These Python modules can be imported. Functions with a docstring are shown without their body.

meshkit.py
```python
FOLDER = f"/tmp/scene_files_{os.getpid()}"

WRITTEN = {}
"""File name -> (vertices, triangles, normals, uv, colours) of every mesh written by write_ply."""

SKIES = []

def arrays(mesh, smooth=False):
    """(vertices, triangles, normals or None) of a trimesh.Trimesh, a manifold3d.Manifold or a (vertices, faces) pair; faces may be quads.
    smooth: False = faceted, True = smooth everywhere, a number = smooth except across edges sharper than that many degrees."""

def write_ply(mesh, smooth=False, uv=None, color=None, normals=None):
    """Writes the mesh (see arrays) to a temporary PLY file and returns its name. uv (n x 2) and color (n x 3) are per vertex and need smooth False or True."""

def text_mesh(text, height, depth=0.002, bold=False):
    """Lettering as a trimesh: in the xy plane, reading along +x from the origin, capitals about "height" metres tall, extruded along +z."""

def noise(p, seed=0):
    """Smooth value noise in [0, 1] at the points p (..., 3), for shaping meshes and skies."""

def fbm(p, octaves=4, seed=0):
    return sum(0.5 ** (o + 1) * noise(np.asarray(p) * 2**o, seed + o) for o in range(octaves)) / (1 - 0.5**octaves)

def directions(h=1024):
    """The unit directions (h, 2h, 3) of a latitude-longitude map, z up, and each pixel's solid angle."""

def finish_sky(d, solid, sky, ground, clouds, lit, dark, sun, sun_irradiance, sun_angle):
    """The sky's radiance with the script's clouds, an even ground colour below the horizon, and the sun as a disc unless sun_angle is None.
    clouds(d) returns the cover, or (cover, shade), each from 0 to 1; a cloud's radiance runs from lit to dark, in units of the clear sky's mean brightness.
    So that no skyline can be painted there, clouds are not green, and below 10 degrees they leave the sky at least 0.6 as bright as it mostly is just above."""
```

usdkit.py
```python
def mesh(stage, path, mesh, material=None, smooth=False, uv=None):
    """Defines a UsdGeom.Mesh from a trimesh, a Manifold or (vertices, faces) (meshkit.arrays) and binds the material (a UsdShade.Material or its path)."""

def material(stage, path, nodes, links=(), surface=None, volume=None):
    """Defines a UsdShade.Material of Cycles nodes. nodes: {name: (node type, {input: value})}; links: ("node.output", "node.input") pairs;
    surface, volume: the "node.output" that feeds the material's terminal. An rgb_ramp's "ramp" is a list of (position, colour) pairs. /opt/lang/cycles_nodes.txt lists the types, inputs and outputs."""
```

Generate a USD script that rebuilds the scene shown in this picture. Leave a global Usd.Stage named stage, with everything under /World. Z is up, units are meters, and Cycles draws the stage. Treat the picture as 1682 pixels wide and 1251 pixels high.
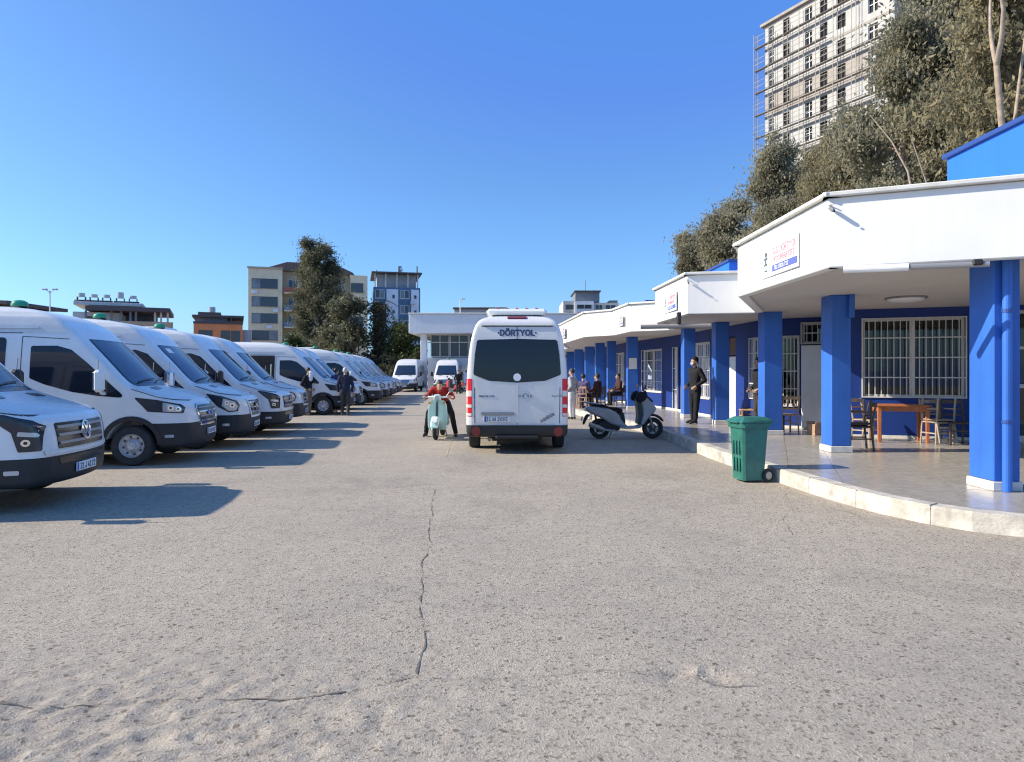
import math, random
import numpy as np
import trimesh
import shapely
import shapely.geometry as sg
from scipy.interpolate import RectBivariateSpline
from scipy.spatial import Delaunay
import manifold3d as m3
import meshkit, usdkit
from pxr import Usd, UsdGeom, UsdLux, UsdShade, Sdf, Gf, Vt

# ------------------------------------------------------------------ stage, camera, sky, sun
stage = Usd.Stage.CreateInMemory()
UsdGeom.SetStageUpAxis(stage, "Z")
UsdGeom.SetStageMetersPerUnit(stage, 1.0)
world = UsdGeom.Xform.Define(stage, "/World")
stage.SetDefaultPrim(world.GetPrim())
UsdGeom.Scope.Define(stage, "/World/Looks")

FPX, CX, HY, CAMZ = 1121.0, 841.0, 611.0, 1.6          # focal length and horizon of the photograph, in its pixels
cam = UsdGeom.Camera.Define(stage, "/World/camera")
cam.CreateHorizontalApertureAttr(36.0)
cam.CreateVerticalApertureAttr(36.0 * 762 / 1024)
cam.CreateFocalLengthAttr(36.0 * FPX / 1682.0)
cam.CreateVerticalApertureOffsetAttr(-36.0 * (625.5 - HY) / 1682.0)
cam.CreateClippingRangeAttr(Gf.Vec2f(0.05, 5000.0))
cam.AddTranslateOp().Set(Gf.Vec3d(0, 0, CAMZ))
cam.AddRotateXOp().Set(90.0)
cam.CreateExposureAttr(0.71)
cam.CreateFStopAttr(4.2)
cam.CreateFocusDistanceAttr(4.8)

SUN_EL = math.radians(31.5)
SUN_H = np.array([-0.999, -0.04]); SUN_H /= np.linalg.norm(SUN_H)
SUN = np.array([SUN_H[0] * math.cos(SUN_EL), SUN_H[1] * math.cos(SUN_EL), math.sin(SUN_EL)])
SUN_ROT = math.atan2(SUN[0], SUN[1])

usdkit.material(stage, "/World/Looks/sky_light", {
    "sky": ("sky_texture", {"sky_type": "single_scattering", "sun_disc": False, "sun_elevation": SUN_EL, "sun_rotation": SUN_ROT,
                            "altitude": 60.0, "air_density": 1.0, "aerosol_density": 0.9, "ozone_density": 2.6}),
    "tint": ("mix", {"mix_type": "multiply", "fac": 1.0, "color2": (0.76, 1.12, 1.56)}),
    "floor": ("mix", {"mix_type": "lighten", "fac": 0.85, "color2": (0.46, 2.25, 6.5)}),
    "bg": ("background_shader", {"strength": 0.083})},
    [("sky.color", "tint.color1"), ("tint.color", "floor.color1"), ("floor.color", "bg.color")], surface="bg.background")
dome = UsdLux.DomeLight.Define(stage, "/World/sky")
UsdShade.MaterialBindingAPI.Apply(dome.GetPrim()).Bind(UsdShade.Material.Get(stage, "/World/Looks/sky_light"))
dome.GetPrim().SetCustomDataByKey("kind", "structure")

sun = UsdLux.DistantLight.Define(stage, "/World/sun")
sun.CreateNormalizeAttr(True)
sun.CreateIntensityAttr(1.25)
sun.CreateAngleAttr(0.53)
sun.CreateColorAttr(Gf.Vec3f(1.0, 0.90, 0.74))
_z = SUN / np.linalg.norm(SUN); _x = np.cross([0, 0, 1.0], _z); _x /= np.linalg.norm(_x); _y = np.cross(_z, _x)
_m = Gf.Matrix4d(*[float(v) for v in (*_x, 0, *_y, 0, *_z, 0, 0, 0, 50, 1)])
sun.AddTransformOp().Set(_m)

# ------------------------------------------------------------------ helpers
rng = np.random.default_rng(7)
_used = {}


def numbered(parent, name):
    k = (parent, name)
    n = _used.get(k, 0)
    _used[k] = n + 1
    return f"{parent}/{name}" if n == 0 else f"{parent}/{name}_{n:03d}"


def path_of(p):
    if p is None:
        return "/World"
    if isinstance(p, str):
        return p
    return str(p.GetPath())


def tag(o, label=None, cat=None, group=None, kind=None):
    p = o.GetPrim() if hasattr(o, "GetPrim") else o
    for k, v in (("label", label), ("category", cat), ("group", group), ("kind", kind)):
        if v:
            p.SetCustomDataByKey(k, v)
    return o


def thing(name, label=None, cat=None, loc=(0, 0, 0), rz=0.0, group=None, kind=None):
    x = UsdGeom.Xform.Define(stage, numbered("/World", name))
    x.AddTranslateOp().Set(Gf.Vec3d(*map(float, loc)))
    x.AddRotateZOp().Set(math.degrees(rz))
    return tag(x, label, cat, group, kind)


def copy_of(src, name, label, cat, loc, rz, group=None):
    x = thing(name, label, cat, loc, rz, group)
    x.GetPrim().GetReferences().AddInternalReference(src.GetPath())
    x.GetPrim().SetInstanceable(True)
    return x


def obj(name, mesh, mat, parent=None, smooth=False, label=None, kind=None):
    """One Mesh prim. mesh: MB, trimesh, Manifold, (v, f) or (v, f, n)."""
    if isinstance(mesh, MB):
        mesh = mesh.arrays()
    path = numbered(path_of(parent), name)
    if isinstance(mesh, (tuple, list)) and len(mesh) == 3:
        v, f, n = mesh
        m = usdkit.mesh(stage, path, (np.asarray(v), np.asarray(f)), MAT[mat])
        m.CreateNormalsAttr(Vt.Vec3fArray.FromNumpy(np.asarray(n, np.float32)))
        m.SetNormalsInterpolation("vertex")
    else:
        m = usdkit.mesh(stage, path, mesh, MAT[mat], smooth=smooth)
    m.CreateDoubleSidedAttr(True)
    return tag(m, label, None, None, kind)


class MB:
    """Collects simple shapes into one mesh."""
    def __init__(s):
        s.v, s.f, s.n = [], [], 0

    def add(s, v, f):
        v = np.asarray(v, float); f = np.asarray(f, int)
        if f.shape[1] == 4:
            f = np.vstack([f[:, [0, 1, 2]], f[:, [0, 2, 3]]])
        s.v.append(v); s.f.append(f + s.n); s.n += len(v)
        return s

    def mesh(s, m, T=None):
        if hasattr(m, "to_mesh"):
            mm = m.to_mesh(); v, f = mm.vert_properties[:, :3], mm.tri_verts
        elif isinstance(m, (tuple, list)):
            v, f = m[0], m[1]
        else:
            v, f = m.vertices, m.faces
        v = np.asarray(v, float)
        if T is not None:
            v = v @ T[:3, :3].T + T[:3, 3]
        return s.add(v, f)

    def box(s, lo, hi, c=0.0, R=None, o=(0, 0, 0)):
        """Axis box lo..hi, edges chamfered by c, then turned by R about o."""
        lo, hi = np.minimum(lo, hi).astype(float), np.maximum(lo, hi).astype(float)
        v, f = chamfer_box(lo, hi, c)
        if R is not None:
            v = (v - o) @ R.T + o
        return s.add(v, f)

    def tube(s, pts, r, n=8, caps=True):
        return s.add(*tube(pts, r, n, caps))

    def arrays(s):
        return np.vstack(s.v), np.vstack(s.f)


def chamfer_box(lo, hi, c):
    if c <= 0:
        v = np.array([[x, y, z] for x in (lo[0], hi[0]) for y in (lo[1], hi[1]) for z in (lo[2], hi[2])])
        f = np.array([[0, 1, 3, 2], [4, 6, 7, 5], [0, 4, 5, 1], [2, 3, 7, 6], [0, 2, 6, 4], [1, 5, 7, 3]])
        return v, np.vstack([f[:, [0, 1, 2]], f[:, [0, 2, 3]]])
    c = min(c, 0.45 * float(np.min(hi - lo)))
    pts = []
    for sx in (0, 1):
        for sy in (0, 1):
            for sz in (0, 1):
                p = np.array([(lo, hi)[sx][0], (lo, hi)[sy][1], (lo, hi)[sz][2]])
                d = np.array([(1, -1)[sx], (1, -1)[sy], (1, -1)[sz]]) * c
                for k in range(3):
                    q = p + d; q[k] = p[k]; pts.append(q)
    h = m3.Manifold.hull_points(np.array(pts)).to_mesh()
    return np.array(h.vert_properties[:, :3], float), np.array(h.tri_verts, int)


def tube(pts, r, n=8, caps=True):
    pts = np.asarray(pts, float)
    r = np.full(len(pts), r, float) if np.ndim(r) == 0 else np.asarray(r, float)
    t = np.gradient(pts, axis=0)
    t /= np.linalg.norm(t, axis=1, keepdims=True) + 1e-12
    ref = np.array([0, 0, 1.0]) if abs(t[0][2]) < 0.9 else np.array([1.0, 0, 0])
    u = np.cross(t[0], ref); u /= np.linalg.norm(u)
    rings = []
    a = np.linspace(0, 2 * np.pi, n, endpoint=False)
    for i in range(len(pts)):
        u = u - t[i] * (u @ t[i]); u /= np.linalg.norm(u)
        w = np.cross(t[i], u)
        rings.append(pts[i] + r[i] * (np.cos(a)[:, None] * u + np.sin(a)[:, None] * w))
    v = np.vstack(rings); f = []
    k = np.arange(n); k2 = (k + 1) % n
    for i in range(len(pts) - 1):
        f += [np.stack([i * n + k, i * n + k2, (i + 1) * n + k2], 1), np.stack([i * n + k, (i + 1) * n + k2, (i + 1) * n + k], 1)]
    if caps:
        v = np.vstack([v, pts[0], pts[-1]])
        f += [np.stack([np.full(n, len(v) - 2), k2, k], 1), np.stack([np.full(n, len(v) - 1), (len(pts) - 1) * n + k, (len(pts) - 1) * n + k2], 1)]
    return v, np.vstack(f)


def lathe(prof, n=32, axis="z"):
    """prof: (radius, height) pairs, revolved."""
    prof = np.asarray(prof, float)
    a = np.linspace(0, 2 * np.pi, n, endpoint=False)
    v = np.stack([prof[:, None, 0] * np.cos(a), prof[:, None, 0] * np.sin(a), np.repeat(prof[:, 1:2], n, 1)], -1).reshape(-1, 3)
    k = np.arange(n); k2 = (k + 1) % n; f = []
    for i in range(len(prof) - 1):
        f += [np.stack([i * n + k, i * n + k2, (i + 1) * n + k2], 1), np.stack([i * n + k, (i + 1) * n + k2, (i + 1) * n + k], 1)]
    f = np.vstack(f)
    if axis == "y":
        v = v[:, [0, 2, 1]] * [1, 1, -1]
    if axis == "x":
        v = v[:, [2, 0, 1]]
    return v, f


def prism(poly, z0, z1):
    """Upright prism over a plan outline (list of xy or shapely polygon)."""
    p = poly if hasattr(poly, "exterior") else sg.Polygon(poly)
    m = trimesh.creation.extrude_polygon(p, z1 - z0, engine="earcut")
    return np.array(m.vertices) + [0, 0, z0], np.array(m.faces)


def rotz(a):
    c, s = math.cos(a), math.sin(a)
    return np.array([[c, -s, 0], [s, c, 0], [0, 0, 1.0]])


def rotx(a):
    c, s = math.cos(a), math.sin(a)
    return np.array([[1, 0, 0], [0, c, -s], [0, s, c]])


def roty(a):
    c, s = math.cos(a), math.sin(a)
    return np.array([[c, 0, s], [0, 1, 0], [-s, 0, c]])


def place(v, R=None, t=(0, 0, 0)):
    v = np.asarray(v, float)
    if R is not None:
        v = v @ R.T
    return v + np.asarray(t, float)


def ground_at(px, py, z=0.0):
    """Where the sight line through a pixel of the photograph meets the level z."""
    d = FPX * (CAMZ - z) / (py - HY)
    return (px - CX) * d / FPX, d


def frame_on_wall(p0, p1):
    """u along the wall from p0 to p1, n the outward side (to the right of travel), as 3x3 with columns u, n, z."""
    u = np.array([p1[0] - p0[0], p1[1] - p0[1], 0.0]); L = np.linalg.norm(u); u /= L
    n = np.array([u[1], -u[0], 0.0])
    return u, n, L


def wallbox(mb, p0, u, n, a0, a1, b0, b1, z0, z1, c=0.0):
    """Box in wall coordinates: a along u, b outward along n, z up."""
    v, f = chamfer_box(np.array([a0, b0, z0], float), np.array([a1, b1, z1], float), c)
    w = np.array([p0[0], p0[1], 0.0]) + v[:, :1] * u + v[:, 1:2] * n + v[:, 2:3] * np.array([0, 0, 1.0])
    return mb.add(w, f)
# ------------------------------------------------------------------ materials
MAT = {}


def plain(name, col, rough=0.6, metal=0.0, spec=0.5, var=0.0, scale=3.0, bump=0.0, bscale=40.0, coat=0.0, trans=0.0):
    """Paint, plastic, metal, cloth: one colour with soft large-scale variation, roughness mottling and a fine relief."""
    col = np.array(col, float)
    n = {"p": ("principled_bsdf", {"base_color": col, "roughness": rough, "metallic": metal, "specular_ior_level": spec, "coat_weight": coat, "coat_roughness": 0.04})}
    L = []
    if var > 0:
        n["t"] = ("texture_coordinate", {})
        n["no"] = ("noise_texture", {"scale": scale, "detail": 6.0, "roughness": 0.6})
        n["r"] = ("rgb_ramp", {"ramp": [(0.3, tuple(col * (1 - var))), (0.7, tuple(np.minimum(col * (1 + 0.6 * var), 1)))]})
        L += [("t.object", "no.vector"), ("no.fac", "r.fac"), ("r.color", "p.base_color")]
    if bump > 0:
        n["t"] = ("texture_coordinate", {})
        n["nb"] = ("noise_texture", {"scale": bscale, "detail": 4.0})
        n["b"] = ("bump", {"strength": bump, "distance": 0.01})
        L += [("t.object", "nb.vector"), ("nb.fac", "b.height"), ("b.normal", "p.normal")]
    MAT[name] = usdkit.material(stage, "/World/Looks/" + name, n, L, surface="p.BSDF")


# asphalt: worn pale binder with exposed stones, dust and patches
MAT["asphalt"] = usdkit.material(stage, "/World/Looks/asphalt", {
    "g": ("geometry", {}),
    "warp": ("noise_texture", {"scale": 22.0, "detail": 2.0}),
    "wv": ("vector_math", {"math_type": "multiply_add", "vector2": (0.03, 0.03, 0.0)}),
    "v1": ("voronoi_texture", {"scale": 76.0, "feature": "f1", "randomness": 1.0}),
    "v2": ("voronoi_texture", {"scale": 50.0, "feature": "f1", "randomness": 1.0}),
    "bw": ("rgb_to_bw", {}),
    "stone": ("rgb_ramp", {"ramp": [(0.0, (0.180, 0.150, 0.114)), (0.15, (0.215, 0.182, 0.142)), (0.26, (0.332, 0.291, 0.236)), (0.7, (0.385, 0.339, 0.277)), (0.86, (0.42, 0.371, 0.299)), (1.0, (0.48, 0.43, 0.35))]}),
    "bw2": ("rgb_to_bw", {}),
    "pit": ("rgb_ramp", {"ramp": [(0.0, (0.40, 0.38, 0.37)), (0.09, (0.52, 0.50, 0.48)), (0.15, (1, 1, 1)), (1.0, (1, 1, 1))]}),
    "n1": ("noise_texture", {"scale": 0.45, "detail": 5.0, "roughness": 0.6}),
    "stain": ("rgb_ramp", {"ramp": [(0.3, (0.86, 0.86, 0.87)), (0.5, (1.0, 0.99, 0.975)), (0.72, (1.08, 1.06, 1.03))]}),
    "n2": ("noise_texture", {"scale": 5.5, "detail": 8.0, "roughness": 0.7}),
    "blotch": ("rgb_ramp", {"ramp": [(0.25, (0.83, 0.83, 0.84)), (0.55, (1, 1, 1)), (0.8, (1.07, 1.05, 1.03))]}),
    "n3": ("noise_texture", {"scale": 160.0, "detail": 3.0, "roughness": 0.7}),
    "grain": ("rgb_ramp", {"ramp": [(0.25, (0.72, 0.72, 0.72)), (0.75, (1.2, 1.2, 1.2))]}),
    "n4": ("noise_texture", {"scale": 0.7, "detail": 4.0, "roughness": 0.55, "distortion": 0.8}),
    "oil": ("rgb_ramp", {"ramp": [(0.0, (0.82, 0.82, 0.83)), (0.33, (0.90, 0.90, 0.905)), (0.42, (1, 1, 1)), (1.0, (1, 1, 1))]}), "m5": ("mix", {"mix_type": "multiply", "fac": 1.0}),
    "m1": ("mix", {"mix_type": "multiply", "fac": 1.0}), "m2": ("mix", {"mix_type": "multiply", "fac": 1.0}),
    "m3": ("mix", {"mix_type": "multiply", "fac": 1.0}), "m4": ("mix", {"mix_type": "multiply", "fac": 1.0}),
    "hb": ("math", {"math_type": "multiply_add", "value2": 0.55}),
    "b": ("bump", {"strength": 0.55, "distance": 0.012}),
    "p": ("principled_bsdf", {"roughness": 0.9, "specular_ior_level": 0.22})},
    [("g.position", "warp.vector"), ("warp.color", "wv.vector1"), ("g.position", "wv.vector3"), ("wv.vector", "v1.vector"), ("wv.vector", "v2.vector"),
     ("v1.color", "bw.color"), ("bw.val", "stone.fac"), ("v2.color", "bw2.color"), ("bw2.val", "pit.fac"),
     ("g.position", "n1.vector"), ("n1.fac", "stain.fac"), ("g.position", "n2.vector"), ("n2.fac", "blotch.fac"), ("g.position", "n3.vector"), ("n3.fac", "grain.fac"),
     ("stone.color", "m1.color1"), ("pit.color", "m1.color2"), ("m1.color", "m2.color1"), ("stain.color", "m2.color2"),
     ("m2.color", "m3.color1"), ("blotch.color", "m3.color2"), ("m3.color", "m4.color1"), ("grain.color", "m4.color2"), ("m4.color", "m5.color1"), ("g.position", "n4.vector"), ("n4.fac", "oil.fac"), ("oil.color", "m5.color2"), ("m5.color", "p.base_color"),
     ("v1.distance", "hb.value1"), ("n3.fac", "hb.value3"), ("hb.result" if False else "hb.value", "b.height"), ("b.normal", "p.normal")], surface="p.BSDF")

plain("crack", (0.16, 0.138, 0.11), 0.95, var=0.5, scale=30, spec=0.1)
plain("gravel_stone", (0.44, 0.385, 0.31), 0.9, var=0.35, scale=14, bump=0.4, bscale=60)
plain("gravel_dark", (0.34, 0.295, 0.235), 0.9, var=0.35, scale=14, bump=0.4, bscale=60)
plain("faded_line", (0.42, 0.33, 0.20), 0.85, var=0.3, scale=12)
plain("concrete_kerb", (0.47, 0.435, 0.375), 0.8, var=0.42, scale=5, bump=0.5, bscale=35)
plain("concrete_base", (0.40, 0.38, 0.35), 0.8, var=0.15, scale=3, bump=0.3)
for i, (c, r) in enumerate((((0.345, 0.32, 0.28), 0.24), ((0.36, 0.33, 0.29), 0.20), ((0.33, 0.305, 0.272), 0.27), ((0.35, 0.323, 0.283), 0.22))):
    MAT[f"tile{i}"] = usdkit.material(stage, f"/World/Looks/tile{i}", {
        "t": ("geometry", {}), "n": ("noise_texture", {"scale": 2.2 + i, "detail": 7.0, "roughness": 0.65, "distortion": 1.2}),
        "r": ("rgb_ramp", {"ramp": [(0.3, tuple(np.array(c) * 0.82)), (0.55, c), (0.75, tuple(np.array(c) * 1.12))]}),
        "n2": ("noise_texture", {"scale": 9.0, "detail": 5.0}),
        "rr": ("map_range", {"from_min": 0.3, "from_max": 0.7, "to_min": r * 0.85, "to_max": r * 1.3}),
        "p": ("principled_bsdf", {"specular_ior_level": 0.5})},
        [("t.position", "n.vector"), ("n.fac", "r.fac"), ("r.color", "p.base_color"), ("t.position", "n2.vector"), ("n2.fac", "rr.value"), ("rr.result", "p.roughness")], surface="p.BSDF")
plain("grout", (0.22, 0.20, 0.18), 0.9)


def stained(name, col, rough, streak=0.14, grime=0.12, bump=0.25):
    """Painted render: faint vertical rain streaks and large uneven patches."""
    c = np.array(col, float)
    MAT[name] = usdkit.material(stage, "/World/Looks/" + name, {
        "g": ("geometry", {}), "mp": ("mapping", {"scale": (7.0, 7.0, 0.35)}),
        "n1": ("noise_texture", {"scale": 1.0, "detail": 6.0, "roughness": 0.65}), "r1": ("rgb_ramp", {"ramp": [(0.3, (1 - streak,) * 3), (0.55, (1, 1, 1))]}),
        "n2": ("noise_texture", {"scale": 0.8, "detail": 7.0, "roughness": 0.6}), "r2": ("rgb_ramp", {"ramp": [(0.3, tuple(c * (1 - grime))), (0.65, tuple(c))]}),
        "m": ("mix", {"mix_type": "multiply", "fac": 1.0}),
        "n3": ("noise_texture", {"scale": 55.0, "detail": 4.0}), "b": ("bump", {"strength": bump, "distance": 0.006}),
        "p": ("principled_bsdf", {"roughness": rough, "specular_ior_level": 0.35})},
        [("g.position", "mp.vector"), ("mp.vector", "n1.vector"), ("n1.fac", "r1.fac"), ("g.position", "n2.vector"), ("n2.fac", "r2.fac"),
         ("r2.color", "m.color1"), ("r1.color", "m.color2"), ("m.color", "p.base_color"), ("g.position", "n3.vector"), ("n3.fac", "b.height"), ("b.normal", "p.normal")], surface="p.BSDF")


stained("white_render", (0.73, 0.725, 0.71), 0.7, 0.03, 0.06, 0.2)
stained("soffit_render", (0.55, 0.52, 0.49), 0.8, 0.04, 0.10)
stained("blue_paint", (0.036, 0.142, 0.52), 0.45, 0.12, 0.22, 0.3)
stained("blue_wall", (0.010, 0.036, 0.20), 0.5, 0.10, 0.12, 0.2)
stained("blue_sheet", (0.030, 0.15, 0.66), 0.4, 0.06, 0.06, 0.0)
plain("blue_trim", (0.02, 0.055, 0.22), 0.45)
plain("coping", (0.60, 0.585, 0.54), 0.7, var=0.15, scale=4)
plain("plinth_white", (0.62, 0.59, 0.55), 0.7, var=0.2, scale=8)
plain("white_metal", (0.62, 0.60, 0.57), 0.45, var=0.12, scale=10)
plain("door_white", (0.60, 0.59, 0.58), 0.5, var=0.08, scale=4)
plain("brown_door", (0.12, 0.065, 0.035), 0.5, var=0.25, scale=6)
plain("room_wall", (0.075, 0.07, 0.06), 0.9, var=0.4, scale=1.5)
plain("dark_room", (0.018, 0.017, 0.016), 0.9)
plain("curtain", (0.25, 0.24, 0.20), 0.9, var=0.25, scale=4)
plain("green_paper", (0.22, 0.42, 0.33), 0.8, var=0.3, scale=15)
plain("paper", (0.70, 0.70, 0.68), 0.8, var=0.06, scale=20)
plain("grey_metal", (0.26, 0.26, 0.265), 0.42, metal=0.4)
plain("awning_white", (0.66, 0.66, 0.66), 0.6, var=0.1)
plain("awning_brown", (0.24, 0.215, 0.20), 0.7, var=0.2)
plain("sign_white", (0.74, 0.75, 0.76), 0.35)
plain("sign_red", (0.66, 0.24, 0.27), 0.4)
plain("sign_blue", (0.10, 0.12, 0.38), 0.4)
plain("sign_dark", (0.10, 0.12, 0.12), 0.4)

# window glass with a room behind it: reflects and lets light through
MAT["clear_glass"] = usdkit.material(stage, "/World/Looks/clear_glass", {
    "f": ("fresnel", {"IOR": 1.5}), "t": ("transparent_bsdf", {"color": (0.62, 0.66, 0.64)}), "g": ("glossy_bsdf", {"color": (1, 1, 1), "roughness": 0.02}),
    "m": ("mix_closure", {})}, [("f.fac", "m.fac"), ("t.BSDF", "m.closure1"), ("g.BSDF", "m.closure2")], surface="m.closure")
plain("far_glass", (0.035, 0.04, 0.048), 0.08, spec=0.6)
plain("far_glass_pale", (0.16, 0.17, 0.18), 0.2, spec=0.6, var=0.5, scale=0.6)
plain("tint_glass", (0.009, 0.011, 0.016), 0.06, spec=0.5)
plain("windscreen_glass", (0.013, 0.021, 0.036), 0.03, spec=0.95)

# vehicle
MAT["van_paint"] = usdkit.material(stage, "/World/Looks/van_paint", {
    "t": ("texture_coordinate", {}), "n": ("noise_texture", {"scale": 2.4, "detail": 6.0, "roughness": 0.65}),
    "r": ("rgb_ramp", {"ramp": [(0.25, (0.57, 0.555, 0.535)), (0.6, (0.635, 0.63, 0.615))]}),
    "n2": ("noise_texture", {"scale": 18.0, "detail": 5.0}), "rr": ("map_range", {"from_min": 0.3, "from_max": 0.7, "to_min": 0.26, "to_max": 0.42}),
    "p": ("principled_bsdf", {"specular_ior_level": 0.5, "coat_weight": 0.35, "coat_roughness": 0.06})},
    [("t.object", "n.vector"), ("n.fac", "r.fac"), ("r.color", "p.base_color"), ("t.object", "n2.vector"), ("n2.fac", "rr.value"), ("rr.result", "p.roughness")], surface="p.BSDF")
plain("black_plastic", (0.011, 0.011, 0.012), 0.6, var=0.3, scale=5, bump=0.08, bscale=150)
plain("gloss_black", (0.010, 0.010, 0.011), 0.18)
plain("seam", (0.055, 0.056, 0.06), 0.8)
plain("rubber", (0.020, 0.020, 0.020), 0.82, var=0.5, scale=9, bump=0.25, bscale=70)
plain("wheel_silver", (0.46, 0.46, 0.47), 0.36, metal=0.25, var=0.25, scale=12)
plain("wheel_dark", (0.05, 0.05, 0.052), 0.6)
plain("chrome", (0.70, 0.71, 0.73), 0.12, metal=1.0)
plain("lamp_shell", (0.018, 0.02, 0.024), 0.12, spec=0.5)
plain("lamp_lens", (0.40, 0.41, 0.42), 0.12, metal=0.4, spec=0.8)
plain("lamp_amber", (0.50, 0.20, 0.03), 0.2)
plain("lamp_red", (0.62, 0.016, 0.024), 0.25, spec=0.5)
plain("lamp_red_dark", (0.16, 0.02, 0.018), 0.3)
plain("lamp_white", (0.62, 0.56, 0.50), 0.2)
plain("plate_white", (0.66, 0.67, 0.69), 0.4)
plain("plate_text", (0.045, 0.05, 0.07), 0.5)
plain("plate_blue", (0.02, 0.06, 0.35), 0.5)
plain("vinyl_navy", (0.05, 0.06, 0.11), 0.4)
plain("seat_cloth", (0.045, 0.05, 0.06), 0.9)
plain("green_plastic", (0.015, 0.24, 0.135), 0.4, var=0.15)
plain("mirror_glass", (0.55, 0.57, 0.6), 0.04, metal=1.0)

# scooters, bin
plain("mint_paint", (0.40, 0.62, 0.57), 0.22, coat=0.6)
plain("grey_paint", (0.25, 0.26, 0.295), 0.25, coat=0.6, var=0.08, scale=8)
plain("red_paint", (0.42, 0.02, 0.025), 0.25, coat=0.5)
plain("teal_plastic", (0.012, 0.048, 0.055), 0.5)
plain("bin_green", (0.018, 0.125, 0.098), 0.45, var=0.32, scale=7, bump=0.06, bscale=90)
plain("white_plastic", (0.66, 0.68, 0.67), 0.3)

# furniture, cloth, skin
for nm, c in (("wood_orange", (0.42, 0.135, 0.045)), ("wood_tan", (0.46, 0.29, 0.16)), ("wood_dark", (0.075, 0.05, 0.035)), ("wood_pale", (0.36, 0.28, 0.21)), ("carton", (0.46, 0.29, 0.18))):
    c = np.array(c)
    MAT[nm] = usdkit.material(stage, "/World/Looks/" + nm, {
        "t": ("texture_coordinate", {}), "mp": ("mapping", {"scale": (9.0, 9.0, 2.0)}), "n": ("noise_texture", {"scale": 3.0, "detail": 6.0, "distortion": 1.0}),
        "r": ("rgb_ramp", {"ramp": [(0.3, tuple(c * 0.62)), (0.7, tuple(c * 1.15))]}), "p": ("principled_bsdf", {"roughness": 0.45})},
        [("t.object", "mp.vector"), ("mp.vector", "n.vector"), ("n.fac", "r.fac"), ("r.color", "p.base_color")], surface="p.BSDF")
for nm, c in (("cloth_black", (0.016, 0.016, 0.019)), ("cloth_navy", (0.022, 0.026, 0.048)), ("cloth_charcoal", (0.05, 0.047, 0.046)), ("cloth_khaki", (0.20, 0.165, 0.125)),
              ("cloth_red", (0.33, 0.026, 0.024)), ("cloth_orange", (0.60, 0.19, 0.06)), ("cloth_grey", (0.30, 0.30, 0.31)), ("cloth_purple", (0.10, 0.08, 0.17)), ("cloth_brown", (0.065, 0.03, 0.027)), ("cloth_pale", (0.55, 0.54, 0.53))):
    plain(nm, c, 0.9, var=0.25, scale=9, bump=0.5, bscale=24, spec=0.2)
plain("skin", (0.42, 0.25, 0.17), 0.55, var=0.08, scale=12)
plain("hair_dark", (0.018, 0.014, 0.011), 0.6)
plain("hair_grey", (0.42, 0.41, 0.40), 0.7)
plain("shoe_dark", (0.02, 0.018, 0.017), 0.6)
plain("shoe_white", (0.6, 0.6, 0.6), 0.6)

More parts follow.
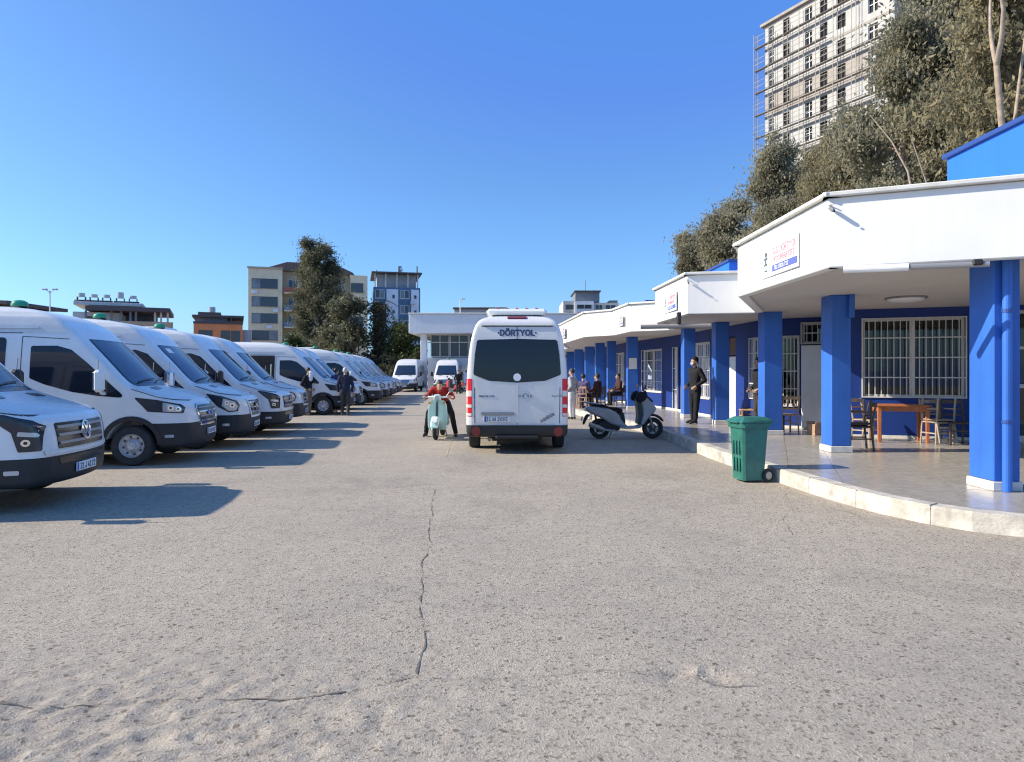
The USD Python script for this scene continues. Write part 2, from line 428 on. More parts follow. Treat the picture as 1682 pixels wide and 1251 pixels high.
# far buildings
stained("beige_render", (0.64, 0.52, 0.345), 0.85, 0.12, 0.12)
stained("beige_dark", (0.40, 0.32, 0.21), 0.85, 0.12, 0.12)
stained("pale_render", (0.52, 0.50, 0.46), 0.85, 0.15, 0.15)
stained("grey_render", (0.34, 0.35, 0.37), 0.85, 0.12, 0.15)
stained("slate_render", (0.16, 0.185, 0.215), 0.8, 0.1, 0.12)
stained("blue_grey_render", (0.085, 0.15, 0.23), 0.7, 0.08, 0.1)
stained("white_far", (0.66, 0.67, 0.69), 0.8, 0.08, 0.1)
stained("orange_render", (0.72, 0.235, 0.095), 0.85, 0.12, 0.15)
stained("tower_render", (0.44, 0.43, 0.405), 0.9, 0.16, 0.16)
stained("tower_bare", (0.36, 0.32, 0.28), 0.9, 0.2, 0.25)
plain("roof_brown", (0.13, 0.085, 0.065), 0.85, var=0.3, scale=2)
plain("frame_brown", (0.085, 0.07, 0.06), 0.6)
plain("frame_white", (0.55, 0.55, 0.55), 0.5)
plain("scaffold", (0.20, 0.19, 0.18), 0.6, metal=0.3)
plain("scaffold_board", (0.22, 0.185, 0.15), 0.85, var=0.3)
plain("tank_grey", (0.36, 0.37, 0.39), 0.4, metal=0.3)
plain("dark_slab", (0.075, 0.06, 0.06), 0.8)
plain("red_tile", (0.33, 0.085, 0.05), 0.85, var=0.3)


def foliage(name, dark, light, rough=0.55, trans=0.3):
    MAT[name] = usdkit.material(stage, "/World/Looks/" + name, {
        "g": ("geometry", {}), "oi": ("object_info", {}), "t": ("texture_coordinate", {}), "n": ("noise_texture", {"scale": 0.55, "detail": 4.0}),
        "a": ("math", {"math_type": "multiply_add", "value2": 0.75}), "a2": ("math", {"math_type": "subtract", "value2": 0.12}),
        "r": ("rgb_ramp", {"ramp": [(0.15, dark), (0.75, light[0]), (1.0, light[1])]}),
        "p": ("principled_bsdf", {"roughness": rough, "specular_ior_level": 0.35}), "tr": ("translucent_bsdf", {}), "m": ("mix_closure", {"fac": trans})},
        [("g.random_per_island", "a.value1"), ("t.object", "n.vector"), ("n.fac", "a2.value1"), ("a2.value", "a.value3"), ("a.value", "r.fac"),
         ("r.color", "p.base_color"), ("r.color", "tr.color"), ("p.BSDF", "m.closure1"), ("tr.BSDF", "m.closure2")], surface="m.closure")


foliage("leaf_eucalyptus", (0.15, 0.145, 0.095), ((0.44, 0.395, 0.26), (0.52, 0.38, 0.27)), trans=0.5)
foliage("leaf_olive", (0.14, 0.13, 0.075), ((0.43, 0.36, 0.21), (0.52, 0.38, 0.22)), trans=0.5)
foliage("leaf_conifer", (0.060, 0.066, 0.040), ((0.22, 0.21, 0.115), (0.30, 0.22, 0.125)), trans=0.4)
foliage("leaf_shrub", (0.04, 0.055, 0.018), ((0.10, 0.125, 0.04), (0.16, 0.16, 0.06)))
foliage("leaf_palm", (0.02, 0.03, 0.012), ((0.05, 0.065, 0.028), (0.09, 0.09, 0.04)))
foliage("leaf_ivy", (0.035, 0.038, 0.022), ((0.085, 0.085, 0.05), (0.12, 0.10, 0.06)), trans=0.25)
plain("bark_pale", (0.30, 0.235, 0.175), 0.9, var=0.35, scale=5, bump=0.6, bscale=12)
plain("bark_dark", (0.075, 0.058, 0.045), 0.95, var=0.4, scale=6, bump=0.6, bscale=14)
# ------------------------------------------------------------------ ground, kerbed walkway
PZ = 0.20                                                # walkway level


def grid_sheet():
    xs = np.unique(np.concatenate([np.linspace(-9, 9, 91), np.linspace(-4.2, 2.2, 200), -9 - np.geomspace(0.4, 900, 26), 9 + np.geomspace(0.4, 900, 26)]))
    ys = np.unique(np.concatenate([np.linspace(0.5, 14, 91), np.linspace(2.4, 4.2, 64), 14 + np.geomspace(0.4, 1500, 36), 0.5 - np.geomspace(0.4, 60, 12)]))
    X, Y = np.meshgrid(xs, ys, indexing="ij")
    P = np.stack([X, Y, np.zeros_like(X)], -1)
    near = np.clip(1 - np.maximum(np.abs(X) / 7, np.abs(Y - 6) / 8), 0, 1) ** 0.5
    rough = np.exp(-(((X + 2.0) / 1.7) ** 2 + ((Y - 3.0) / 0.75) ** 2))                      # broken corner at lower left
    Z = near * (meshkit.fbm(P * 0.8, 4, 3) - 0.5) * 0.022 + rough * ((meshkit.fbm(P * 13.0, 3, 5) - 0.55) * 0.055 + (meshkit.fbm(P * 3.0, 2, 15) - 0.5) * 0.015)
    hole = np.exp(-(((X - 1.0) / 0.22) ** 2 + ((Y - 3.62) / 0.11) ** 2)); Z += hole * (meshkit.fbm(P * 11.0, 3, 8) - 0.75) * 0.09
    P[..., 2] = Z
    nx, ny = len(xs), len(ys)
    i = np.arange(nx * ny).reshape(nx, ny)
    f = np.stack([i[:-1, :-1], i[1:, :-1], i[1:, 1:], i[:-1, 1:]], -1).reshape(-1, 4)
    global ground_z
    spl = RectBivariateSpline(xs, ys, Z, kx=1, ky=1)
    ground_z = lambda x, y: spl.ev(x, y)
    return P.reshape(-1, 3), np.vstack([f[:, [0, 1, 2]], f[:, [0, 2, 3]]])


GROUND = obj("ground", grid_sheet(), "asphalt", smooth=True)
tag(GROUND, kind="structure")


def ribbon(pts, width, seed, jitter=0.03, lift=0.004, step=0.04):
    """A crack: a thin uneven strip lying on the ground."""
    r = np.random.default_rng(seed)
    pts = np.asarray(pts, float)
    L = np.concatenate([[0], np.cumsum(np.linalg.norm(np.diff(pts, axis=0), axis=1))])
    s = np.arange(0, L[-1], step)
    c = np.stack([np.interp(s, L, pts[:, 0]), np.interp(s, L, pts[:, 1])], 1)
    t = np.gradient(c, axis=0); t /= np.linalg.norm(t, axis=1, keepdims=True) + 1e-9
    nrm = np.stack([-t[:, 1], t[:, 0]], 1)
    wob = (meshkit.fbm(np.stack([s * 3.0, np.zeros_like(s), np.zeros_like(s)], 1), 4, seed) - 0.5)[:, None] * jitter * 4
    w = width * np.clip(meshkit.fbm(np.stack([s * 7.0, np.ones_like(s), np.zeros_like(s)], 1), 3, seed + 9) * 2.4 - 0.7, 0.12, 1.5) * r.uniform(0.6, 1.3, len(s))
    a, b = c + nrm * (wob + w[:, None] / 2), c + nrm * (wob - w[:, None] / 2)
    v = np.vstack([a, b]); z = ground_z(v[:, 0], v[:, 1]) + lift
    v = np.column_stack([v, z]); n = len(s); k = np.arange(n - 1)
    return v, np.stack([k, n + k, n + k + 1, k + 1], 1)


def px_line(*pts):
    return [ground_at(x, y) for x, y in pts]


for i, (pts, w, j) in enumerate((
        (px_line((712, 803), (708, 840), (704, 885), (692, 950), (690, 985), (698, 1040), (690, 1085), (684, 1112)), 0.022, 0.022),
        (px_line((470, 809), (560, 805), (640, 806), (712, 803)), 0.020, 0.02),
        (px_line((720, 803), (860, 797), (1000, 800), (1150, 812)), 0.010, 0.02),
        (px_line((0, 1158), (160, 1157), (240, 1155), (330, 1148), (440, 1144), (520, 1142), (580, 1132)), 0.034, 0.02),
        (px_line((684, 1112), (740, 1118), (820, 1112), (900, 1108), (1000, 1100), (1080, 1106)), 0.008, 0.02),
        (px_line((580, 1132), (630, 1122), (684, 1112)), 0.012, 0.02),
        (px_line((1080, 1104), (1120, 1112), (1150, 1100), (1180, 1122), (1250, 1128)), 0.012, 0.03),
        (px_line((1290, 800), (1300, 830), (1290, 850), (1298, 880)), 0.010, 0.03),
        (px_line((1340, 845), (1380, 838), (1430, 856)), 0.014, 0.02))):
    m = ribbon(pts, w * 0.5, 20 + i, j)
    obj("crack", m, "crack", GROUND)
obj("painted_line", ribbon(px_line((742, 722), (732, 752)), 0.05, 51, 0.004), "faded_line", GROUND)
obj("painted_line", ribbon(px_line((505, 700), (470, 712), (410, 728)), 0.07, 52, 0.004), "crack", GROUND)

# loose stones: a few thousand crumbs of broken surfacing, thickest at the broken corner
proto = []
for k in range(3):
    ic = trimesh.creation.icosphere(1, 1.0)
    v = ic.vertices * (1 + 0.35 * (meshkit.noise(ic.vertices * 1.7 + k * 9, k)[:, None] - 0.5)) * [1, 0.8, 0.38]
    proto.append((v, np.array(ic.faces)))
r = np.random.default_rng(3)
pos, siz = [], []
for n, c, s, lo, hi in ((420, (-2.1, 2.95), (1.1, 0.33), 0.003, 0.009), (200, (-0.6, 3.2), (2.6, 0.6), 0.003, 0.008), (160, (1.05, 3.6), (0.3, 0.12), 0.003, 0.010), (500, (0, 5.0), (4.0, 2.2), 0.003, 0.006)):
    p = r.normal(0, 1, (n, 2)) * s + c
    p = p[(p[:, 1] > 2.2) & (p[:, 0] < 3.7)]
    pos.append(p); siz.append(r.uniform(lo, hi, len(p)) * r.uniform(0.6, 1.0, len(p)))
pos, siz = np.vstack(pos), np.concatenate(siz)
pi = UsdGeom.PointInstancer.Define(stage, "/World/gravel")
for k, pr in enumerate(proto):
    usdkit.mesh(stage, f"/World/gravel/stone_{k:03d}", pr, MAT["gravel_dark" if k == 2 else "gravel_stone"], smooth=40)
pi.CreatePrototypesRel().SetTargets([Sdf.Path(f"/World/gravel/stone_{k:03d}") for k in range(3)])
P3 = np.column_stack([pos, ground_z(pos[:, 0], pos[:, 1]) - siz * 0.02])
pi.CreatePositionsAttr(Vt.Vec3fArray.FromNumpy(P3.astype(np.float32)))
pi.CreateScalesAttr(Vt.Vec3fArray.FromNumpy(np.repeat(siz[:, None], 3, 1).astype(np.float32)))
ang = r.uniform(0, 2 * np.pi, len(pos))
pi.CreateOrientationsAttr(Vt.QuathArray([Gf.Quath(float(math.cos(a / 2)), 0, 0, float(math.sin(a / 2))) for a in ang]))
pi.CreateProtoIndicesAttr(Vt.IntArray.FromNumpy(r.choice(3, len(pos), p=[.42, .42, .16]).astype(np.int32)))
tag(pi, "loose grey crumbs of broken asphalt scattered over the near ground", "gravel", kind="stuff")

# walkway: curved painted kerb, tiles one by one where they show, tile sheet beyond
KERB = [(9.0, 6.05), (7.2, 6.2), (6.2, 6.32), (5.5, 6.44), (5.0, 6.58), (4.62, 6.85), (4.36, 7.22), (4.16, 7.7), (4.02, 8.35), (3.92, 9.2), (3.85, 10.1),
        (3.76, 11.2), (3.70, 12.2), (3.66, 13.1), (3.66, 15.0), (3.64, 17.0), (3.3, 19.6), (2.62, 23.6), (2.05, 29.0), (1.6, 36.0), (1.3, 44.0), (1.0, 56.0)]
BACK = [(14.0, 56.0), (16.0, 6.05)]
WALK = sg.Polygon(KERB + BACK)
WALKWAY = thing("walkway", kind="structure")
obj("concrete_bed", prism(WALK.buffer(-0.19), -0.08, PZ - 0.024), "concrete_base", WALKWAY)
ks = sg.LineString(KERB)
off = ks.parallel_offset(0.20, "right") if False else None
L = 0.0
kr = np.random.default_rng(11)
while L < ks.length - 0.2:
    seg_len = 0.98 if L < 26 else 2.4
    seg = shapely.ops.substring(ks, L + 0.003, min(L + seg_len - 0.003, ks.length))
    piece = seg.buffer(0.20, cap_style="flat", join_style="mitre").intersection(WALK)
    if piece.geom_type == "Polygon" and piece.area > 0.01:
        dz = kr.uniform(-0.003, 0.003)
        top = piece.buffer(-0.012)
        mb = MB()
        v, f = prism(piece, -0.1, PZ - 0.008 + dz); mb.add(v, f)
        if top.geom_type == "Polygon":
            v, f = prism(top, PZ - 0.009 + dz, PZ + 0.002 + dz); mb.add(v, f)
        obj("kerb_stone", mb, "concrete_kerb", WALKWAY)
    L += seg_len
inner = WALK.buffer(-0.203)
T = 0.62
tr = np.random.default_rng(5)
ta = rotz(math.radians(-21))[:2, :2]
cell = []
for i in range(-14, 22):
    for j in range(-10, 24):
        c = np.array([5.0, 9.0]) + ta @ np.array([i * T, j * T])
        q = [c + ta @ np.array(k) for k in ((0.0025, 0.0025), (T - 0.0025, 0.0025), (T - 0.0025, T - 0.0025), (0.0025, T - 0.0025))]
        g = sg.Polygon(q)
        m = np.mean(q, 0)
        if m[1] > 15.0 or m[0] > 4.2 + 0.66 * m[1]:
            continue
        cell.append((m[1], g.intersection(inner)))
cell.sort(key=lambda x: x[0])
cell = [c for c in cell if c[1].geom_type == "Polygon" and c[1].area > 0.01][:298]
near_union = shapely.union_all([c[1].buffer(0.004) for c in cell])
for _, g in cell:
    obj("tile", prism(g, PZ - 0.022, PZ + tr.uniform(-0.0012, 0.0012)), f"tile{tr.integers(0, 4)}", WALKWAY)
restp = inner.difference(near_union)
for g in (restp.geoms if hasattr(restp, "geoms") else [restp]):
    if g.area > 0.3:
        obj("tile_sheet", prism(g.simplify(0.002), PZ - 0.022, PZ), "tile1", WALKWAY)
# ------------------------------------------------------------------ the row of blue and white offices
SHOP = thing("office_row", "long white and blue office row with stepped white fascias and blue columns along the walkway", "building")
K = 0.896
def near_(p):                                             # brings a sighted point nearer along its sight line
    return (p[0] * K, p[1] * K) if len(p) == 2 else (p[0] * K, p[1] * K, CAMZ + (p[2] - CAMZ) * K)
ZB, ZT, ZS = CAMZ + 1.44 * K, CAMZ + 2.4 * K, 2.95        # fascia bottom and top, soffit
EDGE = [(11.2, 6.51), (4.36, 9.41), (4.32, 13.06), (5.9, 16.55), (4.33, 16.9), (4.22, 20.07), (5.4, 23.35), (4.17, 24.3), (3.94, 26.75), (2.95, 27.9),
        (2.46, 35.4), (3.4, 42.4), (2.3, 44.0), (1.9, 60.0)]
EDGE = [near_(p) for p in EDGE]
ROOF = sg.Polygon(EDGE + [(13.5, 53.0), (15.5, 12.0)])
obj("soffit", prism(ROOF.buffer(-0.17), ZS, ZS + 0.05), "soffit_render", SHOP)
obj("roof_slab", prism(ROOF.buffer(-0.17), ZS + 0.06, ZT - 0.12), "coping", SHOP)


def miter(line, d):
    """Offsets a polyline to its right... returns inner points (towards the building)."""
    ring = sg.Polygon(line + [(13.5, 53.0), (15.5, 12.0)]).buffer(-d, join_style="mitre")
    return ring


outer = sg.Polygon(EDGE + [(13.5, 53.0), (15.5, 12.0)])
for a, b in zip(EDGE[:-1], EDGE[1:]):
    seg = sg.LineString([a, b])
    # each face is its own wall panel with its coping, butted at the corners
    u, n, Ln = frame_on_wall(b, a)
    mb = MB(); wallbox(mb, b, u, n, 0.0, Ln, -0.16, 0.0, ZB, ZT, 0.012)
    obj("fascia", mb, "white_render", SHOP)
    mb = MB(); wallbox(mb, b, u, n, -0.07, Ln + 0.07, -0.2, 0.07, ZT + 0.003, ZT + 0.062, 0.012)
    obj("coping", mb, "coping", SHOP)

# columns: front-left corner, width, depth
COLS = [(5.68, 8.05, 0.31, 0.46), (5.57, 11.9, 0.34, 0.44), (5.62, 15.2, 0.40, 0.44), (5.46, 18.3, 0.37, 0.42), (5.26, 20.9, 0.36, 0.42),
        (4.40, 26.0, 0.40, 0.42), (4.14, 29.6, 0.38, 0.42), (3.88, 31.6, 0.42, 0.42), (3.86, 36.0, 0.5, 0.45), (3.72, 40.5, 0.5, 0.45), (3.60, 45.0, 0.5, 0.45)]
for k, (x, y, w, d) in enumerate(COLS):
    R = rotz(math.radians(-2.0)); o = np.array([x, y, 0])
    c = obj("column", MB().box((x, y, PZ + 0.11), (x + w, y + d, ZS - 0.002), 0.012, R, o), "blue_paint", SHOP)
    obj("plinth", MB().box((x - 0.02, y - 0.02, PZ + 0.001), (x + w + 0.02, y + d + 0.02, PZ + 0.108), 0.008, R, o), "plinth_white", c)
    if k in (0, 1):
        px_, py_ = (x + 0.115, y - 0.062) if k == 0 else (x + w - 0.02, y - 0.07)
        z0 = PZ + 0.002 if k == 0 else 2.55
        obj("downpipe", MB().tube([(px_, py_, z0), (px_, py_, ZS - 0.003)], 0.05, 14), "blue_paint", c)
    if k == 0:
        for z in (1.0, 2.3):
            obj("pipe_clip", MB().tube([(px_, py_, z), (px_, py_, z + 0.04)], 0.058, 14), "blue_trim", c)
x, y, w, d = COLS[5]
obj("notice", MB().box((x + 0.05, y - 0.028, 1.72), (x + 0.35, y - 0.016, 2.14), 0.0, rotz(math.radians(-2.0)), np.array([x, y, 0])), "paper", SHOP, label="white paper notice on a blue column")


def bars_window(parent, p0, u, n, a0, a1, z0, z1, nbar, rows, two=True, grille=True, curtain=None, inset=0.12, mat="white_metal", fw=0.055):
    """A window set back in its opening: frame, panes and a welded grille of single bars in front."""
    W = MB()
    b0, b1 = -inset, -inset + 0.06
    wallbox(W, p0, u, n, a0, a1, b0, b1, z0, z0 + fw, 0.004); wallbox(W, p0, u, n, a0, a1, b0, b1, z1 - fw, z1, 0.004)
    wallbox(W, p0, u, n, a0, a0 + fw, b0, b1, z0 + fw, z1 - fw, 0.004); wallbox(W, p0, u, n, a1 - fw, a1, b0, b1, z0 + fw, z1 - fw, 0.004)
    mid = (a0 + a1) / 2
    if two:
        wallbox(W, p0, u, n, mid - 0.05, mid + 0.05, b0, b1 + 0.004, z0 + fw, z1 - fw, 0.004)
    win = obj("window", W, mat, parent)
    for q0, q1 in (((a0 + fw, mid - 0.05), (mid + 0.05, a1 - fw)) if two else ((a0 + fw, a1 - fw),)):
        P = MB(); wallbox(P, p0, u, n, q0, q1, b0 + 0.02, b0 + 0.026, z0 + fw, z1 - fw)
        obj("pane", P, "clear_glass", win)
    if curtain:
        C = MB(); wallbox(C, p0, u, n, a0 + 0.02, a1 - 0.02, -0.36, -0.35, z0 + curtain[0] * (z1 - z0), z1)
        obj("curtain", C, "curtain", win)
    if grille:
        G = MB()
        for za, zb in ((z0 - 0.01, z0 + 0.012), (z1 - 0.012, z1 + 0.01)):
            wallbox(G, p0, u, n, a0 - 0.02, a1 + 0.02, 0.012, 0.034, za, zb)
        for aa in (a0 - 0.02, a1 - 0.002):
            wallbox(G, p0, u, n, aa, aa + 0.022, 0.012, 0.034, z0 + 0.012, z1 - 0.012)
        obj("grille_frame", G, mat, win)
        for k in range(1, nbar):
            a = a0 + (a1 - a0) * k / nbar
            B = MB(); wallbox(B, p0, u, n, a - 0.007, a + 0.007, 0.014, 0.028, z0 + 0.012, z1 - 0.012)
            obj("grille_bar", B, mat, win)
        for k in range(1, rows):
            z = z0 + (z1 - z0) * k / rows
            B = MB(); wallbox(B, p0, u, n, a0, a1, 0.029, 0.041, z - 0.012, z + 0.012)
            obj("grille_rail", B, mat, win)
    return win


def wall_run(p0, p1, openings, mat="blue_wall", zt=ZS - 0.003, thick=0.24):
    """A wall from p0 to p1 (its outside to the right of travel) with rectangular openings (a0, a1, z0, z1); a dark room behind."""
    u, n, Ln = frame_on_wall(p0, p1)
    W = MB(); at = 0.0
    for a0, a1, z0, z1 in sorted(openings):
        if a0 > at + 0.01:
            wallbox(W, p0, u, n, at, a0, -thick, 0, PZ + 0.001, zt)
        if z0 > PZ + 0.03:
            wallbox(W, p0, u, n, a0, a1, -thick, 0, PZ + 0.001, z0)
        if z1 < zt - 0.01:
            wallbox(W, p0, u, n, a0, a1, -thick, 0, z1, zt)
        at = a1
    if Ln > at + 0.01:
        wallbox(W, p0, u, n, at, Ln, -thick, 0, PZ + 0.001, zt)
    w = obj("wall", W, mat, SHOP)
    S = MB(); wallbox(S, p0, u, n, 0.0, Ln, 0.001, 0.012, PZ + 0.002, PZ + 0.065)
    obj("skirting", S, "plinth_white", w)
    return u, n, Ln


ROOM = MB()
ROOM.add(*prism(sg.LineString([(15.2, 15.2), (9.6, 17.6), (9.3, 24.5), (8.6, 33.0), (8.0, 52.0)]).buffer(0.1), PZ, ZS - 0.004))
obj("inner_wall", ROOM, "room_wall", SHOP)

# wall 1: big barred window
p0, p1 = (14.4, 12.14), (7.0, 14.83)
p0, p1 = p1, p0                                            # travel left to right: outside to the right = towards the camera
u, n, Ln = frame_on_wall(p0, p1)
def along(p0, u, X):
    return (X - p0[0]) / u[0]
a0, a1 = along(p0, u, 7.52), along(p0, u, 9.30)
a2, a3 = along(p0, u, 9.98), along(p0, u, 11.6)
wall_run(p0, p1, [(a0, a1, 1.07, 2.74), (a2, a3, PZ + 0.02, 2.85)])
w1 = bars_window(SHOP, p0, u, n, a0, a1, 1.07, 2.74, 16, 4)
G = MB(); wallbox(G, p0, u, n, a0 + 0.16, a0 + 0.48, -0.155, -0.145, 1.62, 1.92); obj("poster", G, "green_paper", w1, label="pale green paper taped inside the pane")
D = MB()
for z0, z1 in ((PZ + 0.03, PZ + 0.12), (1.28, 1.36), (2.06, 2.12), (2.78, 2.85)):
    wallbox(D, p0, u, n, a2, a3, -0.14, -0.08, z0, z1, 0.004)
for aa in (a2, a2 + 0.78, a3 - 0.07):
    wallbox(D, p0, u, n, aa, aa + 0.07, -0.143, -0.077, PZ + 0.03, 2.85, 0.004)
dr = obj("glazed_door", D, "white_metal", SHOP)
P = MB(); wallbox(P, p0, u, n, a2 + 0.05, a3 - 0.05, -0.115, -0.109, PZ + 0.1, 2.8); obj("pane", P, "clear_glass", dr)
P = MB(); wallbox(P, p0, u, n, a2 + 0.05, a3 - 0.05, -0.3, -0.29, 1.4, 2.8); obj("curtain", P, "curtain", dr)

# return and wall 2: door with open white leaf, window
wall_run((7.65, 16.6), (7.24, 14.98), [])
p0, p1 = (6.45, 17.4), (7.65, 16.6)
u, n, Ln = frame_on_wall(p0, p1)
def at_px(p0, u, px):
    """Distance along a wall where the photograph's column px meets it."""
    k = (px - CX) / FPX
    return (k * p0[1] - p0[0]) / (u[0] - k * u[1])
w0, w1_, d0, d1 = at_px(p0, u, 1262), at_px(p0, u, 1312), at_px(p0, u, 1317), at_px(p0, u, 1352)
wall_run(p0, p1, [(w0, w1_, 0.75, 2.5), (d0, d1, PZ + 0.003, 2.85)])
bars_window(SHOP, p0, u, n, w0, w1_, 0.75, 2.5, 8, 4, two=False)
dw = bars_window(SHOP, p0, u, n, d0, d1, 2.30, 2.82, 4, 2, two=False)
L_ = MB(); R = rotz(math.radians(-72))
lo, hi = np.array([0, -0.02, PZ + 0.02]), np.array([0.62, 0.02, 2.26])
v, f = chamfer_box(lo, hi, 0.006)
hp = np.array([p0[0], p0[1], 0]) + u * d0 + n * 0.03
v = v @ rotz(math.atan2(u[1], u[0]) - math.radians(12)).T * [1, 1, 1] + hp + n * 0.02
L_.add(v, f); lf = obj("door_leaf", L_, "door_white", SHOP, label="white door leaf standing open")
hv, hf = chamfer_box(np.array([0.50, -0.07, 1.12]), np.array([0.60, -0.02, 1.15]), 0.004)
obj("door_handle", (hv @ rotz(math.atan2(u[1], u[0]) - math.radians(12)).T + hp + n * 0.02, hf), "grey_metal", lf)

# wall 3, facing the square: window, pier, white door
p0, p1 = (6.30, 20.1), (6.45, 17.4)
u, n, Ln = frame_on_wall(p0, p1)
wall_run(p0, p1, [(0.12, 0.75, PZ + 0.003, 2.62), (1.75, 2.55, 0.9, 2.5)])
bars_window(SHOP, p0, u, n, 1.75, 2.55, 0.9, 2.5, 6, 4, two=False)
D = MB(); wallbox(D, p0, u, n, 0.14, 0.73, -0.10, -0.05, PZ + 0.01, 2.05, 0.005); obj("door_leaf", D, "door_white", SHOP, label="narrow white door, its foot in the sun")
D = MB(); wallbox(D, p0, u, n, 0.14, 0.73, -0.10, -0.05, 2.09, 2.60, 0.005); obj("transom", D, "brown_door", SHOP)
# wall 4: window behind the standing person, brown door
p0, p1 = (5.95, 25.5), (6.30, 20.1)
u, n, Ln = frame_on_wall(p0, p1)
wall_run(p0, p1, [(0.25, 0.80, PZ + 0.003, 2.5), (0.9, 1.45, PZ + 0.003, 2.5), (2.55, 4.1, 0.75, 2.55)])
bars_window(SHOP, p0, u, n, 2.55, 4.1, 0.75, 2.55, 8, 4, two=True)
D = MB(); wallbox(D, p0, u, n, 0.9, 1.45, -0.10, -0.05, PZ + 0.01, 2.48, 0.005); obj("door_leaf", D, "brown_door", SHOP, label="brown wooden door leaf")
bars_window(SHOP, p0, u, n, 0.25, 0.80, PZ + 0.01, 2.5, 2, 3, two=False)
# wall 5: windows further along
p0, p1 = (5.2, 30.6), (5.95, 25.5)
u, n, Ln = frame_on_wall(p0, p1)
wall_run(p0, p1, [(0.5, 1.2, PZ + 0.003, 2.5), (1.9, 4.2, 0.8, 2.5)])
bars_window(SHOP, p0, u, n, 1.9, 4.2, 0.8, 2.5, 6, 4, two=True)
D = MB(); wallbox(D, p0, u, n, 0.5, 1.2, -0.10, -0.05, PZ + 0.01, 2.48, 0.005); obj("door_leaf", D, "door_white", SHOP, label="white door further along the row")
for p0, p1 in (((4.9, 38.0), (5.2, 30.6)), ((4.4, 52.0), (4.9, 38.0))):
    u, n, Ln = frame_on_wall(p0, p1)
    wall_run(p0, p1, [(Ln - 2.6, Ln - 0.8, 0.9, 2.5), (Ln - 5.6, Ln - 4.6, PZ + 0.003, 2.5)])
    bars_window(SHOP, p0, u, n, Ln - 2.6, Ln - 0.8, 0.9, 2.5, 5, 3)
    D = MB(); wallbox(D, p0, u, n, Ln - 5.6, Ln - 4.6, -0.10, -0.05, PZ + 0.01, 2.48, 0.005); obj("door_leaf", D, "door_white", SHOP)

# blue roof boxes with dark eaves
for x0, x1, y0, y1, zt in ((6.95, 10.5, 6.9, 10.9, 5.0), (6.68, 9.6, 21.0, 23.4, 5.0), (6.3, 9.0, 32.0, 34.5, 4.9)):
    x0, x1, y0, y1, zt = x0 * K, x1 * K, y0 * K, y1 * K, CAMZ + (zt - CAMZ) * K
    b = obj("roof_box", MB().box((x0, y0, ZT - 0.13), (x1, y1, zt), 0.0), "blue_sheet", SHOP, label="blue sheet clad box on the flat roof")
    obj("eave", MB().box((x0 - 0.05, y0 - 0.05, zt + 0.002), (x1 + 0.05, y1 + 0.05, zt + 0.07), 0.01), "blue_trim", b)

# things fixed under the fascias
def tube_thing(name, label, cat, pts, r, mat, caps=None):
    t = thing(name, label, cat)
    obj("roll", MB().tube([near_(p) for p in pts], r, 16), mat, t)
    return t
aw = tube_thing("awning", "rolled white awning on a long bar under the nearest fascia", "awning", [(4.47, 9.21, 2.985), (5.15, 8.86, 2.965)], 0.045, "awning_white")
obj("bar", MB().tube([near_((5.15, 8.86, 2.965)), near_((5.92, 8.46, 2.94))], 0.032, 12), "grey_metal", aw)
obj("bracket", MB().box((5.14, 7.58, 2.79), (5.24, 7.66, 2.86), 0.015, rotz(-0.4), np.array([5.2, 7.6, 0])), "black_plastic", aw)
aw = tube_thing("awning", "rolled brown awning on a bar between the second and third fascias", "awning", [(3.12, 16.55, 2.70), (4.80, 16.50, 2.72)], 0.05, "awning_brown")
obj("bracket", MB().box((3.58, 14.75, 2.64), (3.66, 14.87, 2.90), 0.01), "black_plastic", aw)
for i, (x, y, lab) in enumerate(((4.36 * K, 9.41 * K, "small grey camera at the corner of the nearest fascia"), (4.33 * K, 16.9 * K, "small grey camera at the corner of the second fascia"))):
    c = thing("security_camera", lab, "camera", (x, y, 3.9 - 0.25))
    UsdGeom.Xformable(c).AddScaleOp().Set(Gf.Vec3f(0.62, 0.62, 0.62))
    obj("bracket", MB().tube([(0.01, 0.0, 0.02), (0.03, -0.10, 0.0)], 0.012, 8), "grey_metal", c)
    h = obj("housing", MB().box((-0.035, -0.26, -0.10), (0.035, -0.06, -0.03), 0.02, rotx(0.5), np.array([0, -0.1, -0.05])), "grey_metal", c)
    obj("lens", MB().tube([(0, -0.25, -0.155), (0, -0.27, -0.165)], 0.02, 10), "gloss_black", h)
cl = thing("ceiling_lamp", "round flat white lamp on the soffit of the nearest bay", "lamp", (7.1, 12.3, ZS))
obj("base", lathe([(0, -0.002), (0.34, -0.002), (0.34, -0.03), (0.31, -0.035)], 36), "grey_metal", cl)
obj("diffuser", lathe([(0.305, -0.032), (0.27, -0.065), (0.15, -0.085), (0.0, -0.09)], 36), "sign_white", cl, smooth=True)


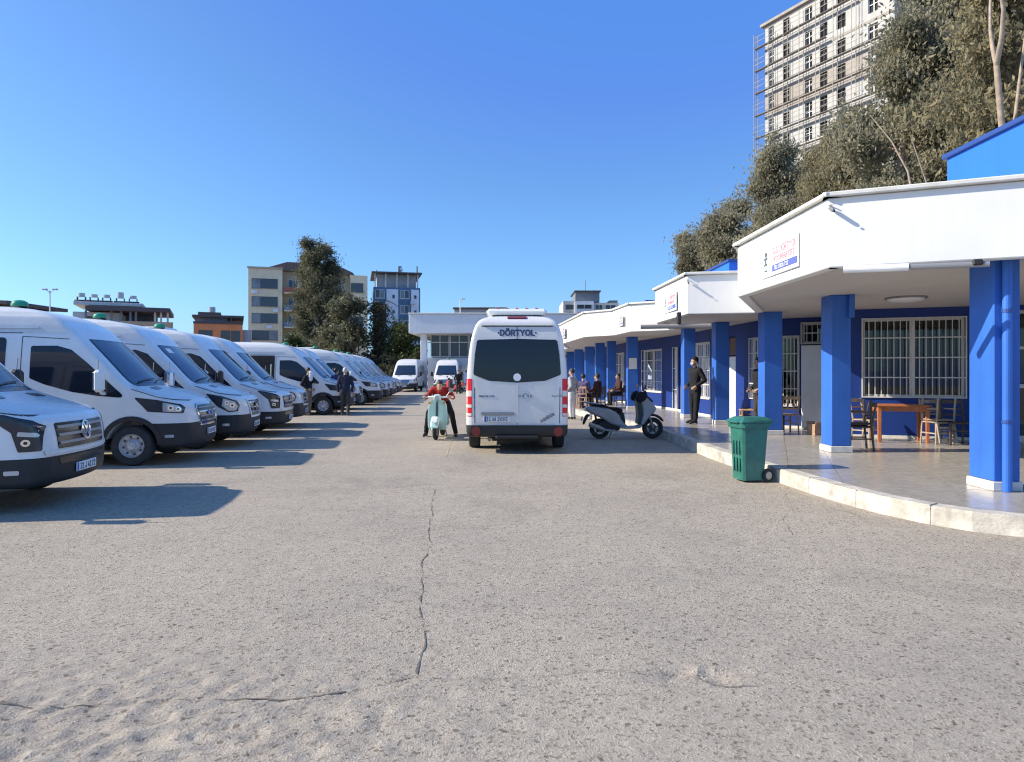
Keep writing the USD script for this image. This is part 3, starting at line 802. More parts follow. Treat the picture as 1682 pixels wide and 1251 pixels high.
def fascia_sign(label, X, y0, y1, z0, z1, faded=False):
    """A printed board on a fascia that faces the square (outward side -x)."""
    (X, y0, z0), (_, y1, z1) = near_((X, y0, z0)), near_((X, y1, z1))
    t = thing("fascia_sign", label, "sign", (X, (y0 + y1) / 2, (z0 + z1) / 2), 0.0, "office signs on the fascias")
    L, H = y1 - y0, z1 - z0
    def w2(m, dx):                                         # text reads from far (left) to near (right)
        v = np.asarray(m.vertices if hasattr(m, "vertices") else m[0]); f = np.asarray(m.faces if hasattr(m, "faces") else m[1])
        return np.column_stack([-dx - v[:, 2], L / 2 - v[:, 0], -H / 2 + v[:, 1]]), f[:, ::-1] if False else f
    obj("board", MB().box((-0.022, -L / 2, -H / 2), (-0.002, L / 2, H / 2), 0.004), "sign_white", t)
    def text(s, h, x, y, wmax, mat, name="lettering"):
        m = meshkit.text_mesh(s, h, 0.003, bold=True)
        m.apply_scale([min(1.0, wmax / m.extents[0]), 1, 1])
        m.apply_translation([x - m.bounds[0][0], y, 0])
        obj(name, w2(m, 0.0235), mat, t)
    k = L / 1.49
    text("S.S. DÖRTYOL", 0.105 * k, 0.50 * k, 0.345 * k, 0.93 * k, "sign_red")
    text("KOOPERATİFİ", 0.085 * k, 0.56 * k, 0.215 * k, 0.82 * k, "sign_red")
    bx = trimesh.creation.box([0.98 * k, 0.105 * k, 0.003]); bx.apply_translation([0.97 * k, 0.115 * k, 0.0015])
    obj("blue_band", w2(bx, 0.0235), "sign_blue", t)
    text("TEL: 0326 712", 0.06 * k, 0.56 * k, 0.085 * k, 0.80 * k, "sign_white") if False else None
    m = meshkit.text_mesh("TEL: 0326 712", 0.06 * k, 0.003, bold=True); m.apply_translation([0.56 * k, 0.085 * k, 0])
    obj("lettering", w2(m, 0.0275), "sign_white", t)
    fig = shapely.union_all([sg.box(0.16, 0.20, 0.22, 0.33), sg.Point(0.20, 0.385).buffer(0.045), sg.box(0.12, 0.30, 0.27, 0.335), sg.box(0.13, 0.10, 0.25, 0.125), sg.Polygon([(0.1, 0.2), (0.28, 0.2), (0.24, 0.23), (0.14, 0.23)])])
    m = trimesh.util.concatenate([trimesh.creation.extrude_polygon(g, 0.003, engine="earcut") for g in getattr(fig, "geoms", [fig])]); m.apply_scale([k, k, 1])
    obj("emblem", w2(m, 0.0235), "sign_dark", t)


fascia_sign("white office sign with red lettering and blue band on the nearest fascia", 4.336, 10.29, 11.78, 3.20, 3.72)
fascia_sign("white office sign with red lettering and blue band on the second fascia", 4.265, 17.66, 19.05, 3.22, 3.72)
fascia_sign("small pale office sign on the third fascia from the camera", 4.02, 24.75, 25.8, 3.3, 3.7)
fascia_sign("pale office sign on the furthest fascia beside the white van", 2.53, 32.6, 34.2, 3.25, 3.75)
# ------------------------------------------------------------------ buildings behind
def facade_window(parent, p0, u, n, a0, a1, z0, z1, nx=2, frame="frame_brown", glass="far_glass", sill=True, proud=0.03, blind=None):
    """A far window that can be told apart: frame with mullions, panes, sill."""
    W = MB(); fw = 0.07
    wallbox(W, p0, u, n, a0, a1, 0.002, proud, z0, z0 + fw); wallbox(W, p0, u, n, a0, a1, 0.002, proud, z1 - fw, z1)
    for k in range(nx + 1):
        a = a0 + (a1 - a0 - fw) * k / nx
        wallbox(W, p0, u, n, a, a + fw, 0.002, proud + 0.003, z0 + fw, z1 - fw)
    w = obj("window", W, frame, parent)
    for k in range(nx):
        P = MB(); b0, b1 = a0 + (a1 - a0 - fw) * k / nx + fw, a0 + (a1 - a0 - fw) * (k + 1) / nx
        wallbox(P, p0, u, n, b0, b1, 0.002, 0.014, z0 + fw, z1 - fw)
        obj("pane", P, glass if not (blind and (k + int(a0 * 7) + int(z0 * 3)) % 3 == 0) else blind, w)
    if sill:
        S = MB(); wallbox(S, p0, u, n, a0 - 0.1, a1 + 0.1, 0.002, proud + 0.07, z0 - 0.08, z0 - 0.002)
        obj("sill", S, "frame_white" if frame == "frame_white" else "beige_dark", w)
    return w


def pxw(px, d):
    return (px - CX) * d / FPX


def pz(py, d):
    return CAMZ + (HY - py) * d / FPX


def turned(o, back, deg):
    """Origin of a building turned by deg about the middle of its front, back metres before its origin."""
    a = math.radians(deg)
    return (o[0] - back * math.sin(a), o[1] - back + back * math.cos(a), 0.0), a


# beige block of flats with two wings
D = 119.0
X0, XA, XB, X1 = pxw(414, D), pxw(466, D), pxw(574, D), pxw(602, D)
bb = thing("apartment_building", "beige four storey block of flats with brown roof behind the tall dark tree", "building", *turned(((X0 + X1) / 2, D + 8), 8.0, 17))
o = np.array([(X0 + X1) / 2, D + 8, 0])
zt = pz(444, D)
def loc(p, o=o):
    return (p[0] - o[0], p[1] - o[1])
def flats(b, o):
    w = obj("wall", MB().box((X0 - o[0], -8, 0), (XA - o[0], 8, zt), 0.02).box((XB - o[0], -8, 0), (X1 - o[0], 8, zt - 0.5), 0.02), "beige_render", b)
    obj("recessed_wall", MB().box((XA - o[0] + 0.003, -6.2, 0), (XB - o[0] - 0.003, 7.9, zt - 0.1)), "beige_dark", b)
    ex = np.array([1.0, 0, 0]); ny = np.array([0, -1.0, 0])
    rows = [(468, 452 + 7), (497, 487), (524, 515), (551.5, 543)]
    for r_, (cy, _) in enumerate(rows):
        z1, z0 = pz(cy - 8, D), pz(cy + 8, D)
        facade_window(b, (X0 - o[0], -8), ex, ny, pxw(419.5, D) - X0, pxw(459, D) - X0, z0, z1, 3, "frame_brown", "far_glass", blind="far_glass_pale")
        facade_window(b, (X0 - o[0], -8), ex, ny, pxw(574.6, D) - X0, pxw(595, D) - X0, z0 - 0.2, z1 - 0.2, 2, "frame_brown", "far_glass", blind="far_glass_pale")
        for q in range(3):
            a0 = XA - X0 + 0.9 + q * 3.7
            facade_window(b, (X0 - o[0], -6.2), ex, ny, a0, a0 + 1.7, z0, z1 + 0.2, 2, "frame_white", "far_glass", blind="far_glass_pale")
        zb = pz(cy + 15, D)
        bal = obj("balcony", MB().box((XA - o[0] + 0.3, -8.4, zb), (XA - o[0] + 5.0, -6.21, zb + 0.18)), "beige_render", b)
        obj("railing", MB().box((XA - o[0] + 0.3, -8.39, zb + 0.19), (XA - o[0] + 5.0, -8.33, zb + 1.05)), ("red_tile", "slate_render", "blue_grey_render", "beige_render")[r_], bal)
    for px, py, yy in ((424, 482, -8), (446, 538, -8), (456, 511, -8), (588, 505, -8), (597, 534, -8), (585, 560, -8), (520, 484, -6.2), (544, 512, -6.2)):
        obj("air_conditioner", MB().box((pxw(px, D) - o[0] - 0.42, yy - 0.36, pz(py, D) - 0.3), (pxw(px, D) - o[0] + 0.42, yy - 0.004, pz(py, D) + 0.3), 0.03), "frame_white", b)
    c0, c1 = pxw(440, D) - o[0], pxw(582, D) - o[0]
    rz_ = pz(431, D)
    prof = sg.Polygon([(c0, zt + 0.02), (c1, zt - 0.4), (c1 - 0.4, zt + 0.1), (pxw(548, D) - o[0], rz_ + 0.1), (pxw(473, D) - o[0], rz_ + 0.1), (c0 + 0.2, zt + 0.35)])
    m = trimesh.creation.extrude_polygon(prof, 14.0, engine="earcut"); v = np.array(m.vertices)
    rf = obj("roof", (np.column_stack([v[:, 0], v[:, 2] - 7.0, v[:, 1]]), m.faces), "roof_brown", b)
    obj("parapet", MB().box((X0 - o[0] - 0.15, -8.15, zt + 0.003), (XA - o[0] + 0.1, -7.7, zt + 0.3)), "beige_dark", b)
flats(bb, o)

# blue-grey tower block with white bays
D = 135.0
X0, X1 = pxw(614, D), pxw(690, D); o = np.array([(X0 + X1) / 2, D + 6, 0])
bt = thing("apartment_building", "blue grey and white tower block with an open top floor", "building", *turned(o, 6.0, 13))
zt = pz(448, D); zs = pz(461, D); zb = pz(475, D)
obj("wall", MB().box((X0 - o[0], -6, 0), (X1 - o[0], 6, zs - 1.3)), "blue_grey_render", bt)
obj("attic_wall", MB().box((X0 - o[0] + 0.7, -4.6, zs - 1.29), (X1 - o[0] - 0.7, 5.4, zt - 0.16)), "grey_render", bt)
obj("roof", MB().box((X0 - o[0] - 0.35, -6.5, zt - 0.15), (X1 - o[0] + 0.35, 6.4, zt + 0.15), 0.03), "dark_slab", bt)
for px in (617, 634, 652, 670, 686):
    a = pxw(px, D) - o[0]; obj("post", MB().box((a - 0.12, -5.9, zs - 1.28), (a + 0.12, -5.66, zt - 0.16)), "pale_render", bt)
for a0, a1 in ((635, 654), (675, 688)):
    obj("bay", MB().box((pxw(a0, D) - o[0], -6.12, 0), (pxw(a1, D) - o[0], -6.005, zb)), "white_far", bt)
ex, ny = np.array([1.0, 0, 0]), np.array([0, -1.0, 0])
for k, py in enumerate((483, 508, 533, 558)):
    z1, z0 = pz(py - 7, D), pz(py + 7, D)
    for a0, a1 in ((617, 632), (657, 672)):
        facade_window(bt, (-4.55, -6), ex, ny, pxw(a0, D) - o[0] + 4.55, pxw(a1, D) - o[0] + 4.55, z0, z1, 2, "frame_white", "far_glass", blind="far_glass_pale")
    for a0 in (644.5, 680):
        facade_window(bt, (-4.55, -6.12), ex, ny, pxw(a0, D) - o[0] + 4.55, pxw(a0 + 4, D) - o[0] + 4.55, z0, z0 + 0.7, 1, "frame_brown", "far_glass", sill=False)
t = obj("chimney", MB().box((pxw(656, D) - o[0], -2, zt + 0.152), (pxw(662, D) - o[0], -1, zt + 2.0), 0.03), "slate_render", bt)
obj("mast", MB().tube([(pxw(687, D) - o[0], -3, zt + 0.1), (pxw(687, D) - o[0], -3, zt + 1.9)], 0.16, 8), "slate_render", bt)
obj("mast", MB().tube([(pxw(620, D) - o[0], -3, zt + 0.1), (pxw(620, D) - o[0], -3, zt + 0.9)], 0.1, 8), "slate_render", bt)

for px, py in ((636, 497), (651, 522), (677, 497), (686, 547), (619, 498), (659, 547)):
    obj("air_conditioner", MB().box((pxw(px, D) - o[0] - 0.4, -6.62, pz(py, D) - 0.3), (pxw(px, D) - o[0] + 0.4, -6.14, pz(py, D) + 0.3), 0.03), "frame_white", bt)
obj("satellite_dish", MB().tube([(1.0, -4, zt + 1.0), (1.15, -4.15, zt + 1.08)], [0.45, 0.1], 14).tube([(1.0, -4, zt + 0.16), (1.0, -4, zt + 1.0)], 0.04, 6), "frame_white", bt)

# pale house with pergola and water tanks on the roof
D = 90.0
X0, X1 = pxw(128, D), pxw(284, D); o = np.array([(X0 + X1) / 2, D + 5, 0])
bp = thing("rooftop_house", "pale house with open roof terrace and a row of water tanks", "building", *turned(o, 5.0, 24))
zf = pz(541, D)
obj("wall", MB().box((X0 - o[0], -5, 0), (X1 - o[0] - 0.4, 5, zf)), "pale_render", bp)
obj("upper_wall", MB().box((X0 - o[0] + 0.2, -4, zf), (pxw(198, D) - o[0], 5, pz(513, D))), "pale_render", bp)
obj("terrace_wall", MB().box((pxw(198, D) - o[0] + 0.01, -4.99, zf), (pxw(276, D) - o[0], -4.7, pz(527, D))), "beige_dark", bp)
obj("back_wall", MB().box((pxw(198, D) - o[0] + 0.01, 2.0, zf), (pxw(246, D) - o[0], 5, pz(506, D))), "slate_render", bp)
obj("terrace_roof", MB().box((pxw(150, D) - o[0], -5.6, pz(511, D)), (pxw(272, D) - o[0], 5.4, pz(504, D)), 0.04), "dark_slab", bp)
obj("tank_deck", MB().box((pxw(131, D) - o[0], -4, pz(501.5, D)), (pxw(230, D) - o[0], 4, pz(496, D)), 0.03), "pale_render", bp)
for px in (150, 186, 200, 213, 221, 249, 258, 268):
    a = pxw(px, D) - o[0]; obj("post", MB().box((a - 0.12, -4.9, zf), (a + 0.12, -4.66, pz(511, D) - 0.003)), "slate_render" if px < 240 else "pale_render", bp)
for k, px in enumerate((139, 157, 175, 195, 214)):
    a = pxw(px, D) - o[0]; zd = pz(496, D)
    tk = obj("water_tank", MB().tube([(a, -2, zd + 0.75), (a, -2, zd + (1.25, 1.15, 1.15, 1.55, 1.15)[k])], 0.42, 14), "tank_grey", bp)
    obj("tank_stand", MB().box((a - 0.5, -2.4, zd + 0.003), (a - 0.42, -1.6, zd + 0.75)).box((a + 0.42, -2.4, zd + 0.003), (a + 0.5, -1.6, zd + 0.75)).box((a - 0.75, -2.9, zd + 0.1), (a + 0.75, -2.2, zd + 0.22), 0, rotx(0.5), np.array([a, -2.5, zd + 0.2])), "dark_slab", tk)
for a0 in (0.6, 2.6, 5.2, 7.8):
    facade_window(bp, (X0 - o[0], -5), ex, ny, a0, a0 + 1.2, zf - 2.3, zf - 1.0, 2, "frame_white")
facade_window(bp, (X0 - o[0] + 0.2, -4), ex, ny, 1.4, 3.0, zf + 0.5, zf + 1.7, 2, "frame_brown")

# orange house
D = 80.0
X0, X1 = pxw(322, D), pxw(401, D); o = np.array([(X0 + X1) / 2, D + 4, 0])
bo = thing("orange_house", "orange rendered house with a cluttered dark roof storey", "building", *turned(o, 4.0, 22))
zf = pz(532, D)
obj("wall", MB().box((X0 - o[0], -4, 0), (pxw(396, D) - o[0], 4, zf)), "orange_render", bo)
obj("side_wall", MB().box((pxw(396, D) - o[0] + 0.003, -3.6, 0), (X1 - o[0] + 0.6, 4, zf - 0.6)), "grey_render", bo)
obj("roof_storey", MB().box((X0 - o[0] + 0.2, -3, zf + 0.001), (pxw(372, D) - o[0], 3.5, pz(521, D))), "slate_render", bo)
obj("roof", MB().box((X0 - o[0] - 0.2, -3.6, pz(521, D) + 0.002), (pxw(398, D) - o[0], 3.8, pz(517, D)), 0.03), "dark_slab", bo)
obj("parapet", MB().box((X0 - o[0] - 0.05, -4.06, zf + 0.002), (pxw(396, D) - o[0] + 0.05, -3.8, zf + 0.28)), "dark_slab", bo)
m = MB(); a, b = pxw(327, D) - o[0], pxw(362, D) - o[0]
z0, z1 = pz(517, D) + 0.002, pz(506, D)
obj("roof_shed", prism(sg.Polygon([(a, -2), (b, -2), (b, 2), (a, 2)]), z0, z0 + 0.45), "roof_brown", bo)
tk = obj("water_tank", MB().tube([(pxw(348, D) - o[0], -1, z0 + 0.452), (pxw(348, D) - o[0], -1, pz(501, D))], 0.4, 14), "tank_grey", bo)
obj("post", MB().box((pxw(378, D) - o[0], -3.5, zf), (pxw(379, D) - o[0], -3.4, pz(521, D))), "slate_render", bo)
for a0, w in ((0.5, 1.5), (2.9, 1.0), (4.0, 1.0)):
    facade_window(bo, (X0 - o[0], -4), ex, ny, a0, a0 + w, zf - 2.1, zf - 0.75, 2, "frame_brown", "far_glass")

# flat dark roof at the far left, house behind the first vans
D = 70.0
o = np.array([pxw(-60, D), D + 4, 0])
bl = thing("low_house", "low grey house with a dark projecting roof at the left edge", "building", o)
obj("wall", MB().box((-4, -4, 0), (4.2, 4, pz(503, D))), "grey_render", bl)
obj("roof", MB().box((-5, -5, pz(499.5, D)), (pxw(23, D) - o[0], 4.5, pz(493.5, D)), 0.03, roty(0.035), np.array([3, 0, 8])), "dark_slab", bl)
facade_window(bl, (-4, -4), ex, ny, 5.4, 7.0, 5.6, 6.8, 2, "frame_white")

# white station building with deep roof fascia
D = 62.0
X0, X1 = pxw(677, D), pxw(960, D); o = np.array([X0 + 5, D + 6, 0])
bs = thing("station_building", "white station hall with deep flat roof fascia behind the two facing vans", "building", o)
zt, zb = pz(519, D), pz(549, D)
rf = obj("roof", MB().box((X0 - o[0], -8.0, zb), (X1 - o[0], 8, zt), 0.03), "white_far", bs)
obj("roof_edge", MB().box((X0 - o[0] - 0.06, -8.06, zt + 0.002), (X1 - o[0], 8.1, zt + 0.14), 0.02), "coping", rf)
WX = pxw(703, D) - o[0]
zw1, zw0 = pz(551, D + 2), pz(588, D + 2)
obj("lower_wall", MB().box((WX, -6, 0), (X1 - o[0] - 0.3, 5.9, zw0)), "white_far", bs)
obj("upper_wall", MB().box((WX + 0.2, -4.4, zw0 + 0.002), (X1 - o[0] - 0.3, 5.9, zb - 0.003)), "dark_room", bs)
for px in (693.5, 790, 880):
    a = pxw(px, D) - o[0]
    obj("column", MB().box((a, -7.2, 0), (a + 0.55, -6.65, zb - 0.002), 0.02), "white_far", bs)
for k in range(7):
    a0 = 0.25 + k * 1.75
    facade_window(bs, (WX, -6), ex, ny, a0, a0 + 1.7, zw0 + 0.05, zb - 0.02, 2, "frame_white", "far_glass", sill=False, proud=0.06)
b = obj("transom_bar", MB().box((WX, -6.1, zw0 + 1.35), (X1 - o[0] - 0.3, -6.07, zw0 + 1.43)), "frame_white", bs)
obj("door", MB().box((WX + 4.2, -6.05, 0.02), (WX + 6.0, -6.003, 2.1)), "far_glass", bs)

# roofs behind the station
D = 96.0
X0, X1 = pxw(712, D), pxw(830, D); o = np.array([(X0 + X1) / 2, D + 5, 0])
br = thing("low_building", "brown low roofed building just behind the white station hall", "building", o)
obj("wall", MB().box((X0 - o[0], -5, 0), (X1 - o[0], 5, pz(518, D))), "pale_render", br)
obj("roof", MB().box((X0 - o[0] - 0.3, -5.3, pz(518, D) + 0.002), (X1 - o[0] + 0.3, 5.3, pz(514.5, D)), 0.02), "roof_brown", br)
obj("upper_roof", MB().box((pxw(744, D) - o[0], -3, pz(514.5, D) + 0.002), (X1 - o[0], 3, pz(505, D)), 0.02), "pale_render", br)
obj("roof_cap", MB().box((pxw(742, D) - o[0], -3.3, pz(505, D) + 0.002), (X1 - o[0] + 0.2, 3.3, pz(502.5, D)), 0.02), "roof_brown", br)

# grey flats behind the far end of the office row
D = 112.0
o = np.array([pxw(955, D), D + 5, 0])
bg = thing("apartment_building", "grey and white flats with stepped roofs above the far office fascia", "building", o)
def gx(px):
    return pxw(px, D) - o[0]
obj("wall", MB().box((gx(925), -5, 0), (gx(944), 4, pz(494, D))), "pale_render", bg)
obj("wall", MB().box((gx(944) + 0.003, -5.5, 0), (gx(975), 4, pz(495, D))), "white_far", bg)
obj("wall", MB().box((gx(975) + 0.003, -5, 0), (gx(1016), 4, pz(497, D))), "pale_render", bg)
obj("roof_storey", MB().box((gx(946), -4, pz(495, D) + 0.002), (gx(986), 3, pz(478, D))), "slate_render", bg)
obj("roof", MB().box((gx(944), -4.5, pz(478, D) + 0.002), (gx(988), 3.4, pz(476, D)), 0.02), "dark_slab", bg)
obj("roof_storey", MB().box((gx(1003), -4, pz(497, D) + 0.002), (gx(1016), 3, pz(492, D))), "slate_render", bg)
obj("mast", MB().tube([(gx(966), -1, pz(476, D)), (gx(966), -1, pz(455, D))], 0.06, 6), "slate_render", bg)
for a0, a1 in ((929, 942), (946.5, 972), (978, 990), (994, 1012)):
    for py in (500, 512, 530):
        facade_window(bg, (gx(925), -5.5 if 944 < a0 < 975 else -5), ex, ny, gx(a0) - gx(925), gx(a1) - gx(925), pz(py + 8, D), pz(py, D), 2, "frame_brown" if a0 < 946 else "frame_white", "far_glass", sill=False)

# tall unfinished tower with scaffold
tw = thing("tower_under_construction", "tall pale unfinished concrete tower wrapped in scaffolding above the trees", "building", (34.2, 92.2, 0))
P0, P1 = np.array([34.2, 92.2]), np.array([42.6, 76.0])
o = np.array([34.2, 92.2, 0])
u, n, Ln = frame_on_wall((0, 0), P1 - P0)
if n[0] > 0:
    n = -n
zt = pz(44, FPX * (P0[1]) / FPX)
back = -n[:2] * 16
ring = [(0, 0), tuple(P1 - P0), tuple(P1 - P0 + back), tuple(back)]
obj("core", prism(sg.Polygon(ring).buffer(-0.30), 0, zt - 0.2), "dark_room", tw)
FL = 3.03; nfl = int(zt // FL)
zbase = zt - nfl * FL
cols_px = [(1263, 1271, 1), (1286, 1297, 1), (1322, 1334, 0), (1347, 1359, 0), (1374, 1389, 0), (1426, 1442, 0)]
cols = [(at_px((34.2, 92.2), u, a), at_px((34.2, 92.2), u, b), s) for a, b, s in cols_px]
pitch = []
for k in range(nfl):
    z0 = zbase + k * FL
    S = MB(); wallbox(S, (0, 0), u, n, -0.05, Ln + 0.05, -0.29, 0.05, z0 + FL - 0.32, z0 + FL, 0.0)
    obj("floor_slab", S, "tower_bare", tw)
    if z0 + FL < 6.0:
        continue
    at = 0.0; W = MB()
    for a0, a1, s in cols:
        h0, h1 = (z0 + 0.75, z0 + 2.45) if (k + int(s)) % 5 else (z0 + 0.35, z0 + 2.6)
        wallbox(W, (0, 0), u, n, at, a0, -0.29, 0, z0 + 0.003, z0 + FL - 0.323)
        wallbox(W, (0, 0), u, n, a0, a1, -0.29, 0, z0 + 0.003, h0); wallbox(W, (0, 0), u, n, a0, a1, -0.29, 0, h1, z0 + FL - 0.323)
        at = a1
        F = MB(); wallbox(F, (0, 0), u, n, (a0 + a1) / 2 - 0.05, (a0 + a1) / 2 + 0.05, -0.24, -0.18, h0, h1); wallbox(F, (0, 0), u, n, a0, a1, -0.25, -0.17, h0 + 0.95, h0 + 1.03)
        wallbox(F, (0, 0), u, n, a0, a1, -0.24, -0.18, h0, h0 + 0.07); wallbox(F, (0, 0), u, n, a0, a0 + 0.07, -0.24, -0.18, h0 + 0.07, h1)
        obj("window", F, "frame_brown" if (k * 3 + int(a0)) % 3 else "frame_white", tw)
    wallbox(W, (0, 0), u, n, at, Ln, -0.29, 0, z0 + 0.003, z0 + FL - 0.323)
    obj("wall", W, "tower_bare" if k % 6 == 5 else "tower_render", tw)
obj("side_wall", prism(sg.Polygon([tuple(u[:2] * Ln - n[:2] * 0.3), tuple(u[:2] * (Ln - 0.29) - n[:2] * 0.3), tuple(u[:2] * (Ln - 0.29) - n[:2] * 15.9), tuple(u[:2] * Ln - n[:2] * 15.9)]), 0, zt), "tower_bare", tw)
obj("side_wall", prism(sg.Polygon([tuple(-n[:2] * 0.3), tuple(u[:2] * 0.29 - n[:2] * 0.3), tuple(u[:2] * 0.29 - n[:2] * 15.9), tuple(-n[:2] * 15.9)]), 0, zt), "tower_render", tw)
S = MB(); wallbox(S, (0, 0), u, n, -0.5, Ln + 0.5, -16, 0.45, zt + 0.003, zt + 0.35); obj("roof_slab", S, "tower_bare", tw)
sc = thing("scaffolding", "thin dark scaffolding lifts on the face of the tall tower", "scaffolding", (34.2, 92.2, 0))
for lift in (0.75, 1.25):
    pass
for k, a in enumerate(np.linspace(-0.9, Ln + 0.4, 9)):
    for b in (0.35, 1.15):
        S = MB(); wallbox(S, (0, 0), u, n, a - 0.03, a + 0.03, b - 0.03, b + 0.03, 0, zt - (1.0 if k < 7 else 9.0)); obj("standard", S, "scaffold", sc)
for k in range(4, nfl):
    z = zbase + k * FL + 0.15
    a1 = Ln + 0.4 if (zt - z) > 8 else Ln * (0.45 + 0.5 * ((k * 7) % 5) / 5)
    S = MB(); wallbox(S, (0, 0), u, n, -1.0, a1, 0.5, 1.0, z, z + 0.05); obj("lift_board", S, "scaffold_board", sc)
    for dz in (0.75, 1.4):
        S = MB(); wallbox(S, (0, 0), u, n, -1.0, a1, 1.09, 1.14, z + dz, z + dz + 0.05); obj("rail", S, "scaffold", sc)
obj("ladder", MB().tube([tuple(u * (-0.9) + n * 0.7 + np.array([0, 0, 6])), tuple(u * (-0.9) + n * 0.7 + np.array([0, 0, zt - 1]))], 0.06, 6), "scaffold", sc)

# lamps on poles
def pole_lamp(name, label, px, py_top, d, arms):
    x = pxw(px, d); z = pz(py_top, d)
    t = thing(name, label, "street lamp", (x, d, 0))
    obj("pole", MB().tube([(0, 0, 0), (0, 0, z * 0.5), (0, 0, z - 0.1)], [0.09, 0.075, 0.05], 10), "frame_white", t)
    for k, a in enumerate(arms):
        obj("arm", MB().tube([(0, 0, z - 0.35), (a * 0.5, 0, z - 0.1), (a, 0, z)], 0.035, 8), "frame_white", t)
        obj("lamp_head", MB().box((a - 0.22, -0.14, z - 0.06), (a + 0.22, 0.14, z + 0.07), 0.05), "tank_grey", t)
pole_lamp("street_lamp", "thin white twin headed street lamp behind the first vans", 82, 475, 60, (-0.45, 0.45))
pole_lamp("street_lamp", "street lamp above the white station hall roof", 756, 491, 70, (0.3,))
# ------------------------------------------------------------------ trees
def leaf_cards(P, size, r, droop=0.5, aspect=0.42, dirs=None):
    """Small bent leaf clumps at the points P: two triangles each, folded along the middle."""
    n = len(P)
    a = r.uniform(0, 2 * np.pi, n); el = r.normal(-droop, 0.55, n)
    d = np.stack([np.cos(a) * np.cos(el), np.sin(a) * np.cos(el), np.sin(el)], 1)
    if dirs is not None:
        d = d + dirs; d /= np.linalg.norm(d, axis=1, keepdims=True)
    s = np.cross(d, r.normal(0, 1, (n, 3))); s /= np.linalg.norm(s, axis=1, keepdims=True) + 1e-9
    L = (size * r.uniform(0.55, 1.35, n))[:, None]; w = L * aspect
    k = np.cross(d, s)
    v = np.stack([P - d * L * 0.5, P + s * w * 0.5 + k * w * 0.15, P + d * L * 0.5, P - s * w * 0.5 + k * w * 0.15], 1).reshape(-1, 3)
    i = np.arange(n)[:, None] * 4
    return v, np.vstack([i + [0, 1, 2], i + [0, 2, 3]])


def grow(H, r, spread, lean=(0, 0), first=0.25, n_limb=9, up=0.9, clump=0.9, sub=4):
    """Trunk, limbs and twigs of a tree of height H: list of (points, radii) and the twig ends where leaves hang."""
    wood, tips = [], []
    k = 9
    z = np.linspace(0, 1, k)
    wob = np.cumsum(r.normal(0, 0.012 * H, (k, 2)), axis=0) * z[:, None]
    trunk = np.column_stack([lean[0] * z ** 1.3 * H + wob[:, 0], lean[1] * z ** 1.3 * H + wob[:, 1], z * H * 0.93])
    rad = 0.020 * H * (1 - 0.86 * z) * np.where(z < 0.05, 1.25, 1)
    wood.append((trunk, rad))
    for i in range(n_limb):
        t = first + (0.97 - first) * (i + r.uniform(0, 0.8)) / n_limb
        b = np.array([np.interp(t, z, trunk[:, c]) for c in range(3)])
        a = i * 2.4 + r.uniform(-0.5, 0.5)
        Lm = spread * H * (1.12 - 0.75 * t) * r.uniform(0.7, 1.15)
        d = np.array([math.cos(a), math.sin(a), up * r.uniform(0.5, 1.2)]); d /= np.linalg.norm(d)
        s = np.linspace(0, 1, 6)[:, None]
        pts = b + d * Lm * s + np.array([0, 0, 1.0]) * (0.16 * Lm * (s ** 2) * r.uniform(-0.6, 1.0)) + np.cumsum(r.normal(0, 0.03 * Lm, (6, 3)), axis=0) * s
        rr = np.interp(t, z, rad) * 0.55 * (1 - 0.8 * s[:, 0])
        wood.append((pts, rr))
        for j in range(sub):
            q = 0.35 + 0.65 * (j + r.uniform(0, 1)) / sub
            c = np.array([np.interp(q, s[:, 0], pts[:, x]) for x in range(3)])
            e = d * 0.6 + r.normal(0, 0.6, 3); e /= np.linalg.norm(e)
            Lt = Lm * r.uniform(0.22, 0.42)
            tp = c + e * Lt * np.linspace(0, 1, 4)[:, None]
            wood.append((tp, np.interp(q, s[:, 0], rr) * 0.6 * np.linspace(1, 0.25, 4)))
            tips += [tp[-1], tp[2], (tp[1] + c) / 2]
        tips += [pts[-1], pts[4], pts[3]]
    tips += [trunk[-1], trunk[-2], trunk[-1] + [0, 0, 0.04 * H]]
    return wood, np.array(tips)


def make_tree(name, label, cat, H, spread, seed, leaf, bark, loc, rz=0, n_leaf=14000, size=0.32, clump=0.085, droop=0.7, first=0.25, n_limb=10, up=0.9, sub=4, lean=(0, 0), flat=0.75, group=None, aspect=0.42):
    r = np.random.default_rng(seed)
    wood, tips = grow(H, r, spread, lean, first, n_limb, up, clump, sub)
    t = thing(name, label, cat, loc, rz, group)
    W = MB(); W.tube(wood[0][0], wood[0][1], 9); obj("trunk", W, bark, t, smooth=True)
    B = MB()
    for p, q in wood[1:]:
        B.tube(p, np.maximum(q, 0.008), 5, caps=False)
    obj("branches", B, bark, t, smooth=True, kind=None)
    wgt = r.uniform(0.25, 1.6, len(tips)); wgt /= wgt.sum()
    idx = r.choice(len(tips), n_leaf, p=wgt)
    sc = clump * H * r.uniform(0.55, 1.35, len(tips))
    off = r.normal(0, 1, (n_leaf, 3)); off /= np.linalg.norm(off, axis=1, keepdims=True) + 1e-9
    off *= (r.uniform(0, 1, n_leaf) ** 0.45)[:, None] * np.where(r.uniform(0, 1, n_leaf) < 0.16, r.uniform(1.2, 2.1, n_leaf), 1.0)[:, None]
    P = tips[idx] + off * sc[idx][:, None] * np.array([1, 1, flat])
    obj("crown", leaf_cards(P, size, r, droop, aspect), leaf, t)
    return t


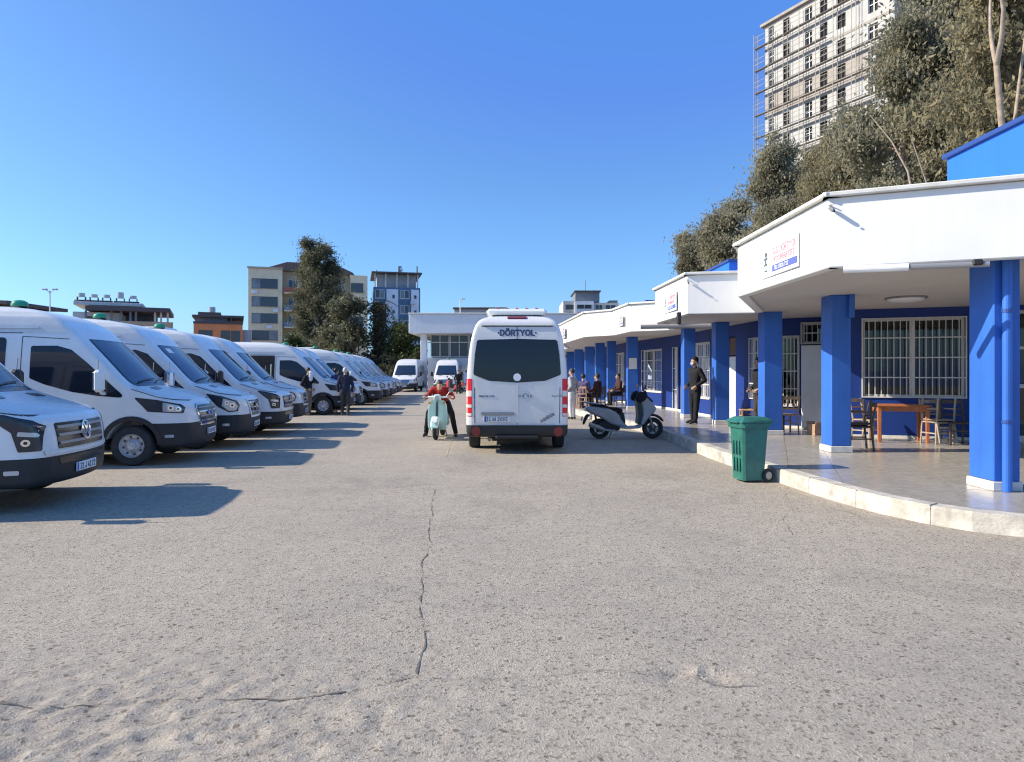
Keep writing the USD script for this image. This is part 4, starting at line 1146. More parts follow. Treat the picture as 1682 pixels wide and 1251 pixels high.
# eucalyptus row behind the offices: three grown individually, the others turned copies
E = []
E.append(make_tree("eucalyptus_tree", "nearest tall eucalyptus with bare forked pale branches above the blue roof box", "tree", 19.0, 0.20, 41, "leaf_olive", "bark_pale", (17.2, 22.5, 0), 0.3, 46000, 0.22, 0.046, 0.8, 0.26, 18, 1.2, 6, group="eucalyptus trees behind the office row"))
E.append(make_tree("eucalyptus_tree", "grey green eucalyptus in front of the right part of the unfinished tower", "tree", 17.5, 0.21, 52, "leaf_eucalyptus", "bark_pale", (17.0, 29.2, 0), 1.0, 46000, 0.22, 0.050, 0.8, 0.20, 18, 1.0, 6, group="eucalyptus trees behind the office row"))
E.append(make_tree("eucalyptus_tree", "dense low crowned eucalyptus at the far left end of the tree row", "tree", 14.6, 0.20, 63, "leaf_eucalyptus", "bark_pale", (16.6, 59.0, 0), 2.0, 38000, 0.24, 0.060, 0.7, 0.14, 17, 0.9, 6, group="eucalyptus trees behind the office row"))
for src, lab, x, y, rz, s in (
        (1, "eucalyptus at the right edge behind the nearest blue roof box", 21.2, 25.0, 2.4, 1.06),
        (0, "eucalyptus rising against the middle of the unfinished tower", 17.2, 36.0, 4.0, 0.83),
        (1, "eucalyptus with reddish twigs left of the unfinished tower foot", 16.6, 43.5, 3.3, 0.98),
        (2, "eucalyptus between the reddish one and the far end of the row", 16.4, 50.5, 1.1, 1.0),
        (0, "slim eucalyptus behind the second blue roof box", 15.6, 33.0, 5.2, 0.62),
        (2, "small eucalyptus crown just above the nearest white coping", 15.0, 26.5, 0.7, 0.68),
        (1, "tall eucalyptus at the back, filling the upper right corner", 20.6, 33.0, 0.2, 1.28),
        (2, "round eucalyptus crown low behind the office roofs", 15.6, 45.5, 2.9, 0.66),
        (2, "broad eucalyptus filling the gap left of the tower foot", 18.5, 47.5, 4.4, 1.15),
        (0, "tall thin eucalyptus before the tower's lower floors", 18.6, 40.5, 1.9, 0.86),
        (2, "eucalyptus just right of the leftmost dense crown", 18.3, 55.0, 0.4, 1.16),
        (1, "eucalyptus behind the dead tree's forked branches", 19.5, 27.5, 1.6, 1.0)):
    c = copy_of(E[src], "eucalyptus_tree", lab, "tree", (x, y, 0), rz, "eucalyptus trees behind the office row")
    UsdGeom.Xformable(c).AddScaleOp().Set(Gf.Vec3f(s, s, s))
for x, y, s, lab in ((16.9, 71.0, 0.55, "thin young eucalyptus at the end of the row, left of all others"), (17.5, 79.0, 0.42, "smallest far eucalyptus beyond the office fascias")):
    c = copy_of(E[0], "eucalyptus_tree", lab, "tree", (x, y, 0), 1.0, "eucalyptus trees behind the office row"); UsdGeom.Xformable(c).AddScaleOp().Set(Gf.Vec3f(s, s, s))
# bare forked branches of the nearest tree, leaning to the right
bare = MB()
rb = np.random.default_rng(4)
def limb(a, b, r0, r1, k=6, bend=0.25):
    a, b = np.array(a, float), np.array(b, float); s = np.linspace(0, 1, k)[:, None]
    mid = rb.normal(0, bend, 3)
    return bare.tube(a + (b - a) * s + mid * np.sin(np.pi * s), np.linspace(r0, r1, k), 7)
limb((16.2, 21.4, 3.0), (14.2, 20.0, 10.6), 0.13, 0.08); limb((14.2, 20.0, 10.6), (12.9, 19.0, 13.6), 0.08, 0.02); limb((14.2, 20.0, 10.6), (14.6, 20.6, 14.5), 0.07, 0.02)
limb((14.9, 20.4, 8.0), (15.3, 20.0, 13.2), 0.06, 0.015); limb((13.2, 19.5, 4.2), (11.3, 19.3, 8.2), 0.05, 0.012); limb((12.9, 22.5, 4.5), (11.7, 22.3, 10.0), 0.06, 0.015)
tb = thing("dead_tree", "leafless pale tree with forked leaning branches in front of the nearest eucalyptus", "tree", (0, 0, 0))
obj("branches", bare, "bark_pale", tb, smooth=True)
obj("trunk", MB().tube([(16.9, 22.0, 0), (16.6, 21.7, 1.6), (16.2, 21.4, 3.1)], [0.2, 0.17, 0.14], 9).tube([(13.0, 20.6, 0), (13.1, 20.2, 2.5), (13.2, 19.5, 4.3)], [0.09, 0.07, 0.05], 8).tube([(13.0, 22.8, 0), (12.9, 22.6, 2.5), (12.9, 22.5, 4.6)], [0.1, 0.08, 0.06], 8), "bark_pale", tb, smooth=True)

# tall dark conifer in front of the beige flats
D = 75.0
make_tree("conifer_tree", "tall dark ragged conifer in front of the beige flats", "tree", pz(388, D), 0.27, 77, "leaf_conifer", "bark_dark", (pxw(524, D), D, 0), 0, 40000, 0.30, 0.052, -0.5, 0.08, 26, 0.9, 6, flat=0.8, aspect=0.35)
make_tree("bushy_tree", "lower bushy dark tree right of the tall conifer", "tree", pz(480, D - 6), 0.30, 78, "leaf_conifer", "bark_dark", (pxw(561, D - 6), D - 6, 0), 0, 9000, 0.38, 0.11, 0.4, 0.12, 9, 0.7, 4)
make_tree("bushy_tree", "yellow green bushy tree left of the tall conifer's foot", "tree", pz(548, D - 8), 0.32, 79, "leaf_shrub", "bark_dark", (pxw(484, D - 8), D - 8, 0), 0, 6000, 0.32, 0.13, 0.4, 0.12, 8, 0.7, 4)
make_tree("bushy_tree", "light green bushy tree beside the white station hall", "tree", pz(535, 69), 0.34, 80, "leaf_shrub", "bark_dark", (pxw(664, 69), 69, 0), 0, 9000, 0.32, 0.13, 0.4, 0.12, 10, 0.7, 4)
make_tree("bushy_tree", "light green tree between the palm and the station hall", "tree", pz(528, 74), 0.25, 81, "leaf_shrub", "bark_dark", (pxw(645, 74), 74, 0), 0, 6000, 0.32, 0.12, 0.4, 0.12, 9, 0.8, 4)
# palm with ivy grown trunk
D = 70.0
pt = thing("palm_tree", "palm with a dark overgrown trunk before the blue grey tower block", "tree", (pxw(623, D), D, 0))
H = pz(497, D)
obj("trunk", MB().tube([(0, 0, 0), (0.1, 0, H * 0.5), (0, 0, H)], [0.35, 0.28, 0.2], 12), "bark_dark", pt, smooth=True)
r = np.random.default_rng(8)
for k in range(22):
    a = r.uniform(0, 2 * np.pi); up = r.uniform(-0.5, 1.1); Lf = r.uniform(1.2, 1.9)
    s = np.linspace(0, 1, 8)
    d = np.array([math.cos(a), math.sin(a), 0])
    spine = np.array([0, 0, H]) + d * (s * Lf)[:, None] + np.array([0, 0, 1.0]) * (up * s * Lf * 0.7 - 0.85 * Lf * s ** 2)[:, None]
    side = np.cross(d, [0, 0, 1.0]); V, F = [], []
    for i in range(1, 8):
        for sg_ in (-1, 1):
            for h in (0, 0.5):
                b0 = spine[i] * (1 - h) + spine[i - 1] * h
                tip = b0 + side * sg_ * (0.42 * (1.1 - s[i] * 0.7)) + d * 0.22 - np.array([0, 0, 0.18])
                m = len(V); V += [b0 - d * 0.03, b0 + d * 0.05, tip]; F.append([m, m + 1, m + 2])
    M = MB(); M.add(np.array(V), np.array(F)); M.tube(spine, np.linspace(0.03, 0.008, 8), 4)
    obj("frond", M, "leaf_palm", pt)
Pv = np.column_stack([r.normal(0, 0.42, 5000), r.normal(0, 0.42, 5000), r.uniform(0.1, H - 0.3, 5000)])
obj("ivy", leaf_cards(Pv, 0.26, r, 0.5, 0.7), "leaf_ivy", pt)
for lab, px, d, w, h, mat, seed in (("dark ivy grown bush at the foot of the palm", 634, 67, 1.5, 3.6, "leaf_ivy", 1), ("dark hedge bush beside the last parked vans", 617, 68, 1.4, 2.9, "leaf_ivy", 2), ("dark bush left of the facing white van", 645, 63, 0.9, 2.0, "leaf_conifer", 3),
                                    ("green bush beside the station column", 684, 66, 0.9, 3.2, "leaf_shrub", 5), ("dark bush behind the parked van row under the conifer", 540, 66, 2.4, 3.2, "leaf_conifer", 6), ("dark bush behind the parked van row left of the conifer", 508, 66, 2.0, 3.0, "leaf_ivy", 7)):
    r = np.random.default_rng(300 + seed)
    b = thing("bush", lab, "bush", (pxw(px, d), d, 0), 0.0, "bushes behind the parked vans")
    n_ = 5200
    c = r.normal(0, 1, (14, 3)) * [0.5 * w, 0.5 * w, 0.26 * h] + [0, 0, 0.52 * h]
    o_ = r.normal(0, 1, (n_, 3)); o_ /= np.linalg.norm(o_, axis=1, keepdims=True)
    P = c[r.integers(0, 14, n_)] + o_ * (r.uniform(0, 1, (n_, 1)) ** 0.4) * r.uniform(0.35, 0.75) * np.array([w * 0.6, w * 0.6, h * 0.28])
    P[:, 2] = np.abs(P[:, 2])
    obj("foliage", leaf_cards(P, 0.27, r, 0.3, 0.6), mat, b)
    S = MB()
    for k in range(5):
        S.tube([(r.uniform(-.2, .2), r.uniform(-.2, .2), 0), tuple(c[k] * [0.6, 0.6, 1])], [0.05, 0.02], 5)
    obj("stem", S, "bark_dark", b)
# ------------------------------------------------------------------ vans: bodies as smooth intersections of side, section and plan outlines
def chaikin(p, it=2, closed=True):
    p = np.asarray(p, float)
    for _ in range(it):
        q = np.roll(p, -1, 0)
        p = np.stack([0.75 * p + 0.25 * q, 0.25 * p + 0.75 * q], 1).reshape(-1, 2)
    return p


def sdf_grid(poly, x0, x1, y0, y1, h):
    gx, gy = np.arange(x0, x1 + h, h), np.arange(y0, y1 + h, h)
    X, Y = np.meshgrid(gx, gy, indexing="ij")
    P = np.stack([X, Y], -1).reshape(-1, 1, 2)
    a, b = poly[None], np.roll(poly, -1, 0)[None]
    d = b - a
    best = np.full(len(P), 1e9); inside = np.zeros(len(P), bool)
    for k in range(poly.shape[0]):
        pa = P[:, 0] - a[0, k]; dd = d[0, k]
        t = np.clip(pa @ dd / (dd @ dd + 1e-12), 0, 1)
        best = np.minimum(best, np.linalg.norm(pa - t[:, None] * dd, axis=1))
        y_ = P[:, 0, 1]; c = (a[0, k, 1] > y_) != (b[0, k, 1] > y_)
        xi = a[0, k, 0] + (y_ - a[0, k, 1]) * dd[0] / (dd[1] if abs(dd[1]) > 1e-12 else 1e-12)
        inside ^= c & (P[:, 0, 0] < xi)
    s = np.where(inside, -best, best).reshape(X.shape)
    return RectBivariateSpline(gx, gy, s, kx=3, ky=3)


def smax(a, b, k):
    h = np.clip(0.5 + 0.5 * (a - b) / k, 0, 1)
    return b + (a - b) * h + k * h * (1 - h)


class VanShape:
    def __init__(s, side, sec, plan, L, axles, bulge=0.16, k=0.07, arch=0.415):
        s.L, s.axles, s.bulge, s.k, s.arch = L, axles, bulge, k, arch
        s.A = sdf_grid(chaikin(side), -L - 0.5, 0.5, -0.2, 3.3, 0.035)
        sec2 = [(-y, z) for y, z in reversed(sec)] + sec
        s.B = sdf_grid(chaikin(sec2, 1), -1.5, 1.5, -0.2, 3.3, 0.03)
        pl2 = plan + [(x, -y) for x, y in reversed(plan)]
        s.C = sdf_grid(chaikin(pl2, 1), -L - 0.5, 0.5, -1.5, 1.5, 0.03)

    def body(s, x, y, z):
        t = np.clip((x + 3.3) / 2.4, 0, 1); t = t * t * (3 - 2 * t)
        a = s.A.ev(x + s.bulge * t * y * y, z)
        return smax(smax(a, s.B.ev(y, z), s.k), s.C.ev(x, y), s.k)

    def full(s, x, y, z):
        f = s.body(x, y, z)
        for ax in s.axles:
            c = np.sqrt((x - ax) ** 2 + (z - 0.36) ** 2) - s.arch
            f = np.maximum(f, -np.maximum(c, 0.52 - np.abs(y)))
        return f

    def grad(s, f, P):
        e = 0.004
        g = np.stack([f(*(P + d).T) - f(*(P - d).T) for d in np.eye(3) * e], 1)
        return g / (np.linalg.norm(g, axis=1, keepdims=True) + 1e-9)

    def surface(s, h=0.05):
        gx, gy, gz = np.arange(-s.L - 0.1, 0.12, h), np.arange(-1.15, 1.15 + h, h), np.arange(0.1, 3.0, h)
        X, Y, Z = np.meshgrid(gx, gy, gz, indexing="ij")
        F = s.full(X.ravel(), Y.ravel(), Z.ravel()).reshape(X.shape)
        v, f = surface_net(F, np.array([gx[0], gy[0], gz[0]]), h)
        for _ in range(3):
            d = s.full(*v.T)
            v = v - s.grad(s.full, v) * np.clip(d, -h, h)[:, None] * 0.9
        return v, f

    def cast(s, q, mode, side=1):
        """3-D points on the outside of the body for pattern points q: side (x, z), front/rear (y, z), top (x, y)."""
        q = np.asarray(q, float); n = len(q)
        T = np.linspace(0, 1, 90)
        def at(t):
            if mode == "side":
                return q[:, 0], side * (1.35 - 1.2 * t), q[:, 1]
            if mode == "front":
                return 0.4 - 3.2 * t, q[:, 0], q[:, 1]
            if mode == "rear":
                return -s.L - 0.3 + 2.0 * t, q[:, 0], q[:, 1]
            return q[:, 0], q[:, 1], 3.2 - 2.6 * t
        def ev(t):
            x, y, z = at(t)
            return s.body(*np.broadcast_arrays(np.asarray(x, float) + 0 * t, np.asarray(y, float) + 0 * t, np.asarray(z, float) + 0 * t))
        V = np.stack([ev(np.full(n, t)) for t in T], 1)
        hit = np.argmax(V < 0, 1); hit = np.where((V < 0).any(1), hit, len(T) - 1)
        lo, hi = T[np.maximum(hit - 1, 0)], T[hit]
        for _ in range(22):
            m = (lo + hi) / 2; e = ev(m) < 0
            hi = np.where(e, m, hi); lo = np.where(e, lo, m)
        x, y, z = at((lo + hi) / 2)
        return np.column_stack([np.broadcast_to(x, n), np.broadcast_to(y, n), np.broadcast_to(z, n)])


def surface_net(F, o, h):
    S = F < 0
    nx, ny, nz = F.shape
    acc = np.zeros((nx - 1, ny - 1, nz - 1, 3)); cnt = np.zeros((nx - 1, ny - 1, nz - 1))
    sl = lambda d, n: slice(d, n - 1 + d)
    for ax in range(3):
        others = [a for a in range(3) if a != ax]
        for p in (0, 1):
            for q in (0, 1):
                c0 = [0, 0, 0]; c0[others[0]], c0[others[1]] = p, q
                c1 = list(c0); c1[ax] = 1
                A = F[sl(c0[0], nx), sl(c0[1], ny), sl(c0[2], nz)]; B = F[sl(c1[0], nx), sl(c1[1], ny), sl(c1[2], nz)]
                x = (A < 0) != (B < 0)
                t = np.where(x, A / np.where(x, A - B, 1), 0)
                for a in range(3):
                    acc[..., a] += np.where(x, t if a == ax else c0[a], 0)
                cnt += x
    on = cnt > 0
    idx = np.full(on.shape, -1); idx[on] = np.arange(on.sum())
    cell = np.argwhere(on)
    v = o + h * (cell + acc[on] / cnt[on][:, None])
    faces = []
    for ax in range(3):
        b, c = [(1, 2), (2, 0), (0, 1)][ax]
        d = [0, 0, 0]; d[ax] = 1
        A = S[: nx - d[0], : ny - d[1], : nz - d[2]]; B = S[d[0]:, d[1]:, d[2]:]
        e = np.argwhere(A != B)
        e = e[(e[:, b] > 0) & (e[:, c] > 0) & (e[:, b] < F.shape[b] - 1) & (e[:, c] < F.shape[c] - 1)]
        inside = A[tuple(e.T)]
        def cellof(db, dc):
            k = e.copy(); k[:, b] -= db; k[:, c] -= dc
            return idx[tuple(k.T)]
        q = np.stack([cellof(1, 1), cellof(0, 1), cellof(0, 0), cellof(1, 0)], 1)
        faces.append(np.where(inside[:, None], q, q[:, ::-1]))
    q = np.vstack(faces)
    return v, np.vstack([q[:, [0, 1, 2]], q[:, [0, 2, 3]]])


def rounded(poly, r):
    g = sg.Polygon(poly) if not hasattr(poly, "exterior") else poly
    return g.buffer(-r).buffer(r, quad_segs=6) if r > 0 else g


def tri2(g, step=0.07, edge=0.045):
    """Triangles of a flat outline with inner points, and its boundary loops."""
    loops = []
    for ring in (g.exterior, *g.interiors):
        n = max(6, int(ring.length / edge))
        base = np.array(ring.coords)[:-1]
        t = np.unique(np.concatenate([np.linspace(0, 1, n, endpoint=False), [ring.project(sg.Point(p)) / ring.length for p in base]]))
        t = t[np.concatenate([[True], np.diff(t) > 0.002 / max(ring.length, 0.01)])]
        loops.append(np.array([ring.interpolate(x, normalized=True).coords[0] for x in t]))
    P = np.vstack(loops)
    x0, y0, x1, y1 = g.bounds
    gx, gy = np.meshgrid(np.arange(x0 + step / 2, x1, step), np.arange(y0 + step / 2, y1, step))
    I = np.column_stack([gx.ravel(), gy.ravel()])
    if len(I):
        I = I[shapely.contains_xy(g.buffer(-step * 0.35), I[:, 0], I[:, 1])]
    A = np.vstack([P, I]) if len(I) else P
    tri = Delaunay(A + np.random.default_rng(1).normal(0, 1e-7, A.shape)).simplices
    c = A[tri].mean(1)
    tri = tri[shapely.contains_xy(g.buffer(1e-4), c[:, 0], c[:, 1])]
    u, w = A[tri[:, 1]] - A[tri[:, 0]], A[tri[:, 2]] - A[tri[:, 0]]
    ar = u[:, 0] * w[:, 1] - u[:, 1] * w[:, 0]
    tri = tri[np.abs(ar) > 1e-9]; ar = ar[np.abs(ar) > 1e-9]
    tri[ar < 0] = tri[ar < 0][:, ::-1]
    at, L = 0, []
    for l in loops:
        L.append(np.arange(at, at + len(l))); at += len(l)
    return A, tri, L


def patch(S, poly, mode, side=1, off=0.006, r=0.0, skirt=0.02, step=0.07):
    """A thin panel that follows the body: windows, lamps, seams, trims."""
    g = rounded(poly, r)
    if hasattr(g, "geoms"):
        g = max(g.geoms, key=lambda q: q.area)
    A, tri, loops = tri2(g, step)
    P = S.cast(A, mode, side)
    N = S.grad(S.body, P)
    flip = (mode == "side" and side > 0) or mode == "rear"
    v = P + N * off; f = tri.copy()
    vs, fs, ns = [v], [f], [N]
    at = len(v)
    for l in loops:
        m = len(l)
        vs += [v[l], v[l] - N[l] * skirt]; ns += [N[l], N[l]]
        k = np.arange(m); k2 = (k + 1) % m
        fs += [np.stack([at + k, at + m + k, at + m + k2], 1), np.stack([at + k, at + m + k2, at + k2], 1)]
        at += 2 * m
    V, N = np.vstack(vs), np.vstack(ns)
    out = []
    for i, q in enumerate(fs):
        g = np.cross(V[q[:, 1]] - V[q[:, 0]], V[q[:, 2]] - V[q[:, 0]])
        if i == 0:
            w = N[q].mean(1)
        else:                                              # rim faces look away from the panel's middle (into it for a hole)
            w = (V[q].mean(1) - v.mean(0)) * (1 if i == 1 else -1)
        out.append(q[:, ::-1] if (g * w).sum() < 0 else q)
    return V, np.vstack(out), N


def seam(S, pts, mode, side=1, w=0.012, off=0.0025):
    return patch(S, sg.LineString(pts).buffer(w / 2, cap_style="flat", join_style="mitre"), mode, side, off, 0, 0.008, 0.2)


def emboss(S, text, h, c, mode, width=None, depth=0.004, slant=0.0, off=0.001):
    """Lettering laid on the body. c: centre in pattern coordinates; mirrored where the view demands it."""
    m = meshkit.text_mesh(text, h, depth, bold=True)
    v = np.array(m.vertices)
    e = v.max(0) - v.min(0); v[:, 0] -= v[:, 0].min() + e[0] / 2; v[:, 1] -= h / 2
    if width:
        v[:, 0] *= width / e[0]
    a = math.radians(slant); v[:, :2] = v[:, :2] @ np.array([[math.cos(a), math.sin(a)], [-math.sin(a), math.cos(a)]])
    sgn = -1 if mode == "rear" else 1
    q = np.column_stack([c[0] + sgn * v[:, 0], c[1] + v[:, 1]])
    if mode == "rear":
        q[:, 0] = c[0] - v[:, 0] if False else c[0] - v[:, 0] * 1.0
    P = S.cast(q, mode); N = S.grad(S.body, P)
    return P + N * (off + v[:, 2:3]), np.array(m.faces)


def wheel_parts(t, x, y, rad=0.345, wid=0.225, side=1, steel=True):
    """Tyre with its rim, hub and bolts as sub-parts; the outside faces side * y."""
    h = wid / 2
    prof = [(0.205, -h), (rad - 0.03, -h), (rad - 0.008, -h + 0.02), (rad, -h + 0.05), (rad, h - 0.05), (rad - 0.008, h - 0.02), (rad - 0.03, h), (0.215, h - 0.004), (0.205, h - 0.02), (0.205, -h)]
    v, f = lathe(prof, 40, "y")
    o = np.array([x, y, rad])
    ty = obj("tyre", (v + o, f), "rubber", t, smooth=40)
    sg_ = side
    rp = [(0.204, h - 0.006), (0.196, h + 0.004), (0.186, h - 0.012), (0.175, h - 0.05), (0.13, h - 0.062), (0.105, h - 0.03), (0.075, h - 0.02), (0.066, h + 0.008), (0.045, h + 0.014), (0.0, h + 0.014)]
    v, f = lathe(rp, 40, "y"); v[:, 1] *= sg_
    obj("rim", (v + o, f), "wheel_silver", ty, smooth=35)
    H, B = MB(), MB()
    for k in range(8):
        a = k * np.pi / 4 + 0.2
        hv, hf = lathe([(0.022, 0), (0.022, 0.004), (0, 0.004)], 10, "y")
        hv[:, 1] *= sg_; hv = hv * [1.0, 1, 1] + [0.152 * math.cos(a), sg_ * (h - 0.056), 0.152 * math.sin(a)]
        H.add(hv, hf)
    for k in range(6):
        a = k * np.pi / 3
        bv, bf = lathe([(0.012, 0), (0.012, 0.02), (0, 0.02)], 6, "y")
        bv[:, 1] *= sg_; B.add(bv + [0.09 * math.cos(a), sg_ * (h - 0.028), 0.09 * math.sin(a)], bf)
    obj("rim_holes", (H.arrays()[0] + o, H.arrays()[1]), "wheel_dark", ty, kind="stuff")
    obj("wheel_bolts", (B.arrays()[0] + o, B.arrays()[1]), "wheel_silver", ty, kind="stuff")
    return ty


def cut(v, f, normal, origin):
    m = trimesh.intersections.slice_mesh_plane(trimesh.Trimesh(v, f, process=False), normal, origin, cap=False)
    return np.array(m.vertices), np.array(m.faces)


SEC_ = [(0.86, 0.27), (0.965, 0.36), (0.985, 0.62), (0.995, 1.0), (0.985, 1.30), (0.955, 1.62), (0.905, 2.05), (0.855, 2.34), (0.77, 2.60), (0.58, 2.735), (0.30, 2.78)]
SEC = [(y * 1.035 + 0.005, z) for y, z in SEC_]
SIDE_T = [(-0.14, 0.26), (-0.03, 0.33), (0.0, 0.52), (-0.01, 0.70), (-0.05, 0.93), (-0.13, 1.09), (-0.42, 1.21), (-0.85, 1.34), (-1.02, 1.45), (-1.40, 1.83), (-1.78, 2.20), (-2.06, 2.44), (-2.42, 2.61), (-2.85, 2.71),
          (-3.5, 2.75), (-4.8, 2.75), (-5.6, 2.73), (-5.86, 2.66), (-5.93, 2.45), (-5.97, 1.9), (-5.99, 1.2), (-6.0, 0.55), (-5.97, 0.36), (-5.9, 0.30), (-5.0, 0.27), (-3.0, 0.26)]
SIDE_S = [(-0.14, 0.26), (-0.03, 0.33), (0.0, 0.52), (-0.005, 0.70), (-0.04, 0.95), (-0.10, 1.07), (-0.40, 1.19), (-0.88, 1.33), (-1.06, 1.44), (-1.42, 1.80), (-1.78, 2.14), (-2.00, 2.38), (-2.30, 2.56), (-2.75, 2.68),
          (-3.4, 2.74), (-4.8, 2.76), (-5.45, 2.745), (-5.74, 2.67), (-5.84, 2.48), (-5.885, 1.9), (-5.91, 1.2), (-5.92, 0.56), (-5.89, 0.38), (-5.8, 0.31), (-5.0, 0.27), (-3.0, 0.26)]
SIDE_C = [(-0.14, 0.24), (-0.03, 0.31), (0.0, 0.50), (0.0, 0.68), (-0.02, 0.90), (-0.07, 1.08), (-0.36, 1.19), (-0.88, 1.33), (-1.06, 1.44), (-1.42, 1.80), (-1.78, 2.14), (-2.00, 2.38), (-2.30, 2.56), (-2.75, 2.66),
          (-3.4, 2.70), (-4.8, 2.71), (-5.45, 2.70), (-5.74, 2.63), (-5.84, 2.46), (-5.885, 1.9), (-5.91, 1.2), (-5.92, 0.56), (-5.89, 0.38), (-5.8, 0.31), (-5.0, 0.27), (-3.0, 0.26)]
def plan_for(L, nose=0.10):
    return [(0.06, 0.0), (0.05, 0.42), (0.0, 0.66), (-0.13, 0.86), (-0.36, 0.985), (-0.75, 1.035), (-1.6, 1.05), (-3.5, 1.05), (-L + 0.5, 1.045), (-L + 0.16, 1.03), (-L + 0.03, 0.96), (-L - 0.005, 0.72), (-L - 0.012, 0.0)]
SHAPE = {"transit": VanShape(SIDE_T, SEC, plan_for(6.0), 6.0, (-1.02, -4.72)),
         "sprinter": VanShape(SIDE_S, SEC, plan_for(5.92), 5.92, (-1.02, -4.69), bulge=0.15),
         "crafter": VanShape(SIDE_C, SEC, plan_for(5.92), 5.92, (-1.02, -4.69), bulge=0.15)}
CACHE = {}


def body_parts(kind):
    if kind in CACHE:
        return CACHE[kind]
    S = SHAPE[kind]
    v, f = S.surface()
    bz = {"transit": 0.72, "sprinter": 0.70, "crafter": 0.62}[kind]
    up = cut(v, f, [0, 0, 1], [0, 0, bz]); low = cut(v, f, [0, 0, -1], [0, 0, bz])
    bump = cut(*low, [1, 0, 0], [-1.0, 0, 0]); rest = cut(*low, [-1, 0, 0], [-1.0, 0, 0])
    rear = cut(*rest, [-1, 0, 0], [-S.L + 0.42, 0, 0]); mid = cut(*rest, [1, 0, 0], [-S.L + 0.42, 0, 0])
    rear_b = cut(*rear, [0, 0, -1], [0, 0, 0.56]); rear_w = cut(*rear, [0, 0, 1], [0, 0, 0.56])
    sill = cut(*mid, [0, 0, -1], [0, 0, 0.46]); mid_w = cut(*mid, [0, 0, 1], [0, 0, 0.46])
    def nrm(m):
        return m[0], m[1], S.grad(S.full, m[0])
    white = MB().add(*up).add(*rear_w).add(*mid_w).arrays()
    b = nrm(bump); b = (b[0] + b[2] * 0.006, b[1], b[2])
    rb = nrm(rear_b); rb = (rb[0] + rb[2] * np.array([0.045, 0.004, 0.004]), rb[1], rb[2])
    CACHE[kind] = {"white": nrm(white), "bumper": b, "rear": rb, "sill": nrm(sill)}
    return CACHE[kind]


def memo(key, fn):
    if key not in CACHE:
        CACHE[key] = fn()
    return CACHE[key]


def ring_poly(cx, cz, r0, r1, a0, a1, n=24):
    a = np.linspace(a0, a1, n)
    return [(cx + r1 * math.cos(t), cz + r1 * math.sin(t)) for t in a] + [(cx + r0 * math.cos(t), cz + r0 * math.sin(t)) for t in a[::-1]]


CAB_T = [(-2.60, 2.04), (-2.20, 2.045), (-1.98, 1.98), (-1.72, 1.76), (-1.14, 1.20), (-1.16, 1.165), (-1.55, 1.20), (-1.95, 1.27), (-2.38, 1.40), (-2.60, 1.50)]
CAB_S = [(-2.50, 2.06), (-2.18, 2.06), (-1.96, 1.98), (-1.62, 1.64), (-1.20, 1.24), (-1.24, 1.17), (-1.60, 1.17), (-1.84, 1.24), (-2.00, 1.36), (-2.50, 1.38)]


